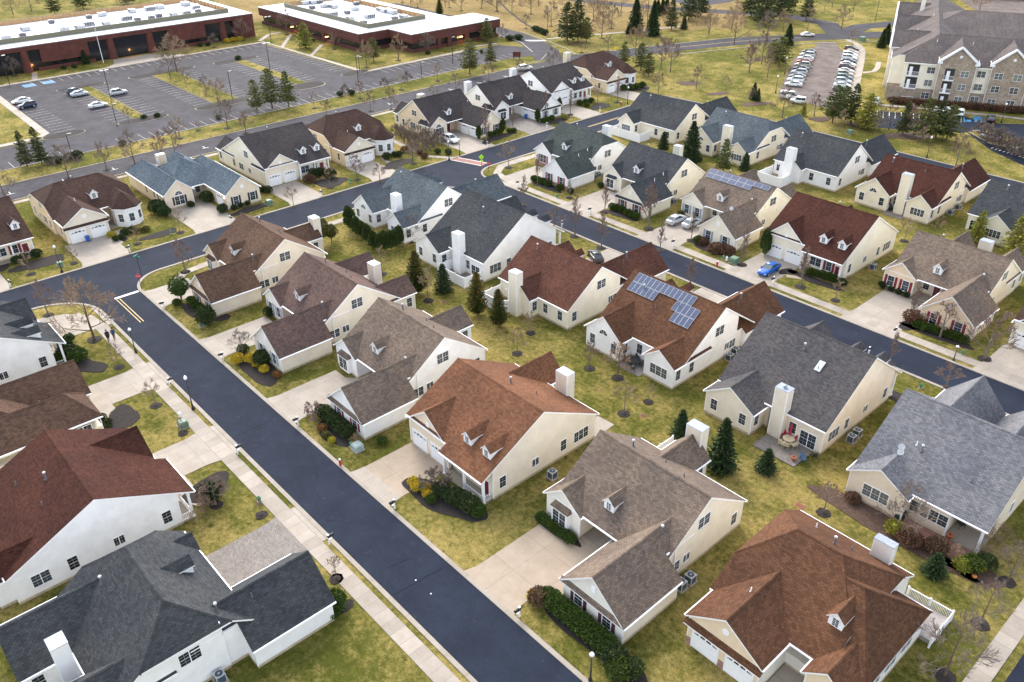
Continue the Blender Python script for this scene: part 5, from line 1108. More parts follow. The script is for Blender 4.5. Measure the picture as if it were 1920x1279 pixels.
trees('columnar bare street trees along the far street', 'tall narrow bare street tree from the left beside the far street', [('col', g(13, 110, 505), 7.5, .7), ('col', g(13, 392, 892), 9.2), ('col', g(13, 590, 978), 8.2), ('col', g(13, 350, 605), 4.6), ('col', g(13, 615, 712), 7.2), ('col', g(13, 945, 838), 10.2, 1.3), ('col', g(13, 1030, 1000), 6.5), ('col', g(13, 1262, 925), 6.5, .8), ('col', g(13, 1642, 1108), 7.6), ('col', g(13, 1252, 1270), 5.8, 1.4),
      ('col', g(14, 358, 775), 8.2), ('sap', g(14, 590, 866), 4.2), ('col', g(14, 1092, 1000), 6.6), ('street', g(14, 1285, 1112), 6.2, 1.3), ('street', g(14, 1585, 1255), 8.4, 1.2), ('col', g(6, 1165, 775), 6), ('street', g(6, 1480, 905), 4.2, 1.3), ('col', g(13, 10, 660), 7)], True)
trees('young bare trees in the back gardens', 'young bare tree from the left in the middle back gardens', [('sap', g(5, 1065, 597), 4.2), ('sap', g(5, 990, 712), 4.6), ('street', g(5, 1395, 795), 5.0, .8), ('sap', g(5, 1590, 1050), 5.6), ('sap', g(5, 1727, 985), 3.2), ('sap', g(5, 490, 415), 6.6, .8), ('sap', g(5, 230, 265), 5.6, .8), ('sap', g(14, 1050, 470), 5), ('sap', g(14, 1265, 440), 4.4), ('spread', g(15, 555, 740), 5.6, .9)], True)
trees('', 'bare tree holding a few russet leaves behind the solar panel house', [('russet', g(5, 1555, 850), 6.2)], True)
trees('', 'tall bare tree leaning in front of the pale grey roofed house windows', [('spread', g(9, 1215, 482), 7.8, .8)])
trees('bare trees by the sidewalk in the bottom right corner', 'bare tree from the left on the lawn in the bottom right corner', [('sap', g(9, 790, 330), 5), ('spread', g(9, 1670, 955), 6, .8), ('spread', g(9, 1823, 718), 5.5, .8), ('spread', g(9, 1470, 1245), 8, .9)], True)
trees('', 'dense bare shrub tree beside the pale green porch on the far street', [('spread', g(13, 235, 822), 4.2, 1.3)])
trees('', 'small bare tree spreading over the yellow shrub bed', [('spread', g(4, 1368, 722), 4.6)])
trees('', 'low weeping cherry tree in bare winter twigs by a driveway', [('weep', g(4, 1765, 1080), 2.9, 1.1)])
trees('', 'round green evergreen tree by the corner house driveway', [('round', g(4, 1022, 415), 4.4, .9)], name='evergreen_tree')
trees('golden green arborvitae trees in the back gardens', 'golden green arborvitae tree from the left in the back gardens', [('gold', g(5, 425, 372), 7.6, .9), ('gold', g(5, 765, 492), 7.4, .8), ('gold', g(5, 885, 556), 6.3, .85)], name='arborvitae_tree')
trees('dark spruces in the back gardens', 'dark green spruce from the left in the back gardens', [('smallspruce', g(5, 575, 362), 4.9), ('spruce', g(10, 1028, 272), 7.2, .9), ('smallspruce', g(9, 465, 92), 3.2, 1.2), ('smallspruce', g(10, 822, 108), 4.0), ('spruce', g(13, 1258, 325), 9, .95), ('pine', g(13, 1500, 430), 8, .75), ('smallspruce', g(13, 1662, 398), 4), ('smallspruce', g(13, 1052, 235), 4, 1.1), ('smallspruce', g(33, 500, 1165), 2.7, 1.4)], name='spruce_tree')
trees('', 'narrow dark arborvitae at the corner of the dark red roofed garage', [('arbor', g(13, 1810, 1035), 5.0, .7)], name='arborvitae_tree')
trees('small ornamental trees beside the mid brown roofed house', 'rusty leaved small tree from the left behind the mid brown roof', [('orange', g(12, 992, 300), 5.6, .85), ('orange', g(12, 1062, 282), 4.0, .75)], name='ornamental_tree')
trees('yellow green trees behind the maroon shuttered house', 'yellow green conifer from the left behind the maroon shuttered house', [('yspruce', g(14, 1520, 480), 6.2), ('yspruce', g(14, 1760, 575), 7.8)], name='conifer')
# arborvitae hedge round the back of the white corner house: each bush by itself
hp = [g(15, 75, 640), g(15, 130, 690), g(15, 175, 715), g(15, 215, 745), g(15, 262, 800), g(15, 315, 815), g(15, 355, 810), g(15, 395, 800), g(15, 430, 790), g(15, 462, 770)]
trees('arborvitae hedge behind the white corner house', 'arborvitae bush from the left in the clipped hedge behind the white corner house', [('arbor', p, 4.6 if i == 0 else rnd.uniform(3.4, 3.9), .9) for i, p in enumerate(hp)], name='arborvitae_bush', cat='bush')
# cypresses by row T
trees('cypress shrubs beside the cross street garages', 'dark columnar cypress from the left beside the cross street garages', [('cypress', g(21, 703, 718), 3.6), ('cypress', g(21, 862, 672), 3.6), ('cypress', g(21, 1094, 604), 3.6), ('cypress', g(21, 1237, 546), 4.2, .9)], name='cypress', cat='tree')
trees('bare hedge trees beside the white car drive', 'low bare tree from the left in the tangled hedge by the white car', [('spread', g(21, x, y), h, .8) for x, y, h in ((205, 745, 5.2), (262, 870, 5.6), (325, 820, 4.4), (405, 772, 4.8), (455, 762, 4.4), (300, 735, 4.6), (370, 745, 4.8), (240, 700, 4.6))])
trees('twiggy shrubs in the hedge by the white car', 'twiggy shrub from the left in the hedge by the white car', [('shrub', g(21, x, y), h, 1.2) for x, y, h in ((150, 690, 3), (190, 715, 3.2), (230, 740, 3), (280, 760, 3.4), (330, 775, 3), (380, 795, 2.8), (430, 745, 3), (250, 800, 2.6), (350, 735, 3.4), (420, 700, 3))], name='bare_shrub', cat='shrub')
trees('bare trees massed at the top of the picture', 'bare tree from the left along the top edge fields', [('big', G(x, y), h, .9) for x, y, h in ((25, 28, 9), (60, 22, 10), (235, 20, 8), (620, 3, 9), (690, 4, 9), (770, 6, 10), (835, 14, 9), (905, 8, 10), (960, 22, 9), (1010, 12, 10), (1065, 26, 10), (1095, 12, 9), (1130, 42, 9), (1165, 20, 9), (1205, 40, 8), (1255, 48, 9), (1330, 62, 9), (1372, 56, 9), (1468, 60, 8), (1395, 30, 10), (1560, 14, 8), (1600, 22, 8), (1120, 5, 9), (985, 3, 9))])
# verge beyond row T
trees('bare trees on the verge behind the brown roofed houses', 'leafless tree from the left along the grass verge by the car park', [('spread', g(26, 1012, 1000), 8.5), ('spread', g(26, 515, 1095), 8), ('street', g(26, 800, 1035), 7), ('street', g(26, 1225, 982), 8), ('street', g(26, 1318, 930), 8.2), ('sap', g(26, 1350, 800), 6.2), ('spread', g(26, 1708, 722), 8), ('sap', g(26, 1842, 762), 5.4), ('spread', g(26, 45, 1270), 7.5), ('street', g(31, 212, 655), 6), ('sap', g(31, 650, 492), 4.8), ('street', g(31, 728, 536), 4.6, 1.3), ('street', g(31, 1012, 510), 6.2), ('street', g(31, 1145, 500), 6.4),
      ('street', g(31, 945, 428), 5.4), ('sap', g(31, 1210, 372), 5), ('sap', g(31, 1441, 316), 6), ('spread', g(31, 1560, 385), 5.4), ('street', g(31, 1772, 316), 6.5), ('spread', g(29, 448, 515), 7.5), ('spread', g(29, 212, 565), 6), ('sap', g(26, 1484, 738), 2.5), ('spread', g(31, 1415, 420), 3.6, 1.3)], True)
trees('conifers on the verge by the car park', 'conifer from the left on the verge by the striped car park', [('dpine', g(26, 207, 1008), 8.2, .75), ('dpine', g(26, 318, 992), 8.6, .75), ('pine', g(31, 282, 516), 8.6, .8), ('pine', g(31, 380, 492), 10.6, .9), ('pine', g(31, 487, 486), 9.8, .8), ('pine', g(28, 1616, 536), 10.6, .95), ('pine', g(28, 1766, 466), 7.2, .9)], name='pine_tree')
trees('trees on the car park islands', 'bare tree from the left on the car park islands', [('big', g(26, 1325, 300), 11.5, 1.1), ('spread', g(26, 1280, 352), 8), ('sap', g(26, 1396, 412), 6), ('sap', g(26, 968, 686), 5), ('spread', g(26, 1545, 470), 5.8), ('big', g(26, 1640, 548), 7.6)], True)
trees('bare trees in front of the office buildings', 'bare tree from the left on the office lawns', [('spread', g(26, 110, 330), 6.5), ('spread', g(27, 1750, 290), 8), ('spread', g(27, 1545, 340), 5), ('spread', g(28, 300, 250), 9.5), ('spread', g(28, 640, 356), 6), ('big', g(28, 875, 486), 8.5, .8), ('russet', g(28, 1103, 436), 9), ('spread', g(28, 1315, 388), 7.5), ('spread', g(28, 1848, 270), 5), ('sap', g(26, 450, 260), 5)], True)
trees('conifers in front of the office buildings', 'conifer from the left by the brick offices', [('smallspruce', g(26, 645, 240), 4.4), ('yspruce', g(28, 435, 346), 8.6, 1.2), ('pine', g(28, 925, 442), 7.4), ('pine', g(28, 1740, 300), 8), ('smallspruce', g(27, 1140, 350), 4.2)], name='conifer')
trees('bare trees in the straw coloured field', 'bare tree from the left in the straw coloured field at the top', [('spread', g(28, 1555, 78), 9), ('spread', g(28, 1470, 55), 6.5), ('spread', g(28, 1810, 82), 8), ('spread', g(28, 1700, 60), 7), ('spread', g(28, 1240, 55), 6), ('big', g(29, 290, 102), 10), ('spread', g(29, 48, 82), 9), ('spread', g(29, 255, 205), 5.6), ('spread', g(29, 435, 190), 9.5), ('big', g(29, 740, 150), 10), ('spread', g(29, 870, 207), 10), ('big', g(29, 800, 277), 9.5), ('spread', g(29, 845, 370), 5.5), ('spread', g(29, 655, 380), 4), ('spread', g(28, 1130, 20), 7)], True)
trees('', 'small orange brown cone shaped tree beside the office roof', [('gold', g(28, 1400, 108), 6)], name='conifer')
trees('dark pines by the park road', 'dark pine from the left by the top road', [('dpine', g(29, 552, 298), 13), ('dpine', g(29, 627, 298), 14, .9), ('pine', g(29, 690, 308), 8.5), ('spruce', g(29, 1040, 235), 11.5), ('spruce', g(29, 985, 245), 3), ('spruce', g(29, 1165, 258), 12, .8), ('dpine', g(29, 1300, 215), 11, .8), ('dpine', g(29, 1425, 146), 13), ('dpine', g(29, 1510, 120), 13), ('smallspruce', g(29, 1390, 210), 4.5), ('dpine', g(30, 30, 120), 14), ('dpine', g(30, 110, 170), 15), ('dpine', g(30, 230, 135), 14), ('dpine', g(30, 410, 140), 12.5, .8), ('dpine', g(30, 290, 70), 13), ('dpine', g(30, 170, 60), 14), ('dpine', g(27, 600, 60), 11), ('dpine', g(27, 920, 30), 11), ('pine', g(27, 400, 112), 10), ('spruce', g(29, 1200, 110), 6), ('spruce', g(29, 1235, 100), 6), ('spruce', g(29, 1265, 95), 6)], name='pine_tree')
trees('bare trees on the lawns by the top road', 'bare tree from the left near the top road', [('big', g(29, 1042, 392), 9.5), ('street', g(29, 1225, 498), 11, .9), ('street', g(29, 1292, 522), 11), ('big', g(29, 1752, 322), 12, .9), ('sap', g(29, 1565, 252), 8), ('street', g(29, 1862, 520), 9.5, .8), ('street', g(29, 1208, 662), 6), ('street', g(29, 1480, 640), 7), ('sap', g(29, 1690, 660), 5), ('sap', g(29, 1485, 185), 6), ('street', g(30, 15, 502), 10, .8), ('street', g(30, 102, 445), 11, .8), ('street', g(30, 142, 540), 10, .7), ('spread', g(30, 138, 292), 11), ('spread', g(30, 655, 205), 9), ('sap', g(30, 420, 212), 10), ('street', g(30, 245, 815), 8.5), ('street', g(30, 465, 805), 6.5), ('sap', g(30, 535, 88), 8), ('sap', g(30, 725, 320), 6), ('big', g(30, 1610, 80), 8), ('spread', g(29, 1090, 300), 6)])
trees('young green conifers behind the far turret house', 'fresh green conifer from the left behind the far turret house', [('pine', g(29, 962, 470), 7.2, .9), ('pine', g(29, 1080, 512), 8.4), ('pine', g(29, 1135, 552), 7)], name='conifer')
trees('trees between the car rows and the slate roofed houses', 'tree from the left in the mixed belt before the apartments', [('pine', g(32, 640, 288), 9.5, 1.1), ('pine', g(32, 700, 262), 8.5, 1.1), ('dpine', g(32, 762, 292), 10, .8), ('yspruce', g(32, 862, 322), 8.6, 1.3), ('sap', g(32, 690, 345), 6), ('spread', g(32, 1018, 335), 6.5), ('dpine', g(32, 1110, 362), 8, .9), ('big', g(32, 1180, 372), 7.5), ('pine', g(32, 1240, 400), 10, 1), ('dpine', g(32, 1330, 385), 9), ('pine', g(32, 1400, 405), 8.5, 1.1), ('spread', g(32, 950, 345), 6), ('spruce', g(30, 283, 312), 7), ('pine', g(30, 222, 462), 9, 1.3), ('pine', g(30, 180, 430), 7, 1.2), ('yspruce', g(30, 390, 800), 3.4), ('spruce', g(30, 930, 330), 6), ('spruce', g(30, 960, 300), 6.5), ('street', g(32, 1462, 578), 8), ('sap', g(32, 1235, 440), 5), ('smallspruce', g(30, 45, 690), 4.6, .8), ('smallspruce', g(30, 75, 700), 3.4, .8), ('spread', g(30, 30, 700), 4)], name='belt_tree')
trees('tangled bare shrubs by the apartment car park', 'twiggy bare shrub from the left on the apartment car park bank', [('shrub', g(32, 1620+k*44, 372+k*22+(k % 3)*14), 4.5, 1.2) for k in range(8)], name='bare_shrub', cat='shrub')
# far woods at the top edge, one mass
fw_ = MB(); r_ = random.Random(4)
def tuft(x, y, h, w, m_):
    for _ in range(60):
        p = Vector((x+r_.gauss(0, w*.4), y+r_.gauss(0, w*.4), h*r_.uniform(.15, 1))); leafq(fw_, p, Vector((r_.uniform(-1, 1), r_.uniform(-1, 1), r_.uniform(0, 1))), 1.3, .9, m_, r_)
for k in range(70):
    p = G(-60+k*9.5, -22+r_.uniform(-14, 8)) if k < 22 else G(400+(k-22)*34, -60+r_.uniform(-12, 12)); tuft(p[0], p[1], r_.uniform(8, 13), 7, r_.choice([LF['brown'], LF['brown'], LF['olive']]))
tag(fw_.build('woodland', recalc=False), 'brown winter woodland massed along the top left edge', 'woodland', kind='stuff')
# ---------------------------------------------------------------- beds and shrubs
def bed(cx, cy, rx, ry, rot=0, m_=None, seed=1, label=None):
    r = random.Random(seed+int(cx*7)); n = 40; ph = [r.uniform(0, 6.28) for _ in range(3)]; c, s_ = math.cos(R(rot)), math.sin(R(rot)); pts = []
    for k in range(n):
        t = 2*math.pi*k/n; q = 1+.16*math.sin(2*t+ph[0])+.1*math.sin(3*t+ph[1])+.05*math.sin(5*t+ph[2])+r.uniform(-.03, .03); x, y = rx*q*math.cos(t), ry*q*math.sin(t); pts.append((cx+x*c-y*s_, cy+x*s_+y*c))
    slab('mulch_bed', pts, 0, .06, m_ or MULCH)
for a in ((-36.5, 40.9, 5.2, 1.25), (-29.9, 40.4, 2.0, 1.7), (-59.6, 42.7, 5.2, 2.2, 14), (-58.6, 45.0, 2, 1.0), (-79.3, 40.3, 3.6, 1.6), (-99.2, 40.2, 4.6, 2.1, 8), (-121.6, 41.0, 4.4, 1.3), (-117.6, 42.8, 1.8, 1.5), (-47.2, 49.0, 3.6, .8), (-79.5, 24, .1, .1),
          (-80.0, 23.4, 2.9, 2.0, 90), (-101.0, 21.4, 3.0, 1.9, 0), (-117.4, 22.4, 3.2, 1.7, 20), (-121.6, 120.5, 4.3, 1.2), (-100.8, 120.6, 4.4, 1.2), (-79.6, 120.6, 4.4, 1.3), (-59.6, 123.0, 4.6, 1.2), (-64.6, 122.6, 1.2, 1.6), (-37.2, 120.3, 5.0, 1.25), (-41.5, 120.8, 1.7, 2.2), (-155.5, 49, 3.2, 1.6, 90), (-155, 68, 1.5, 4.2), (-158.5, 43, 1.4, .8), (-157, 88, 2.4, 4.0),
          (-156.5, 105.5, 2.2, 4, 0), (-155, 135, 1.7, 4.2), (-154.6, 156.5, 1.6, 4.2), (-156, 174, 2, 4), (-158, 28, 2.4, 4), (-161, 22, 1.4, 2), (-47, 24, .1, .1), (-61.8, 14, .1, .1), (-96, 18, .1, .1), (*g(23, 1845, 700), .9, 1.5), (-34, 100.5, 2.6, 1.0), (-128, 29, .1, .1), (-98, 41, .1, .1), (-161, 196, 2.5, 5)):
    if a[2] > .5: bed(*a)
bed(-23.5, 75.8, 9.5, 1.6, 0, RMULCH); bed(-14.2, 76.2, 3.2, 1.5, 10, RMULCH); slab('patio', rect(-22.7, -15.0, 76.4, 78.9), 0, .07, REDPAV)
for p_ in ((30, 60, 415, 3.2), (30, 60, 720, 4), (29, 1430, 600, 4.2), (30, 430, 420, .1), (32, 850, 300, 4), (32, 1150, 372, 6), (32, 560, 262, 3.4), (29, 1640, 675, 3.2)):
    if p_[3] > 1: q = g(*p_[:3]); bed(q[0], q[1], p_[3], p_[3]*.5, 60, RMULCH)
def shrubs(group, desc, items, name='shrub'): trees(group, desc, items, False, name, 'shrub')
shrubs('boxwood mounds along the taupe roofed garage front', 'clipped green bush from the left in the hedge before the taupe garage gable', [('box', (-40.6+k*.95, 41.2, 0)[:2], 1.5, 1.1) for k in range(9)]+[('boxd', (-31.4, 40.6), 1.9, 1.0), ('box', (-30.4, 40.0), 1.7, 1.1), ('boxd', (-29.6, 41.0), 1.6)])
shrubs('bushes at the mouth of the nearest driveway', 'low bush from the left at the mouth of the nearest tan driveway', [('brown', (-41.3, 40.6), 1.4), ('yellow', (-42.1, 40.3), .9)])
shrubs('hedge beneath the bay of the taupe roofed house', 'low clipped bush from the left under the bay window', [('box', (-49.6+k*.9, 48.7), .95, 1.1) for k in range(6)])
shrubs('shrubs in front of the red brown roofed house', 'shrub from the left in the bed before the red brown roofed porch', [('yellow', (-64.2, 41.8), .9), ('yellow', (-63.2, 41.5), 1.0), ('yellow', (-62.4, 42.2), .9), ('yellow', (-61.4, 41.7), .8), ('box', (-60.3, 41.5), .9), ('boxd', (-58.6, 43.6), 1.5, 1.2), ('boxd', (-57.4, 43.9), 1.5, 1.2), ('boxd', (-56.2, 44.1), 1.5, 1.2), ('box', (-55.1, 44.2), 1.2, 1.2), ('boxd', (-60.5, 43.2), 1.6)])
trees('', 'twiggy bare bush beside the tan driveway porch', [('shrub', (-61.4, 43.0), 3.4, 1.2)], name='bare_shrub', cat='shrub')
shrubs('shrubs by the white house garage wing', 'shrub from the left beside the white garage wing near the street', [('boxd', (-83.3+k*1.0, 41.2), 1.5, 1.05) for k in range(7)]+[('big', (-74.9, 40.8), 1.9, .95), ('box', (-73.0, 43.5), 1.0), ('rust', (-80.6, 39.4), .8), ('olive', (-79.0, 39.0), .8), ('yellow', (-77.6, 39.0), .7)])
shrubs('yellow mounds in the mulch bed', 'round yellow shrub from the left in the near mulch bed', [('yellow', g(4, 1340, 760), 1.3), ('yellow', g(4, 1408, 755), 1.1), ('yellow', g(4, 1446, 782), .9), ('yellow', g(4, 1488, 812), .95)])
shrubs('green bushes by the pinkish roofed house', 'green bush from the left around the pinkish roofed garage', [('boxd', g(4, 1480, 770), 2.2, .9), ('box', g(4, 1370, 705), 1.3), ('boxd', g(4, 1520, 498), 1.5), ('rust', g(4, 1560, 840), .8)])
shrubs('bushes along the corner house garage', 'bush from the left along the corner house garage', [('box', g(4, x, y), h) for x, y, h in ((1075, 425, 1.1), (1095, 445, 1.1), (1115, 462, 1.1), (1135, 478, 1.1), (1000, 440, 1.1))]+[('boxd', g(4, 1168, 545), 3.0, .75)])
shrubs('bushes in the beds left of the near street', 'green bush from the left in the beds left of the near street', [('big', g(7, 1160, 330), 2.4), ('big', g(7, 1120, 385), 2.0), ('boxd', g(7, 1190, 250), 2.2), ('box', g(22, 470, 435), 1.8, 1.2), ('boxd', g(22, 415, 420), 1.9, 1.3), ('boxd', g(22, 400, 385), 1.9), ('box', g(22, 358, 455), 1.5, 1.2), ('box', g(22, 418, 320), 1.2), ('boxd', g(22, 615, 790), .9), ('boxd', g(22, 650, 820), .9), ('boxd', g(22, 640, 855), .9), ('boxd', g(22, 600, 850), .8), ('box', g(23, 1830, 700), 2.0, .9), ('box', g(23, 1815, 740), 1.2)])
shrubs('bushes in the corner bed of the pale grey roofed house', 'bush from the left around the pale grey roofed house', [('lime', g(33, 160, 810), 1.3), ('brown', g(33, 290, 900), 1.5), ('brown', g(33, 520, 975), 1.5), ('big', g(33, 665, 1050), 2.2, .9), ('lime', g(33, 750, 1130), 1.3), ('yellow', g(33, 890, 1120), 1.1), ('box', g(33, 825, 1130), 1.6), ('big', g(33, 920, 1050), 2.3), ('big', g(33, 985, 970), 2.5), ('big', g(33, 1060, 900), 2.6), ('boxd', g(33, 940, 1110), 1.6), ('brown', g(9, 950, 260), 1.0)])
shrubs('front garden bushes along the far street', 'small bush from the left in the front beds across the far street', [('box', g(13, x, y), 1.25) for x, y in ((85, 480), (115, 485), (150, 498), (190, 515), (278, 545), (672, 690), (705, 700), (745, 712), (785, 735), (820, 752), (850, 762), (880, 740))]+[('boxd', g(13, 360, 570), 1.1), ('boxd', g(13, 585, 525), 1.1), ('brown', g(13, 1350, 950), 1.2), ('brown', g(13, 1450, 1010), 1.5, 1.3), ('brown', g(13, 1530, 1020), 1.4, 1.3), ('box', g(13, 1310, 940), 1.3), ('box', g(13, 1375, 945), .9), ('olive', g(13, 1190, 735), 1.0), ('olive', g(13, 1290, 770), .8)])
shrubs('front garden bushes by the blue car house', 'bush from the left before the maroon shuttered houses', [('box', g(14, x, y), 1.3) for x, y in ((415, 695), (450, 705), (497, 715), (540, 728), (580, 742))]+[('boxd', g(14, 630, 770), 1.3), ('big', g(14, 662, 765), 1.9, .8)]+[('box', g(14, x, y), 1.2) for x, y in ((1135, 1045), (1175, 1060), (1220, 1070), (1262, 1085), (1310, 1100), (1350, 1115), (1395, 1130), (1440, 1145))]+[('boxd', g(14, 905, 780), 1.2), ('boxd', g(14, 960, 802), .9), ('boxd', g(14, 1010, 822), .9), ('boxd', g(14, 1060, 842), .9), ('brown', g(14, 1115, 1005), 1.7, 1.2)])
shrubs('bushes before the cross street houses', 'bush from the left before the cross street houses', [('boxd', g(19, x, y), h) for x, y, h in ((1140, 455, 2.6), (1190, 480, 2.0), (1498, 378, 2.2), (1605, 455, 1.7), (1378, 415, 1.2), (905, 618, 1.3), (955, 600, 1.2), (835, 660, 1.0), (880, 645, 1.0), (120, 820, 1.3), (180, 800, 1.3), (270, 775, 1.5), (1690, 435, 1.0), (1735, 418, 1.0), (1785, 405, 1.0))]+[('yellow', g(19, 800, 630), 1.0), ('olive', g(19, 1055, 590), 1.0), ('olive', g(19, 1000, 600), .9)]+
       [('boxd', g(20, x, y), h) for x, y, h in ((470, 835, 1.3), (515, 840, 1.4), (870, 720, 1.9), (930, 710, 1.9), (1000, 720, 2.0), (1440, 578, 1.6), (1535, 560, 1.4), (1500, 560, 1.2))]+[('brown', g(20, 840, 760), 1.6), ('rust', g(20, 1580, 520), 1.2)])
shrubs('bushes before the far cross street houses', 'bush from the left before the farther cross street houses', [('box', g(21, x, y), h) for x, y, h in ((780, 695, 1.2), (810, 685, 1.1), (840, 678, 1.2), (1130, 605, 1.2), (1160, 595, 1.1), (1190, 585, 1.2), (1376, 490, 1.4), (1415, 480, 1.3), (1450, 470, 1.3), (1420, 500, 1.2), (905, 672, 1.1), (935, 668, 1.1), (430, 810, 1.2), (500, 815, 1.3), (1710, 385, 1.6), (1750, 380, 1.6), (1790, 370, 1.6), (1665, 390, 1.6), (720, 60+80, 1))]+[('lime', g(21, 1275, 580), .9), ('brown', g(21, 340, 840), 1.1), ('brown', g(21, 310, 815), 1.0), ('brown', g(21, 620, 570), 1)])
shrubs('dark shrubs on the office verges', 'dark shrub from the left on the office verges', [('boxd', g(26, x, y), h*.75, 1.2) for x, y, h in ((580, 950, 2.4), (440, 985, 2.2), (380, 985, 2.0), (520, 960, 2.0), (1785, 210, 1.8), (920, 850, 1.6), (1640, 650, 1.4), (850, 200, 1.8), (1080, 650, 1.4), (1180, 640, 1.5), (480, 280, 1.6), (560, 270, 1.6), (1500, 110, 1.6), (1560, 105, 1.6))]+[('boxd', g(31, x, y), h*.8, 1.1) for x, y, h in ((815, 412, 1.6), (890, 405, 1.8), (640, 60, 1.6), (1380, 145, 1.5))]+[('yellow', g(27, x, y), 1.3, 1.4) for x, y in ((1640, 305), (1680, 298), (1730, 292))]+[('boxd', g(29, x, y), 1.7, 1.5) for x, y in ((325, 222), (355, 235), (385, 248), (140, 290), (200, 285))])
shrubs('reddish bare shrubs on the verge', 'reddish twiggy shrub from the left on the verge', [('shrub', g(31, 848, 405), 3.2), ('shrub', g(31, 1100, 356), 3.0), ('shrub', g(31, 1250, 318), 3.2), ('shrub', g(29, 1100, 560), 1.5), ('shrub', g(30, 1400, 720), 1.2)], 'bare_shrub')
for k in range(24):
    q = g(30, 1020+k*40, 712+k*3.2); tag(o_ := plant('brown', q, 1.5, None, None, None, 'hedge_bush', SH, 1, 1.5, ('stem', 'foliage')), '%s russet hedge bush from the left along the apartment front' % ORD[k], 'shrub', 'russet hedge along the apartment front')
# ================================================================== VEHICLES, PEOPLE, STREET FURNITURE
def paint(name, c): return plain('paint_'+name, c, .25, .03, spec=.6)
PAINTS = {k: paint(k, c) for k, c in dict(white=(.8, .8, .79), silver=(.5, .52, .54), navy=(.02, .035, .08), blue=(.0, .09, .42), black=(.02, .018, .02), red=(.28, .02, .02), maroon=(.1, .02, .025), grey=(.2, .21, .22), teal=(.05, .12, .14), champagne=(.42, .38, .3)).items()}
TYRE = plain('tyre_rubber', (.015, .015, .015), .9); RIM = plain('alloy_rim', (.45, .46, .48), .35, metal=.5); CGL = glassmat('car_glass', (.03, .045, .05)); REDL = plain('tail_lamp', (.3, .01, .01), .3); CLRL = plain('head_lamp', (.7, .72, .75), .2)
SHAPE = dict(  # x stations: (x, half width, z bottom, z shoulder); cabin: (x, half width, z)
    sedan=dict(b=[(-2.4, .62, .45, .78), (-2.28, .84, .3, .98), (-1.5, .92, .24, 1.04), (-.3, .93, .22, 1.0), (1.0, .93, .22, .98), (1.75, .9, .24, .88), (2.28, .8, .3, .72), (2.42, .58, .42, .6)], c=[(-1.95, .72, 1.02), (-1.2, .64, 1.42), (.15, .64, 1.47), (1.1, .76, 1.0)]),
    suv=dict(b=[(-2.35, .7, .5, .98), (-2.25, .9, .35, 1.12), (-1.4, .95, .3, 1.16), (-.2, .96, .28, 1.12), (1.0, .95, .28, 1.08), (1.7, .93, .3, 1.02), (2.2, .84, .36, .86), (2.36, .62, .46, .7)], c=[(-2.22, .76, 1.14), (-1.85, .7, 1.66), (.25, .7, 1.72), (1.1, .8, 1.12)]),
    van=dict(b=[(-2.8, .85, .5, 1.25), (-2.7, 1.0, .38, 1.35), (-1.2, 1.02, .34, 1.35), (.6, 1.02, .34, 1.3), (1.8, 1.0, .34, 1.15), (2.5, .9, .38, .95), (2.7, .7, .5, .8)], c=[(-2.75, .92, 1.33), (-2.68, .86, 2.1), (.9, .86, 2.15), (1.95, .9, 1.2)]),
    jeep=dict(b=[(-2.0, .82, .5, 1.1), (-1.95, .88, .42, 1.18), (-.8, .9, .4, 1.18), (.6, .9, .4, 1.16), (.9, .78, .42, 1.12), (1.9, .74, .46, 1.06), (2.0, .6, .5, .9)], c=[(-1.95, .8, 1.18), (-1.85, .76, 1.82), (.4, .76, 1.85), (.75, .78, 1.17)]))
def loft(b, rings, m_, cap=True):
    i = len(b.v); k = len(rings[0])
    for r in rings: b.v += r
    for a in range(len(rings)-1):
        for q in range(k): b.poly([i+a*k+q, i+a*k+(q+1) % k, i+(a+1)*k+(q+1) % k, i+(a+1)*k+q], m_)
    if cap: b.poly([i+q for q in reversed(range(k))], m_); b.poly([i+(len(rings)-1)*k+q for q in range(k)], m_)
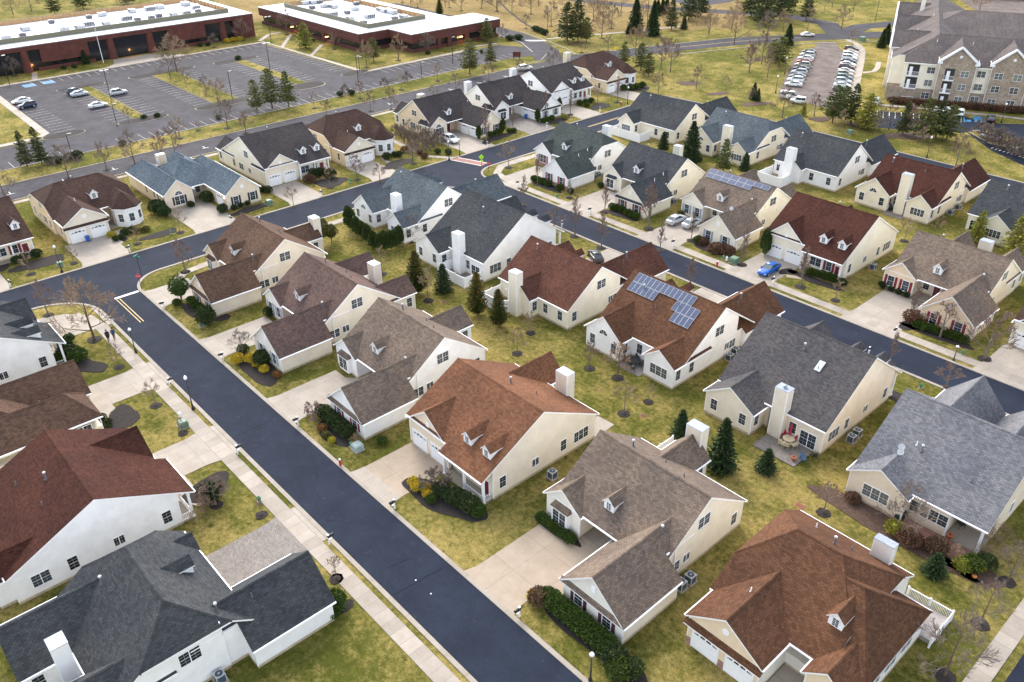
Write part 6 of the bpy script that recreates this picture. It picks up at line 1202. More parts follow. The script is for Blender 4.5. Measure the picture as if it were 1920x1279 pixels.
def car_parts(shape, col):
    s_ = SHAPE[shape]; b = MB(); P = PAINTS[col]; rings = []
    for x, hw, zb, zs in s_['b']:
        h = zs-zb; half = [(hw*.86, zb), (hw*.97, zb+h*.2), (hw, zb+h*.55), (hw*.97, zb+h*.85), (hw*.86, zs), (hw*.45, zs+.035)]
        rings.append([(x, y, z) for y, z in half]+[(x, -y, z) for y, z in reversed(half)])
    loft(b, rings, P)
    c = s_['c']; (x0, w0, z0), (x1, w1, z1), (x2, w2, z2), (x3, w3, z3) = c
    # roof skin and pillars over the glass
    rb = [[(x1-.03, w1*1.0, z1-.05), (x1-.03, w1*.9, z1+.02), (x1-.03, -w1*.9, z1+.02), (x1-.03, -w1, z1-.05)], [((x1+x2)/2, w1*1.05, z1), ((x1+x2)/2, w1*.92, z1+.08), ((x1+x2)/2, -w1*.92, z1+.08), ((x1+x2)/2, -w1*1.05, z1)], [(x2+.03, w2, z2-.05), (x2+.03, w2*.9, z2+.02), (x2+.03, -w2*.9, z2+.02), (x2+.03, -w2, z2-.05)]]
    loft(b, rb, P)
    for sg in (-1, 1):
        for p, q in (((x0, w0, z0), (x1, w1, z1)), ((x2, w2, z2), (x3, w3, z3)), (((x1+x2)/2-.1, w1*1.2, z0), ((x1+x2)/2-.1, w1*1.02, z1))): b.tube((p[0], sg*p[1], p[2]), (q[0], sg*q[1], q[2]), .045, .045, 5, P)
        b.box(x3-.15, x3+.05, sg*w3*1.12-.1, sg*w3*1.12+.1, z3-.02, z3+.14, P)
    if shape == 'van': loft(b, [[(x0+.02, w0*.99, 1.3), (x0+.02, w0*.95, 2.05), (x0+.02, -w0*.95, 2.05), (x0+.02, -w0*.99, 1.3)], [(x2-.6, w2*1.06, 1.3), (x2-.6, w2*1.0, 2.08), (x2-.6, -w2, 2.08), (x2-.6, -w2*1.06, 1.3)]], P)
    gl = MB(); gr = []
    for x, w, z in c: gr.append([(x, w, z), (x, w, z-.01), (x, -w, z-.01), (x, -w, z)])
    i = len(gl.v); gl.v += [(x0, w0, z0), (x1, w1, z1), (x2, w2, z2), (x3, w3, z3), (x0, -w0, z0), (x1, -w1, z1), (x2, -w2, z2), (x3, -w3, z3)]
    xm = (x0+x3)/2
    for q in ((0, 1, 5, 4), (1, 2, 6, 5), (2, 3, 7, 6), (0, 3, 2, 1), (4, 5, 6, 7)): gl.poly([i+k for k in q], CGL)
    wl = MB(); rw = .34 if shape == 'sedan' else .39
    wl.lathe([(rw*.8, -.11), (rw, -.08), (rw, .08), (rw*.8, .11)], 18, TYRE); wl.lathe([(rw*.62, .085), (rw*.6, .118), (.07, .125)], 14, RIM)
    hl = MB(); hl.box(-.08, .05, -.17, .17, -.07, .07, CLRL); tl = MB(); tl.box(-.05, .08, -.18, .18, -.08, .08, REDL)
    return b.mesh('body', True), gl.mesh('glazing', False, False), wl.mesh('wheel', False), hl.mesh('headlight'), tl.mesh('tail_light'), s_, rw
CP = {}
def car(shape, col, p, rz, label, group=None, name='parked_car', cat='car'):
    k = (shape, col)
    if k not in CP: CP[k] = car_parts(*k)
    bm_, gl, wl, hl, tl, s_, rw = CP[k]; o = empty(name, (p[0], p[1], p[2] if len(p) > 2 else .02), label, cat, group, rz); link('body', bm_, o); link('glazing', gl, o)
    xf = 1.5 if shape != 'jeep' else 1.3
    for sx_ in (-1.42 if shape != 'van' else -1.8, xf):
        for sg in (-1, 1):
            w = link('wheel', wl, o, (sx_, sg*.84, rw)); w.rotation_euler = (-sg*math.pi/2, 0, 0)
    e = s_['b'][-2]; t_ = s_['b'][1]
    for sg in (-1, 1): link('headlight', hl, o, (e[0]+.02, sg*(e[1]-.16), e[3]-.12)); link('tail_light', tl, o, (t_[0]-.03, sg*(t_[1]-.18), t_[3]-.16))
    o.scale = (1.05, 1.05, 1.05); return o
def mid(a, b_): return ((a[0]+b_[0])/2, (a[1]+b_[1])/2)
def rotto(a, b_): return math.atan2(b_[1]-a[1], b_[0]-a[0])
car('sedan', 'blue', (-60.4, 108.9+12.6-12.9+11.3, .08) if 0 else (mid(g(6, 435, 285), g(6, 545, 250))[0]-.6, mid(g(6, 435, 285), g(6, 545, 250))[1]+.5, .08), R(-90), 'bright blue car on the driveway of the dark red roofed house')
car('sedan', 'silver', (*g(13, 1150, 790), .08), R(90), 'silver car on the shared drive, left of its pair'); car('sedan', 'silver', (*g(13, 1268, 815), .08), R(90), 'silver car on the shared drive, right of its pair beside the garage')
car('sedan', 'black', (*g(13, 545, 1065), .08), R(150), 'dark car parked between the rust red roofs on a far street driveway')
car('suv', 'maroon', (-104.6, 46.6, .08), R(0), 'dark red car half hidden behind the pinkish roofed garage'); car('suv', 'white', (*g(21, 515, 733), .09), R(0), 'white car on the driveway beside the tangled bare hedge')
car('suv', 'white', (*g(29, 248, 505), .03), R(78), 'white car driving on the street behind the off white house', name='car'); car('sedan', 'white', (*g(30, 420, 252), .03), R(55), 'white car driving on the top road near the apartments', name='car')
cg = 'cars in the striped office car park'
for a in (('sedan', 'white', -273.1, 57.2, -90, 'white car at the left side of the office car park'), ('suv', 'navy', -266.7, 57.0, -90, 'dark blue car at the left side of the office car park'), ('sedan', 'silver', -269.3, 72.1, 90, 'silver car on the first island, nearer of two'), ('suv', 'navy', -272.5, 72.0, 90, 'dark blue car on the first island, farther of two'), ('sedan', 'white', -253.2, 71.8, 90, 'white car alone left of the first parking island'), ('suv', 'silver', -262.6, 81.0, 90, 'silver car right of the first parking island')):
    car(a[0], a[1], (a[2], a[3], .02), R(a[4]), a[5], cg)
def row(p0, p1, cols, rz, group, desc):
    n = len(cols)
    for i, (sh, c) in enumerate(cols):
        f = i/(n-1); p = (p0[0]+(p1[0]-p0[0])*f, p0[1]+(p1[1]-p0[1])*f, .025); car(sh, c, p, rz, '%s car from the far end, %s, %s' % ('first' if i == 0 else ORD[i], c, desc), group)
AN = R(21.7)
row(g(30, 428, 372), g(30, 322, 597), [('sedan', 'black'), ('suv', 'silver'), ('sedan', 'white'), ('sedan', 'red'), ('suv', 'champagne'), ('sedan', 'navy'), ('suv', 'silver'), ('sedan', 'grey'), ('suv', 'white'), ('sedan', 'white')], AN+math.pi, 'cars in the left row of the apartment car park', 'in the left parking row')
row(g(30, 725, 355), g(30, 652, 632), [('suv', 'maroon'), ('sedan', 'champagne'), ('suv', 'white'), ('suv', 'white'), ('sedan', 'navy'), ('sedan', 'white'), ('suv', 'maroon'), ('sedan', 'silver'), ('suv', 'champagne'), ('suv', 'teal'), ('suv', 'silver'), ('sedan', 'white'), ('sedan', 'grey')], AN, 'cars in the right row of the apartment car park', 'in the right parking row')
car('van', 'white', (*g(30, 300, 688), .03), AN, 'white panel van beside the jeep in the apartment car park', name='van', cat='van'); car('jeep', 'white', (*g(30, 352, 718), .03), AN+math.pi, 'white boxy off road car at the corner of the apartment car park', name='off_road_car', cat='car')
for sh, c, q, l in (('sedan', 'black', (1695, 275), 'dark car by the blue painted bays before the apartments'), ('sedan', 'silver', (1690, 395), 'silver car behind bare shrubs at the right edge'), ('suv', 'white', (1490, 235), 'white car half hidden by trees, right of three'), ('sedan', 'white', (1400, 218), 'white car half hidden by trees, middle of three'), ('sedan', 'silver', (1315, 212), 'silver car half hidden by trees, left of three'), ('suv', 'silver', (930, 160), 'silver car by the yellow green tree near the apartments'), ('sedan', 'maroon', (1165, 195), 'maroon car glimpsed through the tree belt')):
    car(sh, c, (*g(32, *q), .03), AN+math.pi/2+(.9 if q[1] > 390 else 0), l, 'cars near the apartment front')
# ---- lamps
GLOBE = plain('lamp_globe', (.85, .85, .82), .3)
def lamp_meshes():
    a = MB(); a.lathe([(.2, 0), (.2, .25), (.11, .5), (.07, .9), (.055, 4.0)], 10, BLACK); b = MB(); b.lathe([(.09, 4.0), (.12, 4.1), (.05, 4.15)], 10, BLACK); b2 = MB(); b2.lathe([(.1, 4.15), (.2, 4.28), (.22, 4.42), (.14, 4.62), (.04, 4.72)], 12, GLOBE); return a.mesh('pole', True), b.mesh('collar'), b2.mesh('lamp_globe', True)
LM = lamp_meshes()
lamps_ = [(g(4, 1087, 1025), 1.05, 'black street lamp on the near verge beside the dark street'), (g(4, 765, 705), .82, 'short black lamp post on the verge near the two walkers'), (g(4, 350, 255), 1.02, 'black street lamp by the green box on the upper left lawn'), (g(3, 1372, 888), 1.0, 'black street lamp on the grass behind the maroon red roof'),
          (g(30, 262, 512), 1.0, 'black street lamp left of the car rows, farther of two'), (g(30, 200, 645), 1.0, 'black street lamp left of the car rows, nearer of two'), (g(32, 1768, 286), 1.0, 'black street lamp before the apartment car park'), (g(21, 1692, 480), .95, 'black street lamp near the far turret house driveway'), (g(6, 1522, 752), .5, 'low white headed lamp beside the far street sidewalk'),
          (g(8, 1398, 1272), .75, 'white topped post at the bottom edge by the hedge'), (g(21, 505, 853), .9, 'black lamp post at the red crossing'), (g(21, 575, 823), .8, 'black post with a lantern beside the white car driveway')]
for p, k, l in lamps_:
    o = empty('street_lamp', (p[0], p[1], 0), l, 'street lamp', 'street lamps'); o.scale = (1.1, 1.1, k*1.1)
    for nm, me in zip(('pole', 'collar', 'lamp_globe'), LM): link(nm, me, o)
def lotpole(p, h, two, label):
    o = empty('car_park_light', (p[0], p[1], 0), label, 'lamp post', 'car park light poles'); b = MB(); b.tube((0, 0, 0), (0, 0, h), .11, .09, 6, BLACK); b.tube((0, 0, 0), (0, 0, .6), .28, .28, 8, CONC); b.build('pole', o)
    for sg in ((-1, 1) if two else (1,)): c = MB(); c.box(-.25, .25, sg*.25 if sg > 0 else -1.2, 1.2 if sg > 0 else -.25, h-.1, h+.1, UNITM if two else BLACK); c.build('lamp_head', o)
for i, (p, h, t_) in enumerate((((-255.4, 76.3), 9, 1), ((-232.2, 69.2), 5.5, 0), ((-233.4, 102.6), 8, 0), ((-217.6, 52.8), 4.5, 0), ((-255.2, 126.4), 9, 1), ((-221.6, 137.8), 8.5, 0), ((-220.7, 173.6), 9, 0), ((-215.8, 157.2), 4.5, 0), ((-296, 60.3), 9, 1), ((-300, 150.8), 8, 1), (g(29, 410, 262), 9, 0), (g(30, 885, 165), 9, 0), (g(29, 1125, 195), 10, 0), (g(28, 825, 530), 5, 0))):
    lotpole(p, h, t_, '%s dark light pole counting across the office car park from its left end' % ('first' if i == 0 else ORD[i]))
# ---- mailboxes
def mail_meshes():
    a = MB(); a.box(-.07, .07, -.07, .07, 0, 1.35, TRIM); a.box(-.06, .06, -.5, .15, .92, 1.02, TRIM); a.box(-.1, .1, -.1, .1, 1.35, 1.42, TRIM); a.box(-.05, .05, -.35, -.07, .6, .7, TRIM)
    b = MB(); i0 = [(math.cos(t)*.15, .15+math.sin(t)*.14) for t in [math.pi*k/6 for k in range(7)]]+[(-.15, 0), (.15, 0)]
    loft(b, [[(x, -.62, 1.03+z) for x, z in i0], [(x, .1, 1.03+z) for x, z in i0]], BLACK); return a.mesh('post'), b.mesh('mailbox_body')
MM = mail_meshes()
ml = [(g(8, 300, 305), 'tan driveway beside the red brown roof'), (g(8, 1000, 912), 'nearest driveway at the bottom centre'), (g(4, 925, 458), 'corner house driveway by the stop sign'), (g(4, 1258, 748), 'yellow shrub bed'), (g(4, 1678, 1115), 'weeping cherry'), (g(4, 955, 895), 'tan stone fronted house'), (g(4, 632, 545), 'two walkers'), (g(4, 1338, 1278), 'rust red roofed house'), (g(7, 1850, 505), 'paver driveway at the bottom left'),
      (g(19, 938, 740), 'brown turret house lawn'), (g(19, 78, 990), 'dark roofed house at the left edge'), (g(20, 222, 1070), 'hipped blue grey roofed house'), (g(20, 925, 865), 'charcoal roofed house with taupe garage'), (g(21, 760, 768), 'charcoal roofed house beside the cypresses'), (g(21, 1155, 640), 'blue bin house on the cross street'), (g(21, 1508, 535), 'white porch house on the cross street'), (g(13, 507, 722), 'dark slate maroon shuttered house'), (g(13, 1130, 965), 'pair of silver cars'), (g(14, 175, 755), 'blue car driveway'), (g(14, 985, 1095), 'bright maroon shuttered house'), (g(21, 966, 1030), 'white house at the far street corner'), (g(13, 292, 825), 'dense bare shrub tree'), (g(6, 1042, 720), 'skylight house on the far street')]
for p, l in ml:
    nm_ = 'white mailbox post with a black box by the '+l
    o = empty('mailbox', (p[0], p[1], 0), nm_, 'mailbox', 'mailboxes along the streets', 0 if p[1] < 60 and p[1] > 33 else (math.pi if p[1] < 33 and p[0] > -140 else (math.pi/2 if p[0] < -140 else (0 if p[1] > 110 else math.pi)))); link('post', MM[0], o); link('mailbox_body', MM[1], o)
# ---- utility boxes, hydrants, bins, air conditioners
GREENB = plain('utility_green', (.12, .2, .14), .6); GREENB2 = plain('pedestal_green', (.06, .22, .12), .6); GREYB = plain('utility_grey', (.32, .4, .38), .6)
def box_thing(name, p, w, l, h, m_, label, cat, group=None, rz=0):
    o = empty(name, (p[0], p[1], 0), label, cat, group, rz); b = MB(); b.box(-w/2, w/2, -l/2, l/2, .08, h*.8, m_); i = len(b.v)
    b.v += [(-w/2-.03, -l/2-.03, h*.8), (w/2+.03, -l/2-.03, h*.8), (w/2+.03, l/2+.03, h*.8), (-w/2-.03, l/2+.03, h*.8), (-w/2+.08, -l/2+.12, h), (w/2-.08, -l/2+.12, h), (w/2-.08, l/2-.12, h), (-w/2+.08, l/2-.12, h)]
    for q in ((0, 1, 5, 4), (1, 2, 6, 5), (2, 3, 7, 6), (3, 0, 4, 7), (4, 5, 6, 7), (3, 2, 1, 0)): b.poly([i+k for k in q], m_)
    b.build('cabinet', o); c = MB(); c.box(-w/2-.12, w/2+.12, -l/2-.12, l/2+.12, 0, .08, CONC); c.build('pad', o); return o
for p, s_, l in ((g(22, 1100, 830), 1.1, 'green transformer box beside the left sidewalk'), (g(11, 222, 945), 1.15, 'grey green transformer box by the red hydrant'), (g(13, 1583, 1090), 1.3, 'green transformer box by the far street driveway'), (g(19, 435, 838), .9, 'green box on the upper left lawn behind a lamp'), (g(4, 1140, 555), .8, 'pale green box by the corner house mulch bed'), (g(20, 520, 930), 1.2, 'pale green transformer box at the hipped roof house bed'), (g(32, 757, 358), 1.2, 'green transformer box on the lawn behind the slate roofs'), (g(30, 798, 285), 1.8, 'dark green dumpster by the top road sidewalk')): box_thing('utility_box', p, s_, s_, s_*.85, GREENB if 'grey' not in l else GREYB, l, 'utility box', 'green utility boxes')
for p, l in ((g(13, 1503, 1065), 'small green pedestal left of the far street transformer'), (g(13, 260, 605), 'small green pedestal before the far corner house'), (g(6, 1573, 718), 'small green pedestal by the curved mulch bed'), (g(6, 1338, 905), 'small green pedestal behind the skylight house'), (g(7, 1458, 265), 'green pedestal beside the paver drive sapling'), (g(19, 1235, 610), 'small green pedestal before the hipped roof house'), (g(22, 1082, 775), 'white pedestal behind the left transformer box'), (g(11, 185, 930), 'green pedestal beside the grey green transformer'), (g(20, 1155, 758), 'small green pedestal before the plum roofed house'), (g(13, 1528, 1075), 'white pedestal right of the far street transformer'), (g(22, 715, 390), 'white pedestal at the left sidewalk edge'), (g(9, 600+900, 0+1175-300), 'x')):
    if l != 'x': box_thing('utility_pedestal', p, .3, .3, .85, TRIM if 'white' in l else GREENB2, l, 'pedestal', 'small utility pedestals')
REDP = plain('hydrant_red', (.45, .02, .02), .4)
for p, l in ((g(11, 120, 1040), 'red fire hydrant with white cap by the near street'), (g(13, 1455, 1118), 'red fire hydrant beside the far street sidewalk'), (g(21, 1650, 488), 'red fire hydrant near the far turret house')):
    o = empty('fire_hydrant', (p[0], p[1], 0), l, 'fire hydrant', 'red fire hydrants'); b = MB(); b.lathe([(.17, 0), (.17, .08), (.12, .1), (.12, .62), (.16, .64), (.14, .78)], 10, REDP); b.tube((-.22, 0, .48), (.22, 0, .48), .07, .07, 8, REDP); b.build('barrel', o); c = MB(); c.lathe([(.14, .78), (.1, .9), (.03, .97)], 10, TRIM); c.build('cap', o); o.scale = (1.2,)*3
BINB = plain('bin_blue', (.02, .1, .4), .5)
for p, l in ((g(19, 637, 665), 'blue wheeled bin between the turret house garage doors'), (g(21, 1016, 578), 'blue wheeled bin before the off white house garage')):
    o = empty('wheeled_bin', (p[0], p[1], .05), l, 'bin', 'blue wheeled bins', R(10)); b = MB(); loft(b, [[(-.25, -.25, .08), (.25, -.25, .08), (.25, .25, .08), (-.25, .25, .08)], [(-.33, -.33, 1.05), (.33, -.33, 1.05), (.33, .33, 1.05), (-.33, .33, 1.05)]], BINB); b.build('bin_body', o); c = MB(); c.box(-.36, .36, -.36, .36, 1.05, 1.12, BINB); c.box(-.3, .3, .33, .42, .98, 1.05, BINB); c.build('lid', o); w = MB(); w.tube((-.28, .28, .1), (.28, .28, .1), .1, .1, 8, TYRE); w.build('wheel', o)
ACM = plain('ac_grey', (.42, .43, .42), .5); ACD = plain('ac_dark', (.05, .07, .1), .6)
def ac_meshes():
    a = MB(); a.box(-.42, .42, -.42, .42, .1, .95, ACD); [a.box(sx_*.42-.04, sx_*.42+.04, sy*.42-.04, sy*.42+.04, .1, .97, ACM) for sx_ in (-1, 1) for sy in (-1, 1)]
    a.box(-.46, .46, -.46, .46, .95, 1.0, ACM); b = MB(); b.lathe([(.36, 1.0), (.36, 1.03), (.3, 1.035)], 16, ACD); b.lathe([(.1, 1.03), (.1, 1.07)], 8, ACM); c = MB(); c.box(-.6, .6, -.6, .6, 0, .1, CONC); return a.mesh('casing'), b.mesh('fan_grille'), c.mesh('pad')
ACS = ac_meshes()
for p, l in (((-32.9, 52.3), 'taupe roofed house, nearer of two'), ((-32.8, 53.7), 'taupe roofed house, farther of two'), ((-53.9, 54.7), 'red brown roofed house'), ((-33.4, 88.6), 'skylight house, larger of two'), ((-33.3, 87.0), 'skylight house, smaller of two'), (g(6, 262, 745), 'solar panel house, nearer of two'), (g(6, 295, 712), 'solar panel house, farther of two'), (g(6, 1068, 235), 'dark red roofed house by the blue car'), (g(13, 535, 460), 'white corner house, left of two'), (g(13, 566, 445), 'white corner house, right of two'), (g(13, 1127, 645), 'dark slate maroon shuttered house'),
             (g(14, 1355, 290), 'cream house with the tall chimney, left of two'), (g(14, 1405, 255), 'cream house with the tall chimney, right of two'), (g(7, 1240, 1270), 'bottom left white house')):
    o = empty('air_conditioner', (p[0], p[1], 0), 'grey air conditioner beside the '+l, 'air conditioner', 'air conditioners beside the houses'); [link(nm, me, o) for nm, me in zip(('casing', 'fan_grille', 'pad'), ACS)]
# ---- signs
SRED = plain('sign_red', (.55, .02, .03), .4); SGREEN = plain('sign_green', (.0, .22, .12), .4); SLIME = plain('sign_lime', (.45, .85, .02), .4); SYEL = plain('sign_yellow', (.85, .55, .02), .4)
def text(s_, size, m_, parent, loc, rot):
    cu = bpy.data.curves.new('lettering', 'FONT'); cu.body = s_; cu.size = size; cu.align_x = 'CENTER'; cu.align_y = 'CENTER'; cu.extrude = .004
    o = bpy.data.objects.new('t', cu); COL.objects.link(o); dg = bpy.context.evaluated_depsgraph_get(); me = bpy.data.meshes.new_from_object(o.evaluated_get(dg)); bpy.data.objects.remove(o)
    me.materials.clear(); me.materials.append(m_); q = link('lettering', me, parent, loc); q.rotation_euler = rot; return q
def signpost(p, h, label, cat, kind, rz):
    o = empty(kind, (p[0], p[1], 0), label, cat, None, rz); b = MB(); b.tube((0, 0, 0), (0, 0, h), .045, .045, 6, BLACK); b.build('post', o); return o
def octagon(o, z, m_, n=8, r_=.42, ph=math.pi/8):
    b = MB(); pts = [(r_*math.cos(ph+2*math.pi*k/n), r_*math.sin(ph+2*math.pi*k/n)) for k in range(n)]; loft(b, [[(x, -.06, z+y) for x, y in pts], [(x, -.04, z+y) for x, y in pts]], m_); b.build('sign_plate', o)
o = signpost(g(19, 1022, 1012), 2.9, 'red octagonal stop sign on the lawn corner by the stop bar', 'stop sign', 'stop_sign', R(-45+90)); octagon(o, 2.6, SRED, r_=.45); octagon(o, 2.6, TRIM, r_=.49) if 0 else None; text('STOP', .3, TRIM, o, (0, -.065, 2.6), (math.pi/2, 0, 0))
o = signpost(g(21, 770, 945), 2.6, 'red stop sign beside the red paved crossing', 'stop sign', 'stop_sign', R(35)); octagon(o, 2.4, SRED, r_=.42); text('STOP', .28, TRIM, o, (0, -.065, 2.4), (math.pi/2, 0, 0))
o = signpost(g(19, 1018, 905), 3.7, 'green street name sign on a black pole at the corner', 'street sign', 'street_sign', R(40)); b = MB(); b.box(-.65, .65, -.02, .02, 3.35, 3.6, SGREEN); b.build('name_plate', o); b = MB(); b.box(-.02, .02, -.6, .6, 3.64, 3.88, SGREEN); b.build('name_plate', o)
o = signpost(g(21, 722, 918), 3.4, 'lime green diamond crossing sign with an arrow plate on a red post', 'warning sign', 'warning_sign', R(40)); octagon(o, 3.0, SLIME, 4, .62, 0); b = MB(); b.box(-.35, .35, -.06, -.04, 1.95, 2.3, SLIME); b.build('arrow_plate', o)
b = MB(); b.box(-.04, .04, -.075, -.062, 2.8, 3.1, BLACK); b.lathe([(.001, 0), (.07, 0), (.07, .012), (.001, .012)], 10, BLACK); b2 = b.build('pedestrian_symbol', o, (0, 0, 0)); b2.location = (0, 0, 0)
b = MB(); b.tube((0, 0, 0), (0, 0, 1.9), .06, .06, 6, SRED); b.build('post_sleeve', o)
for p, l, m_ in ((g(29, 895, 412), 'yellow warning sign before the far turret house roof', SYEL), (g(29, 430, 268), 'yellow warning sign on the pole by the white crossing', SYEL)):
    o = signpost(p, 3.4, l, 'warning sign', 'warning_sign', R(35)); octagon(o, 3.0, m_, 4, .62, 0); b = MB(); b.box(-.3, .3, -.06, -.04, 2.0, 2.35, m_); b.build('supplementary_plate', o)
o = empty('monument_sign', (*g(29, 188, 425), 0), 'small dark red sign board on the verge near the office entrance', 'sign'); b = MB(); b.box(-1.3, 1.3, -.15, .15, .7, 2.4, OBRICK); b.build('sign_board', o, rz=R(40)); b = MB(); b.box(-1.1, -.9, -.1, .1, 0, .7, BLACK); b.box(.9, 1.1, -.1, .1, 0, .7, BLACK); b.build('legs', o, rz=R(40))
# flagpole
o = empty('flagpole', (-306.4, 92.1, 0), 'white flagpole with a furled striped flag before the long brick office', 'flagpole'); b = MB(); b.tube((0, 0, 0), (0, 0, 14), .12, .05, 8, TRIM); b.build('pole', o); b = MB(); b.lathe([(.02, 13.95), (.14, 14.1), (.02, 14.25)], 8, SYEL); b.build('finial', o)
b = MB(); NAVY = plain('flag_navy', (.02, .04, .2), .7)
for k in range(9):
    z = 12.9-k*.38; b.face([(.1, 0, z), (.55+.1*math.sin(k), .2*math.sin(k*1.7), z-.3), (.5+.1*math.sin(k+1), .2*math.sin(k*1.7+1), z-.68), (.1, 0, z-.38)], NAVY if k < 3 else (SRED if k % 2 else TRIM))
b.build('flag', o, recalc=False)
# benches on the far lawn
for i, (x, l) in enumerate(((575, 'left'), (610, 'right'))):
    o = empty('park_bench', (*g(29, x, 330), 0), 'dark wooden picnic bench on the far lawn, %s of two' % l, 'bench', 'benches on the far lawn', R(30)); WD = plain('bench_wood', (.12, .06, .035), .8)
    b = MB(); [b.box(-1.1, 1.1, y, y+.13, .48, .54, WD) for y in (-.2, -.04, .12)]; b.build('seat', o); b = MB(); [b.box(-1.1, 1.1, .28, .33, z, z+.14, WD) for z in (.65, .85)]; b.build('backrest', o); [(lambda bb: bb.build('leg', o))((lambda q: (q.box(x_-.05, x_+.05, -.2, .33, 0, .48, WD), q)[1])(MB())) for x_ in (-.9, .9)]
# ---- solar panels, skylight, dishes as parts of their houses
PVC = nodes('photovoltaic_cells')
def pvmat():
    m, N, L, P = PVC; tc = N.new('ShaderNodeTexCoord'); br = N.new('ShaderNodeTexBrick'); L.new(tc.outputs['UV'], br.inputs['Vector']); br.offset = 0; br.inputs['Scale'].default_value = 1; br.inputs['Brick Width'].default_value = .17; br.inputs['Row Height'].default_value = .17
    br.inputs['Mortar Size'].default_value = .006; br.inputs['Color1'].default_value = (.045, .06, .115, 1); br.inputs['Color2'].default_value = (.052, .07, .13, 1); br.inputs['Mortar'].default_value = (.09, .11, .17, 1); L.new(br.outputs['Color'], P.inputs['Base Color']); P.inputs['Roughness'].default_value = .3; P.inputs['Specular IOR Level'].default_value = .35; return m
PV = pvmat(); PVF = plain('panel_frame', (.4, .42, .45), .4)
def solar(root, key, Hs, cells, w=1.05, l=1.75):
    ax, bm_, sl, rz, B0, B1 = Hs.mains[key]; k = 1/math.sqrt(1+sl*sl)
    for (x, v, wd) in cells:      # x along the ridge, v slope distance below ridge, on the rear slope
        b = MB(); T = Hs.T
        def pt(a, vv, h): y = bm_+vv*k; z = rz-sl*(y-bm_); n_ = Vector((0, sl*k, k)); return T(a, y+n_.y*h, z+n_.z*h)
        q = [(x, v), (x+wd, v), (x+wd, v+l), (x, v+l)]; f = .05
        b.face([pt(a, c, .15) for a, c in q], PVF); b.face([pt(a, c, .1) for a, c in reversed(q)], PVF)
        for i in range(4): a, c = q[i], q[(i+1) % 4]; b.face([pt(*a, .1), pt(*c, .1), pt(*c, .15), pt(*a, .15)], PVF)
        q2 = [(x+f, v+f), (x+wd-f, v+f), (x+wd-f, v+l-f), (x+f, v+l-f)]; b.face([pt(a, c, .156) for a, c in q2], PV, [(a, c) for a, c in q2]); b.build('solar_panel', root, recalc=False)
def solar2(Hs, sgn, cells, wd, l):
    ax, bm_, sl, rz, B0, B1 = Hs.mains['main']; k = 1/math.sqrt(1+sl*sl); T = Hs.T
    def pt(a, vv, h): y = bm_+sgn*(vv*k+sl*k*h); return T(a, y, rz-sl*vv*k+k*h)
    for (x, v) in cells:
        b = MB(); q = [(x+.02, v+.02), (x+wd-.02, v+.02), (x+wd-.02, v+l-.02), (x+.02, v+l-.02)]; f = .055
        b.face([pt(a, c, .15) for a, c in q], PVF)
        for i in range(4): a, c = q[i], q[(i+1) % 4]; b.face([pt(*a, .08), pt(*c, .08), pt(*c, .15), pt(*a, .15)], PVF)
        q2 = [(x+f, v+f), (x+wd-f, v+f), (x+wd-f, v+l-f), (x+f, v+l-f)]; b.face([pt(a, c, .156) for a, c in q2], PV, [(a, c) for a, c in q2]); b.build('solar_panel', Hs.root, recalc=False)
W1 = .83
solar2(SOL1, 1, [(4.7+i*W1, .35) for i in range(13)]+[(10.5+i*W1, 2.0) for i in range(6)]+[(3.0+i*W1, 2.05) for i in range(5)]+[(3.0+i*W1, 3.7) for i in range(4)], W1, 1.65)
solar2(SOL2, -1, [(2.6+i*1.72, .3) for i in range(8)]+[(6.04+i*1.72, 1.4) for i in range(6)], 1.72, 1.1)
b = MB(); ax, bm_, sl, rz, B0, B1 = SKY.mains['main']; k = 1/math.sqrt(1+sl*sl)
def skp(x, v, h): return SKY.T(x, bm_+v*k+sl*k*h, rz-sl*v*k+k*h)
q = [(4.6, 3.4), (5.4, 3.4), (5.4, 4.9), (4.6, 4.9)]; b.face([skp(x, v, .16) for x, v in q], plain('skylight_glass', (.55, .58, .62), .15))
for i in range(4): a, c = q[i], q[(i+1) % 4]; b.face([skp(*a, -.05), skp(*c, -.05), skp(*c, .16), skp(*a, .16)], METAL)
b.build('skylight', SKY.root, recalc=False)
def dish(Hs, x, y, z, dirv):
    b = MB(); n = 14; D = Vector(dirv).normalized(); u = D.orthogonal().normalized(); w = D.cross(u); P0 = Vector(Hs.T(x, y, z+.6)); rings = []
    for rr_, dp in ((.02, 0), (.2, .03), (.38, .1)): rings.append([tuple(P0+D*dp+(u*math.cos(2*math.pi*k/n)+w*math.sin(2*math.pi*k/n))*rr_) for k in range(n)])
    loft(b, rings, UNITM, False); b.tube(Hs.T(x, y, z-.1), P0, .03, .03, 5, UNITM); b.tube(P0, P0+D*.5, .02, .02, 4, UNITM); b.build('satellite_dish', Hs.root, recalc=False)
dish(PALE, 11.0, 16.2, 5.5, (.3, -.6, .5)); dish(PALE, 11.3, 15.4, 5.6, (.3, -.6, .5)); dish(SOL2, 3.6, 3.2, 6.0, (.5, -.6, .5))
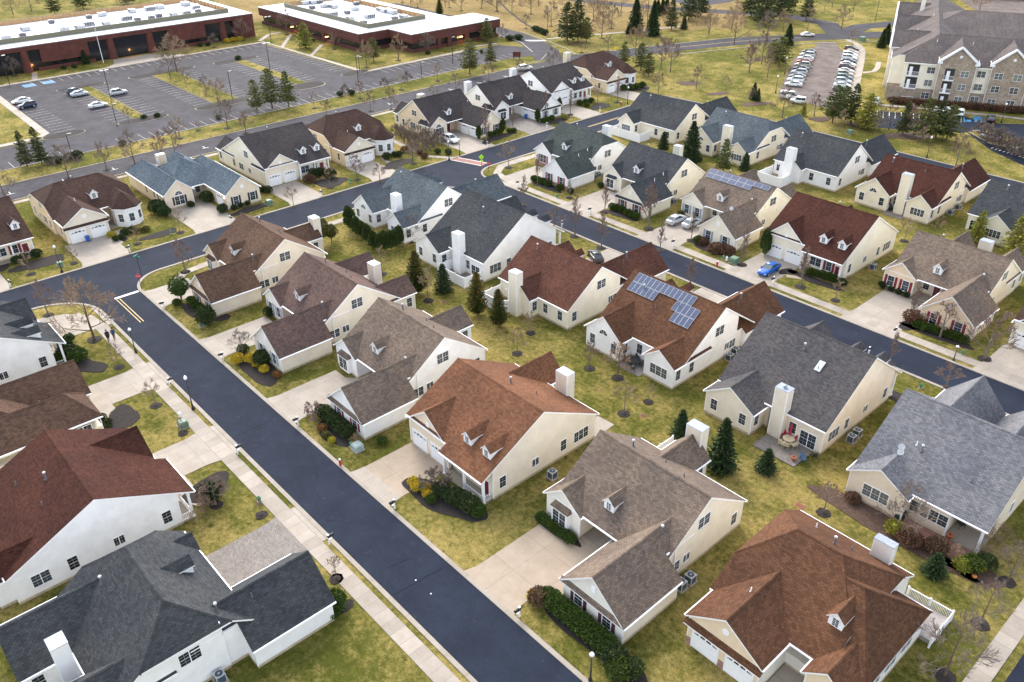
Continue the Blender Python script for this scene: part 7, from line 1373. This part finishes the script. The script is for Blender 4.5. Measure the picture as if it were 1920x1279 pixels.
# ---- white vinyl fences
def fence(pts, h, label, rail=False, col=None):
    o = empty('vinyl_fence', (pts[0][0], pts[0][1], 0), label, 'fence', 'white vinyl fences'); o0 = Vector((pts[0][0], pts[0][1], 0))
    for i in range(len(pts)-1):
        A = Vector((*pts[i], 0))-o0; B = Vector((*pts[i+1], 0))-o0; d = B-A; n = max(1, round(d.length/2.4)); a_ = math.atan2(d.y, d.x)
        for k in range(n):
            L = d.length/n; b = MB()
            if rail:
                b.box(0, L, -.04, .04, h-.1, h, TRIM); b.box(0, L, -.04, .04, .12, .2, TRIM); x = .12
                while x < L-.05: b.box(x, x+.05, -.02, .02, .2, h-.1, TRIM); x += .14
            else:
                b.box(0, L, -.025, .025, .05, h-.1, TRIM); b.box(0, L, -.05, .05, h-.14, h, TRIM); b.box(0, L, -.05, .05, .05, .18, TRIM); x = .15
                while x < L: b.box(x, x+.02, -.035, .035, .18, h-.14, TRIM); x += .3
            b.build('panel', o, tuple(A+d*k/n), a_)
        for k in range(n+(i == len(pts)-2)):
            b = MB(); b.box(-.09, .09, -.09, .09, 0, h+.08, TRIM); b.lathe([(.13, h+.08), (.13, h+.12), (.01, h+.22)], 4, TRIM); b.build('post', o, tuple(A+d*k/n), a_)
fence([(-105.4, 81.3), (-105.4, 77.7), (-98.3, 77.7), (-98.3, 81.3)], 1.9, 'white privacy fence walling the patio of the dark slate roofed white house')
fence([(-92.0, 80.3), (-92.0, 76.4), (-88.6, 76.4), (-86.9, 77.7)], 2.2, 'white privacy fence behind the golden arborvitae by the red roof')
fence([(-137.0, 162.5), (-137.0, 157.6), (-127.9, 157.6), (-127.9, 161.4)], 2.1, 'white privacy fence at the pale yellow slate roofed house')
fence([(-93.4, 162.0), (-93.4, 156.3), (-87.6, 156.3), (-87.6, 159.9)], 2.1, 'white privacy fence round the patio of the bright white house')
fence([(-47.4, 64.2), (-47.4, 69.0)], 2.3, 'short white fence wing behind the taupe roofed beige house')
fence([(-104.6, 66.6), (-101.2, 66.6)], 1.5, 'short white fence behind the pinkish brown roofed house')
fence([(-16.9, 68.0), (-12.6, 68.2), (-12.6, 63.6)], 1.35, 'white railing fence round the side deck at the bottom right house', True)
slab('patio', rect(-105.2, -98.5, 77.9, 81.5), 0, .06, PAVER); slab('patio', rect(-93.2, -87.8, 156.5, 162), 0, .06, CONC); slab('patio', rect(-136.8, -128.1, 157.8, 162), 0, .06, CONC)
slab('patio', rect(-71, -61.2, 79.0, 82.0)[:4], 0, .06, PAVER) if 0 else slab('patio', rect(-65.1, -60.9, 78.6, 82.0), 0, .06, PAVER)
slab('patio', rect(-41.2, -35.4, 77.3, 81.85), 0, .14, PAVER); slab('patio', [g(5, 1430, 1190), g(5, 1535, 1112), g(5, 1440, 1062), g(5, 1400, 1120)], 0, .06, CONC); slab('patio', rect(-66, -62, 158.6, 162), 0, .06, PAVER)
slab('deck', rect(-16.7, -12.8, 64, 67.9), 0, .5, plain('deck_grey', (.3, .27, .25), .7))
# ---- patio furniture
CRM = plain('chair_cream', (.62, .52, .34), .6); CHD = plain('chair_dark', (.03, .035, .035), .6); CHB = plain('chair_blue', (.04, .1, .2), .6); CHR = plain('chair_crimson', (.4, .02, .06), .6); TERRA = plain('terracotta', (.4, .12, .05), .8)
def chair(p, rz, m_, label, group, z=.1, wide=1):
    o = empty('patio_chair', (p[0], p[1], z), label, 'chair', group, rz); o.scale = (1.15,)*3; b = MB(); b.box(-.28*wide, .28*wide, -.28, .28, .38, .46, m_); b.build('seat', o); b = MB(); loft(b, [[(-.28*wide, .24, .44), (.28*wide, .24, .44), (.28*wide, .3, .44), (-.28*wide, .3, .44)], [(-.28*wide, .38, 1.0), (.28*wide, .38, 1.0), (.28*wide, .43, 1.0), (-.28*wide, .43, 1.0)]], m_); b.build('backrest', o)
    for sx_ in (-1, 1):
        for sy in (-1, 1): b = MB(); b.tube((sx_*.26*wide, sy*.25, 0), (sx_*.25*wide, sy*.24, .4), .025, .025, 5, m_); b.build('leg', o)
        b = MB(); b.box(sx_*.28*wide-.03, sx_*.28*wide+.03, -.25, .28, .62, .66, m_); b.build('armrest', o)
def table(p, r_, m_, label, z=.1, rz=0):
    o = empty('patio_table', (p[0], p[1], z), label, 'table', None, rz); b = MB(); b.lathe([(r_, .7), (r_, .75)], 20, m_); b.build('tabletop', o)
    for k in range(4): t = k*math.pi/2+.78; b = MB(); b.tube((math.cos(t)*r_*.7, math.sin(t)*r_*.7, 0), (math.cos(t)*r_*.6, math.sin(t)*r_*.6, .7), .03, .03, 5, m_); b.build('leg', o)
tb = g(34, 560, 610); table(tb, .75, CRM, 'cream round patio table beneath the folded red parasol', .14)
for i, (x, y, m_, l) in enumerate(((440, 665, CRM, 'cream patio chair with cushion, leftmost on the skylight house patio'), (520, 705, CRM, 'cream patio chair, nearest the lawn on the skylight house patio'), (660, 700, CRM, 'cream patio chair, right of the patio table'), (490, 520, CHR, 'crimson patio chair left of the folded parasol'), (640, 585, CHR, 'crimson patio chair right of the folded parasol'))):
    p = g(34, x, y); chair(p, math.atan2(tb[1]-p[1], tb[0]-p[0])+math.pi/2, m_, l, 'chairs round the cream patio table', .14)
p = g(34, 575, 560); o = empty('parasol', (p[0], p[1], .14), 'folded crimson parasol standing on the skylight house patio', 'parasol'); b = MB(); b.tube((0, 0, 0), (0, 0, 2.6), .03, .03, 6, TRIM); b.lathe([(.3, 0), (.3, .08), (.06, .12)], 12, CHD); b.build('pole', o); b = MB(); b.lathe([(.16, .95), (.2, 1.2), (.14, 1.6), (.17, 2.0), (.12, 2.4), (.03, 2.65)], 9, CHR); b.build('canopy', o, smooth=True)
p = g(34, 830, 940); chair(p, 2.2, CHB, 'blue cushioned patio bench chair on the skylight house patio', None, .14, 1.8)
p = g(34, 1020, 900); chair(p, 4, CHD, 'dark folding chair at the patio corner of the skylight house', None, .14)
p = g(34, 655, 930); o = empty('plant_pot', (*p, .14), 'dark red plant pot on the skylight house patio', 'pot'); b = MB(); b.lathe([(.2, 0), (.32, .5), (.34, .52), (.3, .53)], 14, TERRA); b.build('pot', o); b = MB(); b.lathe([(.27, .5), (.05, .56)], 10, MULCH); b.build('soil', o)
tb = (-63.4, 80.7); table(tb, .8, CHD, 'dark round patio table between the wings of the solar panel house', .06)
for k in range(4): t = k*1.57+.4; p = (tb[0]+1.15*math.cos(t), tb[1]+1.15*math.sin(t)); chair(p, t-math.pi/2, CHD, ('dark patio chair nearest the arched window', 'dark patio chair on the lawn side', 'dark patio chair nearest the triple window', 'dark patio chair against the back wall')[(k+2) % 4], 'dark chairs round the solar house patio table', .06)
p = (-62.2, 78.9); o = empty('charcoal_grill', (*p, .06), 'small black grill at the patio edge by the triple window wing', 'grill'); b = MB(); b.lathe([(.1, .6), (.32, .75), (.34, .9), (.25, 1.05), (.05, 1.12)], 14, CHD); b.build('bowl', o); [(lambda bb: bb.build('leg', o))((lambda q: (q.tube((.35*math.cos(t), .35*math.sin(t), 0), (.15*math.cos(t), .15*math.sin(t), .7), .025, .025, 5, CHD), q)[1])(MB())) for t in (0, 2.1, 4.2)]
def covered(p, l, rz=0, s_=1):
    o = empty('covered_grill', (*p, .05), l, 'grill', 'covered grills', rz); b = MB(); loft(b, [[(-.75, -.38, 0), (.75, -.38, 0), (.75, .38, 0), (-.75, .38, 0)], [(-.7, -.36, .75), (.7, -.36, .75), (.7, .36, .75), (-.7, .36, .75)], [(-.45, -.33, .95), (.45, -.33, .95), (.45, .33, .95), (-.45, .33, .95)], [(-.35, -.2, 1.2), (.35, -.2, 1.2), (.35, .25, 1.2), (-.35, .25, 1.2)]], CHD); b.build('cover', o, smooth=True)
    for sx_ in (-.6, .6): b = MB(); b.tube((sx_, -.3, .08), (sx_, .3, .08), .1, .1, 10, TYRE); b.build('wheel', o)
covered(g(33, 212, 690), 'black covered grill by the brick patio of the pale roofed house', 1.2); covered(g(14, 938, 258), 'black covered grill beside the tall cream chimney')
p = g(33, 632, 870); o = empty('plant_pot', (*p, .1), 'terracotta pot by the covered corner porch post', 'pot'); b = MB(); b.lathe([(.22, 0), (.36, .5), (.38, .55), (.3, .56)], 14, TERRA); b.build('pot', o); b = MB(); b.lathe([(.3, .5), (.05, .6)], 10, MULCH); b.build('soil', o)
p = g(33, 695, 770); chair((p[0]+.3, p[1]+.3), 2.5, CHD, 'dark lounge chair inside the covered corner porch', None, .12, 1.2)
p = g(33, 848, 1205); o = empty('pumpkin', (*p, .07), 'small orange pumpkin in the corner bed', 'pumpkin'); b = MB(); b.lathe([(.05, .02), (.22, .08), (.27, .2), (.2, .33), (.04, .34)], 14, plain('pumpkin_orange', (.5, .16, .03), .6)); b.build('fruit', o, smooth=True); b = MB(); b.tube((0, 0, .32), (.02, 0, .42), .03, .02, 5, GREENB); b.build('stalk', o)
for p, r_, l in ((g(25, 700, 55), .9, 'rusty grated lawn drain between the back gardens'), (g(5, 1700, 1062), .7, 'brown lawn drain in the middle back garden'), (g(5, 575, 420), .8, 'brown lawn drain behind the taupe roofed white house')):
    o = empty('lawn_drain', (*p, 0), l, 'drain', 'lawn drains', R(0)); b = MB(); b.box(-r_*.6, r_*.6, -r_*.45, r_*.45, 0, .04, TERRA); b.build('frame', o); b = MB(); [b.box(-r_*.5+k*r_*.14, -r_*.5+k*r_*.14+.05, -r_*.38, r_*.38, .04, .06, CHD) for k in range(8)]; b.build('grate', o)
# ---- the two walkers
SKIN = plain('skin', (.45, .27, .19), .6); NAVYC = plain('navy_coat', (.014, .014, .035), .9); BLUEC = plain('blue_jacket', (.03, .06, .14), .8); TROU = plain('dark_trousers', (.018, .018, .03), .9); HAIR = plain('dark_hair', (.02, .014, .012), .7); SHOE = plain('shoe', (.03, .03, .035), .6)
def person(p, rz, label, coat, skirt):
    o = empty('person', (p[0], p[1], .07), label, 'person', None, rz); o.scale = (1.08,)*3
    V = []; E_ = []; RD = []
    def a(co, r_, par=None): V.append(co); RD.append(r_); i = len(V)-1; (E_.append((par, i)) if par is not None else None); return i
    pel = a((0, 0, .95), .14); ch = a((0, -.01, 1.28), .16, a((0, 0, 1.1), .125, pel)); nk = a((0, 0, 1.48), .06, ch); hd = a((0, -.02, 1.62), .095, nk); a((0, -.015, 1.72), .085, hd)
    for sg, st in ((-1, .24), (1, -.2)):
        hp = a((sg*.1, 0, .88), .095, pel); kn = a((sg*.1, -st*.55, .5), .062, hp); an = a((sg*.1, -st if st < 0 else -st*1.1, .09 if st > 0 else .12), .042, kn); a((sg*.1, -st-.15, .045), .035, an)
        sh = a((sg*.19, 0, 1.4), .065, ch); el = a((sg*.25, st*.35, 1.13), .045, sh); wr = a((sg*.24, st*.35-.14, .92), .03, el); pm_ = a((sg*.24, st*.35-.18, .85), .032, wr)
        for k in range(4): f1 = a((sg*.24+(k-1.5)*.02, st*.35-.2, .79), .011, pm_); a((sg*.24+(k-1.5)*.02, st*.35-.19, .75-.006*abs(k-1.5)), .009, f1)
        a((sg*.2, st*.35-.22, .81), .011, pm_)
    me = bpy.data.meshes.new('body'); me.from_pydata(V, E_, []); me.update(); t = bpy.data.objects.new('t', me); COL.objects.link(t); md = t.modifiers.new('s', 'SKIN'); 
    for i, r_ in enumerate(RD): me.skin_vertices[0].data[i].radius = (r_, r_)
    me.skin_vertices[0].data[0].use_root = True; sb = t.modifiers.new('d', 'SUBSURF'); sb.levels = sb.render_levels = 1
    dg = bpy.context.evaluated_depsgraph_get(); m2 = bpy.data.meshes.new_from_object(t.evaluated_get(dg)); bpy.data.objects.remove(t); m2.materials.clear(); m2.materials.append(SKIN); m2.polygons.foreach_set('use_smooth', [True]*len(m2.polygons)); link('body', m2, o)
    def rg(cx, cy, z, rx, ry, n=12): return [(cx+rx*math.cos(2*math.pi*k/n), cy+ry*math.sin(2*math.pi*k/n), z) for k in range(n)]
    b = MB(); loft(b, [rg(0, 0, .82 if not skirt else .62, .2 if not skirt else .27, .15 if not skirt else .23), rg(0, 0, .95, .2, .15), rg(0, 0, 1.1, .17, .13), rg(0, -.01, 1.3, .21, .15), rg(0, 0, 1.44, .17, .11), rg(0, 0, 1.5, .075, .075)], coat)
    for sg, st in ((-1, .24), (1, -.2)): b.tube((sg*.18, 0, 1.42), (sg*.26, st*.35, 1.12), .082, .065, 9, coat); b.tube((sg*.26, st*.35, 1.14), (sg*.245, st*.35-.14, .92), .066, .048, 9, coat)
    b.build('coat' if skirt else 'jacket', o, smooth=True)
    for sg, st in ((-1, .24), (1, -.2)):
        b = MB(); b.tube((sg*.1, 0, .92), (sg*.1, -st*.55, .5), .11, .08, 10, TROU); b.tube((sg*.1, -st*.55, .52), (sg*.1, -st*1.02, .12), .08, .058, 10, TROU); b.build('trouser_leg', o, smooth=True)
        b = MB(); loft(b, [rg(sg*.1, -st-.05, .0, .055, .14), rg(sg*.1, -st-.05, .07, .05, .13), rg(sg*.1, -st+.01, .12, .045, .06)], SHOE); b.build('shoe', o, smooth=True)
    b = MB(); b.lathe([(.112, 1.6), (.122, 1.68), (.11, 1.76), (.06, 1.815)], 12, HAIR, (0, .025, 0))
    if skirt: loft(b, [rg(0, .06, 1.44, .1, .06), rg(0, .06, 1.66, .115, .075)], HAIR)
    b.build('hair', o, smooth=True)
    b = MB(); [b.lathe([(.013, 0), (.013, .004)], 6, HAIR, (sg*.035, -.112, 1.645)) for sg in (-1, 1)]; b.box(-.03, .03, -.115, -.108, 1.57, 1.578, CHR); b.box(-.012, .012, -.135, -.1, 1.6, 1.635, SKIN); b.build('face', o)
person(g(4, 613, 640), R(85), 'person in a long dark coat walking on the lawn side of the sidewalk', NAVYC, True)
person(g(4, 645, 628), R(85), 'person in a blue jacket and dark trousers walking on the street side', BLUEC, False)
